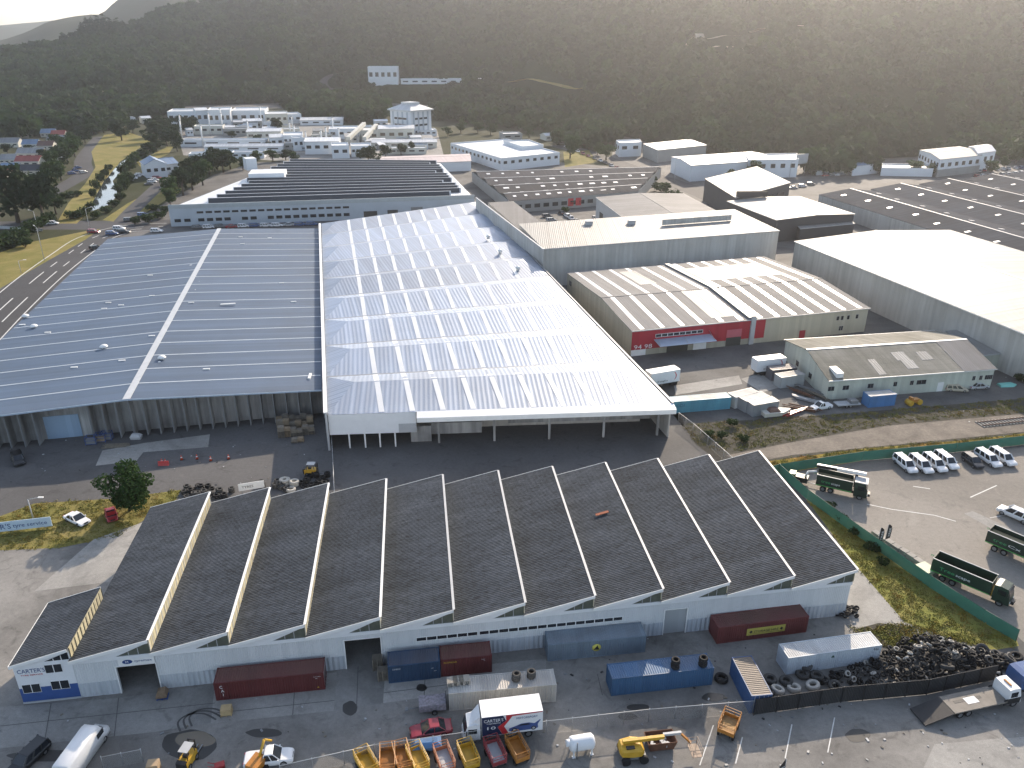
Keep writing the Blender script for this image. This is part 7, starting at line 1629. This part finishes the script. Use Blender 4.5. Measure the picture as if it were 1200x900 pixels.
o = thing('green_hopper', 'pale green tray at the rear of the long green truck', 'tray', G(1084, 672), heading(1060, 650, 1090, 670)); v = MB(); v.loft([[(-.9, -.8, .3), (.9, -.8, .3), (.9, .8, .3), (-.9, .8, .3)], [(-1.2, -1, 1.0), (1.1, -1, 1.1), (1.1, 1, 1.1), (-1.2, 1, 1.0)]]); v.build('tray_body', plain('pale_green', (.40, .48, .34), .6), o)
# railway track end
p0, p1 = G(1151, 500), G(1300, 484); t = thing('railway_track', 'short rusty end of railway track on the gravel bed', 'railway', p0, world=True); W_ = Wall(p0, p1)
for o_ in (0, -1.45): v = MB(); W_.slab(v, 0, W_.L, .18, .32, o_-.04, o_+.04); v.build('rail', M_rust, t)
for k in range(int(W_.L/.75)): v = MB(); W_.slab(v, k*.75, k*.75+.25, .02, .18, -2.0, .5); v.build('sleeper', plain('sleeper', (.34, .32, .29), .9), t)
# parking bay lines
mb = MB()
for (xa, ya, xb_, yb_) in ((928, 849, 920, 889), (978, 841, 970, 882), (836, 850, 820, 897), (870, 864, 862, 895), (1176, 511, 1177, 512), (1200, 600, 1160, 607)):
    W_ = Wall(G(xa, ya), G(xb_, yb_)); d_ = (W_.B-W_.A); nn = W_.n*.06; mb.face(*[q+UP*.03 for q in (W_.A-nn, W_.B-nn, W_.B+nn, W_.A+nn)][::-1])
struct('bay_line', mb, M_white)
mb = MB()
for (xa, ya, xb_, yb_) in ((1016, 591, 1045, 597), (1045, 597, 1095, 604), (1095, 604, 1120, 611), (1137, 583, 1168, 569), (1070, 570, 1090, 573)):
    W_ = Wall(G(xa, ya), G(xb_, yb_)); nn = W_.n*.10; mb.face(*[q+UP*.03 for q in (W_.A-nn, W_.B-nn, W_.B+nn, W_.A+nn)][::-1])
struct('lot_line', mb, M_white)
# puddles and oil marks
def blob(name, cx, cy, rx, ry, mat, lift, seed=0):
    c0 = G(cx, cy); ex, ey = G(cx+rx, cy)-c0, G(cx, cy-ry)-c0; gg_ = random.Random(seed); P = []
    for k in range(28):
        a = k*2*math.pi/28; q = 1+.16*mnoise.noise(Vector((math.cos(a)*1.4, math.sin(a)*1.4, seed))); P.append(c0+ex*math.cos(a)*q+ey*math.sin(a)*q+UP*lift)
    mb = MB(); mb.face(*P); return struct(name, mb, mat)
M_wet = N('wet_ground').out((.030, .029, .027), .35, 0); M_mud = N('muddy_water').out((.15, .125, .09), .22, 0)
blob('wet_patch', 222, 872, 33, 17, M_wet, .022, 3); blob('puddle', 228, 867, 23, 10, M_mud, .026, 4); blob('oil_stain', 494, 806, 6.5, 4.2, M_wet, .024, 5); blob('wet_patch', 310, 859, 22, 5, M_wet, .022, 6)
for k, (x, y, rx, ry) in enumerate(((748, 829, 14, 4), (836, 817, 14, 5), (735, 840, 12, 4), (410, 830, 9, 8), (1005, 862, 14, 8), (1100, 829, 10, 4), (60, 886, 50, 7))): blob('oil_stain', x, y, rx, ry, M_wet if k < 3 else plain('oil_mark', (.055, .053, .05), .7), .020, 20+k)
ws = [G(232+24*math.cos(a), 850+14*math.sin(a)) for a in (2.6, 3.4, 4.2, 5.0, 5.8)]
for k in range(3): ribbon('tyre_mark', [p+Vector((.5*k, .35*k, 0)) for p in ws], .22, plain('rubber_mark', (.075, .073, .07), .8), .028)
# light poles
def pole(label, x, y, hpx, arm=1.8, rz=0.0, group='street light poles'):
    p = G(x, y); h_ = hpx*(p-Vector((0, 0, CAMH))).length/FPX*1.03; t = thing('street_light', label, 'street light', p, rz, group); v = MB(); v.tube((0, 0, 0), (0, 0, h_), .11, 7, 0, .07); v.build('pole', M_lgrey, t); v = MB(); v.tube((0, 0, h_-.05), (arm, 0, h_+.35), .06, 6); v.build('arm', M_lgrey, t); v = MB(); v.box((arm+.3, 0, h_+.38), (.8, .28, .14)); v.build('lamp_head', M_trim, t)
for k, (x, y, h_, lb, rz) in enumerate(((52, 305, 32, 'street light on the verge nearest the curved road', 2.4), (106, 273, 24, 'street light at the corner of the road junction', .6), (45, 272, 20, 'street light by the bridge', 2.8), (25, 320, 12, 'short grey post on the verge', 0), (39, 608, 22, 'white pole behind the tyre service sign', 0), (73, 210, 20, 'street light among the suburb trees', 0), (790, 213, 26, 'street light on the far street bend', 0), (845, 205, 18, 'street light beside the broad white hall', 0), (925, 208, 16, 'street light beside the sign gantry', 0), (585, 172, 16, 'street light near the far car park', 0))): pole(lb, x, y, h_, 1.8, rz)
o = thing('sign_gantry', 'white billboard on posts by the far street', 'billboard', G(937, 206), world=True); Wn = Wall(G(931, 206), G(944, 205)); v = MB(); Wn.slab(v, 0, Wn.L, 6, 11, -.3, 0); v.build('board', M_lgrey, o)
for f in (.15, .85): v = MB(); Wn.slab(v, Wn.L*f-.15, Wn.L*f+.15, 0, 6, -.3, -.05); v.build('post', M_grey, o)
# bridge parapet and traffic at the junction
fence('bridge_rail', 'pale railing of the road bridge over the river', [(0, 268), (50, 271)], 1.1, M_lgrey, 3.0)

# ---------------------------------------------------------------- small distant cars
random.seed(21)
FAR = []
def far(kind, label, x, y, rz, group, colr=None): FAR.append((kind, label, x, y, rz, group, colr))
PC = {}
def farcar(label, x, y, rz, colr, group, style='wagon', p=None):
    k = (colr, style)
    if k not in PC: PC[k] = car('x', PAINT[colr], (0, 0, -50), 0, 4.4, 1.8, 1.5 if style == 'wagon' else 1.42, style); o = PC[k]
    else: o = copy_tree(PC[k])
    o.location = p or G(x, y); o.rotation_euler.z = rz; tag(o, label, 'car', group); o.name = 'parked_car'
    if 'group' in o and not group: del o['group']
    return o
cols = ['white', 'white', 'silver', 'grey', 'black', 'white', 'red', 'blue', 'silver']
def row(x0, y0, x1, y1, n, rz, label, group, skip=.1):
    for k in range(n):
        if random.random() < skip: continue
        f = (k+.5)/n; farcar(label.replace('#', ''), x0+(x1-x0)*f+random.uniform(-.6, .6), y0+(y1-y0)*f+random.uniform(-.3, .3), rz+random.uniform(-.06, .06), random.choice(cols), group, random.choice(('wagon', 'wagon', 'sedan')))
alongp = heading(197, 266, 556, 252)
row(225, 268, 372, 264, 11, alongp, 'car parked along the front of the sawtooth plant', 'cars along the sawtooth plant'); row(395, 257, 555, 252, 13, alongp, 'car parked behind the zinc shed', 'cars behind the zinc shed')
row(655, 249, 690, 268, 6, 1.9, 'car parked in the court behind the tall grey shed', 'cars in the back court', 0); row(640, 252, 652, 266, 3, .4, 'car parked under the bush in the back court', 'cars by the court bush', 0)
row(696, 255, 712, 263, 2, .2, 'dark car by the roller doors of the gabled shed', 'cars by the gabled shed', 0)
row(660, 171, 740, 205, 12, heading(660, 171, 740, 205), 'car on the street below the sunlit hill', 'cars on the hill street', .1); row(640, 158, 660, 170, 7, 0, 'car in the far car park by the hill', 'cars in the far car park', 0)
row(965, 207, 1060, 200, 15, heading(965, 207, 1060, 200), 'car parked along the street beyond the dark roofed sheds', 'cars beyond the dark roofed sheds', .1)
row(1135, 202, 1200, 197, 9, 1.4, 'car in the sales lot at the foot of the hill', 'cars in the sales lot', 0); row(1140, 208, 1200, 203, 8, 1.4, 'car in the front row of the sales lot at the foot of the hill', 'cars in the sales lot front row', .1)
row(1160, 213, 1200, 209, 5, 1.4, 'car in the nearest row of the sales lot', 'cars in the sales lot nearest row', 0)
row(925, 222, 955, 216, 3, .1, 'car parked behind the charcoal annexe', 'cars behind the charcoal annexe', 0)
row(150, 213, 166, 205, 4, .2, 'car in the river car park left of the track', 'cars in the river car park', 0); row(174, 218, 186, 208, 4, .2, 'white car in the river car park right of the track', 'cars right of the river track', 0)
row(84, 206, 92, 196, 3, 1.0, 'car parked along the suburb street', 'cars on the suburb street', 0); row(272, 222, 250, 232, 4, .9, 'car parked beside the sawtooth plant trees', 'cars beside the plant trees', 0)
for x, y, c_, a, lb in ((110, 273, 'maroon' if 'maroon' in PAINT else 'red', .0, 'dark red car turning at the road junction'), (132, 275, 'blue', .1, 'light blue car at the road junction'), (140, 269, 'white', .1, 'white car in front of the blue one at the junction'), (146, 273, 'black', .1, 'dark car beside the white one at the junction'), (184, 272, 'white', .1, 'white car behind the blue grey shed'), (152, 259, 'grey', .3, 'grey car parked by the river lawn'), (168, 253, 'blue', .2, 'blue car parked near the plant corner'), (113, 292, 'black', 1.0, 'black car on the curved road beside the shed'), (98, 203, 'silver', 1.2, 'silver car driving on the suburb street'), (62, 263, 'white', .2, 'white van on the bridge road'), (925, 277, 'red', .3, 'red car beside the charcoal canopy'), (1018, 262, 'grey', 1.2, 'grey car in the lane by the big white shed')):
    farcar(lb, x, y, a, c_, None)

# ---------------------------------------------------------------- trees and shrubs
random.seed(3)
tree(153, 601, 50, 58, 'full', 'bushy green tree on the grass strip in front of the loading yard')
for x, y, h_, w_, k, lb in ((22, 262, 60, 58, 'dark', 'largest dark tree at the left edge above the bridge'), (52, 260, 50, 44, 'dark', 'second big dark tree beside the largest one'), (66, 252, 30, 26, 'dark', 'small dark tree leaning over the reserve')): tree(x, y, h_, w_, k, lb)
def grove(lst, kind, label, group):
    for x, y, h_, w_ in lst: tree(x, y, h_, w_, kind if isinstance(kind, str) else random.choice(kind), label, group)
grove([(62, 205, 22, 24), (72, 198, 20, 22), (80, 192, 20, 22), (66, 190, 16, 18), (88, 184, 18, 20), (76, 180, 16, 18), (92, 176, 14, 18), (100, 168, 14, 16), (58, 215, 20, 20), (72, 212, 20, 22), (50, 222, 18, 20), (62, 172, 12, 16), (84, 170, 12, 14), (95, 160, 12, 16), (110, 158, 11, 16), (122, 156, 11, 16), (46, 158, 10, 16), (34, 154, 10, 16), (20, 156, 10, 16), (4, 160, 12, 18), (10, 182, 10, 12), (36, 180, 9, 12), (52, 186, 10, 12)], ('dark', 'round'), 'dark tree in the belt between the houses and the suburb street', 'trees by the suburb street')
grove([(143, 165, 21, 20), (137, 160, 12, 12), (156, 156, 13, 16)], 'dark', 'round tree standing alone on the reserve', 'trees on the reserve')
grove([(182, 166, 22, 24), (190, 160, 20, 22), (200, 158, 18, 20), (212, 155, 16, 18), (222, 158, 16, 18), (196, 172, 18, 20), (184, 178, 20, 20), (176, 184, 16, 18), (168, 190, 14, 16), (205, 168, 18, 16), (208, 178, 22, 16), (228, 152, 14, 14)], 'dark', 'tree in the thick belt between the reserve and the hospital', 'trees by the hospital')
grove([(205, 236, 26, 26), (215, 230, 28, 26), (226, 224, 28, 28), (238, 218, 26, 26), (246, 206, 24, 24), (210, 222, 22, 22), (220, 212, 24, 22), (200, 242, 20, 20), (262, 203, 26, 24), (270, 198, 22, 22), (255, 200, 24, 22), (285, 200, 14, 18), (300, 192, 14, 18), (320, 190, 12, 20), (335, 188, 12, 18), (346, 190, 11, 16), (230, 206, 20, 20)], ('dark', 'round'), 'tree in the dark grove left of the sawtooth plant', 'trees left of the sawtooth plant')
grove([(432, 192, 19, 26), (452, 184, 13, 16), (470, 182, 12, 16), (482, 180, 13, 10), (326, 154, 14, 16), (272, 162, 8, 12), (300, 168, 8, 18), (314, 176, 8, 14)], 'dark', 'round dark tree among the white factory blocks', 'trees among the factories')
grove([(668, 186, 26, 24), (710, 188, 16, 24), (700, 182, 14, 16), (690, 176, 12, 16), (610, 156, 14, 18), (596, 150, 14, 16), (575, 158, 12, 16), (560, 156, 12, 16), (540, 156, 14, 16), (525, 160, 10, 14), (640, 150, 16, 18), (620, 162, 12, 14)], 'round', 'tree in the loose row below the sunlit hill', 'trees below the sunlit hill')
grove([(880, 210, 20, 20), (820, 208, 18, 22), (855, 214, 14, 18), (900, 206, 14, 18), (965, 205, 14, 20), (985, 203, 12, 22), (1005, 203, 12, 24), (950, 198, 14, 16), (1070, 205, 14, 20), (1090, 206, 12, 20), (1175, 186, 14, 20), (1190, 192, 20, 24), (1160, 205, 14, 16), (1190, 176, 18, 24), (1176, 198, 12, 14)], 'round', 'street tree on the far side of the dark roofed sheds', 'street trees at the foot of the hill')
grove([(775, 226, 12, 22), (788, 234, 12, 20), (760, 216, 10, 20), (745, 209, 9, 20), (732, 206, 8, 14), (800, 244, 10, 16), (635, 240, 10, 14), (652, 244, 14, 13), (682, 243, 9, 14), (662, 250, 8, 10)], 'bush', 'green shrub in the clipped row beside the skylit factory', 'shrubs beside the skylit factory')
grove([(40, 275, 14, 22), (22, 284, 16, 26), (4, 292, 16, 26), (-8, 300, 20, 24), (50, 268, 12, 16), (30, 290, 10, 16), (58, 262, 12, 14)], 'bush', 'dense shrub on the river bank below the bridge', 'shrubs below the bridge')
grove([(100, 252, 9, 12), (108, 246, 10, 10), (96, 256, 9, 14), (84, 258, 9, 14), (112, 222, 11, 10), (118, 214, 10, 10), (125, 208, 9, 10), (140, 228, 11, 12), (146, 222, 12, 14), (150, 214, 12, 14), (146, 206, 12, 14), (142, 236, 9, 12), (134, 243, 8, 12), (124, 250, 8, 12), (114, 256, 8, 12), (152, 200, 12, 14), (158, 194, 12, 14), (128, 200, 7, 10), (80, 232, 6, 16), (90, 230, 6, 12), (110, 232, 10, 8), (162, 188, 10, 12), (144, 216, 12, 12)], 'bush', 'dark shrub lining the river channel', 'shrubs along the river')
grove([(175, 262, 10, 16), (188, 258, 9, 14), (160, 264, 9, 12), (195, 250, 8, 12), (178, 248, 7, 14)], 'bush', 'low shrub near the corner of the sawtooth plant', 'shrubs near the plant corner')
for x, y in ((1016, 646), (1000, 630), (985, 616), (970, 604), (1022, 655), (1032, 668), (857, 505), (870, 525), (845, 520), (830, 512), (1195, 450), (1200, 440)): tree(x, y, 9, 14, 'bush', 'scruffy weed bush on the rough ground between fence and bank', 'weed bushes by fence and bank')
tag(PROTO['bush'][0], None)
# pines on the far skyline
for x, y, h_, w_ in ((98, 40, 16, 14), (105, 40, 20, 16), (112, 42, 22, 16), (119, 41, 22, 16), (126, 40, 22, 16), (133, 41, 20, 16), (140, 40, 19, 16), (147, 38, 16, 14), (92, 46, 12, 12), (72, 58, 8, 8), (68, 60, 9, 8)): tree(x, y+8, h_, w_, 'pine', 'dark pine in the clump on the skyline of the wooded hill', 'skyline pines')

# loose litter on the yards
random.seed(31); mb = MB(); lm = []
for k in range(300):
    x, y = random.choice(((random.uniform(20, 880), random.uniform(812, 898)), (random.uniform(880, 1200), random.uniform(815, 898)), (random.uniform(640, 1000), random.uniform(725, 850)), (random.uniform(10, 380), random.uniform(510, 575)), (random.uniform(770, 1190), random.uniform(440, 500))))
    p = G(x, y); s_ = random.uniform(.05, .22); mb.box((p.x, p.y, .03+s_*.12), (s_*random.uniform(.6, 2.2), s_, s_*.3), random.uniform(0, 3), random.randrange(4))
tag(mb.build('litter', [M_woodg, M_lgrey, M_black, M_grey]), kind='stuff')
# ================================================================== FOREST, HAZE
forest('forest', forest_points(17000, az_of(-330), az_of(1530))
       + wood_points([(506, 122), (600, 128), (720, 160), (716, 172), (690, 168), (655, 158), (600, 152), (560, 146), (512, 142)], 420, 3) + wood_points([(-200, 130), (215, 126), (205, 139), (60, 141), (-200, 150)], 700, 4)
       + wood_points([(330, 118), (455, 118), (455, 142), (400, 146), (335, 138)], 420, 5) + wood_points([(940, 180), (1075, 174), (1075, 179), (950, 183)], 120, 6) + wood_points([(948, 200), (1030, 199.5), (1030, 203), (952, 206)], 40, 9) + wood_points([(640, 160), (720, 168), (700, 176), (660, 172)], 40, 10) + wood_points([(1165, 172), (1330, 160), (1330, 190), (1175, 190)], 200, 7)
       + wood_points([(0, 146), (150, 146), (150, 150), (110, 156), (60, 156), (0, 170)], 260, 8))
tc = bpy.data.collections.new('grass_tufts')
for k in range(4):
    me = clump_mesh('tuft', [(0, 0, .04, .40, .10), (.35, .15, .03, .3, .08), (-.3, .3, .03, .3, .07)], 34, .055, (M_grass, M_weeds, M_dry, M_grass)[k], 300+k); tc.objects.link(bpy.data.objects.new('tuft', me))
def tufts(poly, n, seed, keep=None): return [(x, y, .02) for x, y, z in wood_points(poly, n, seed)]
forest('grass', tufts([(948, 588), (1002, 662), (1060, 729), (1105, 745), (1165, 760), (1192, 757), (1187, 742), (1088, 684), (1000, 620)], 700, 11) + tufts([(0, 605), (40, 590), (140, 584), (212, 574), (205, 588), (168, 610), (140, 628), (70, 642), (0, 645)], 600, 12)
       + tufts([(870, 547), (905, 540), (1010, 526), (1200, 508), (1200, 519), (1010, 538), (915, 553)], 700, 13) + tufts([(800, 497), (960, 487), (1200, 467), (1200, 483), (1040, 497), (930, 516), (850, 532), (815, 520)], 900, 14)
       + tufts([(1000, 738), (1066, 730), (1160, 760), (1185, 765), (1100, 748), (1040, 760)], 250, 15), tc, .5, 1.5)
hz = MB(); hz.box((0, 600, 147), (12400, 12400, 306)); ho = hz.build('haze', None or plain('x', (1, 1, 1)))
hm = bpy.data.materials.new('haze_air'); hm.use_nodes = True; t_ = hm.node_tree; t_.nodes.remove(t_.nodes['Principled BSDF'])
pv = t_.nodes.new('ShaderNodeVolumePrincipled'); pv.inputs['Color'].default_value = (.93, .95, 1.0, 1); pv.inputs['Density'].default_value = .00016; pv.inputs['Anisotropy'].default_value = .80
t_.links.new(pv.outputs[0], t_.nodes['Material Output'].inputs['Volume']); ho.data.materials.clear(); ho.data.materials.append(hm); tag(ho, kind='stuff')
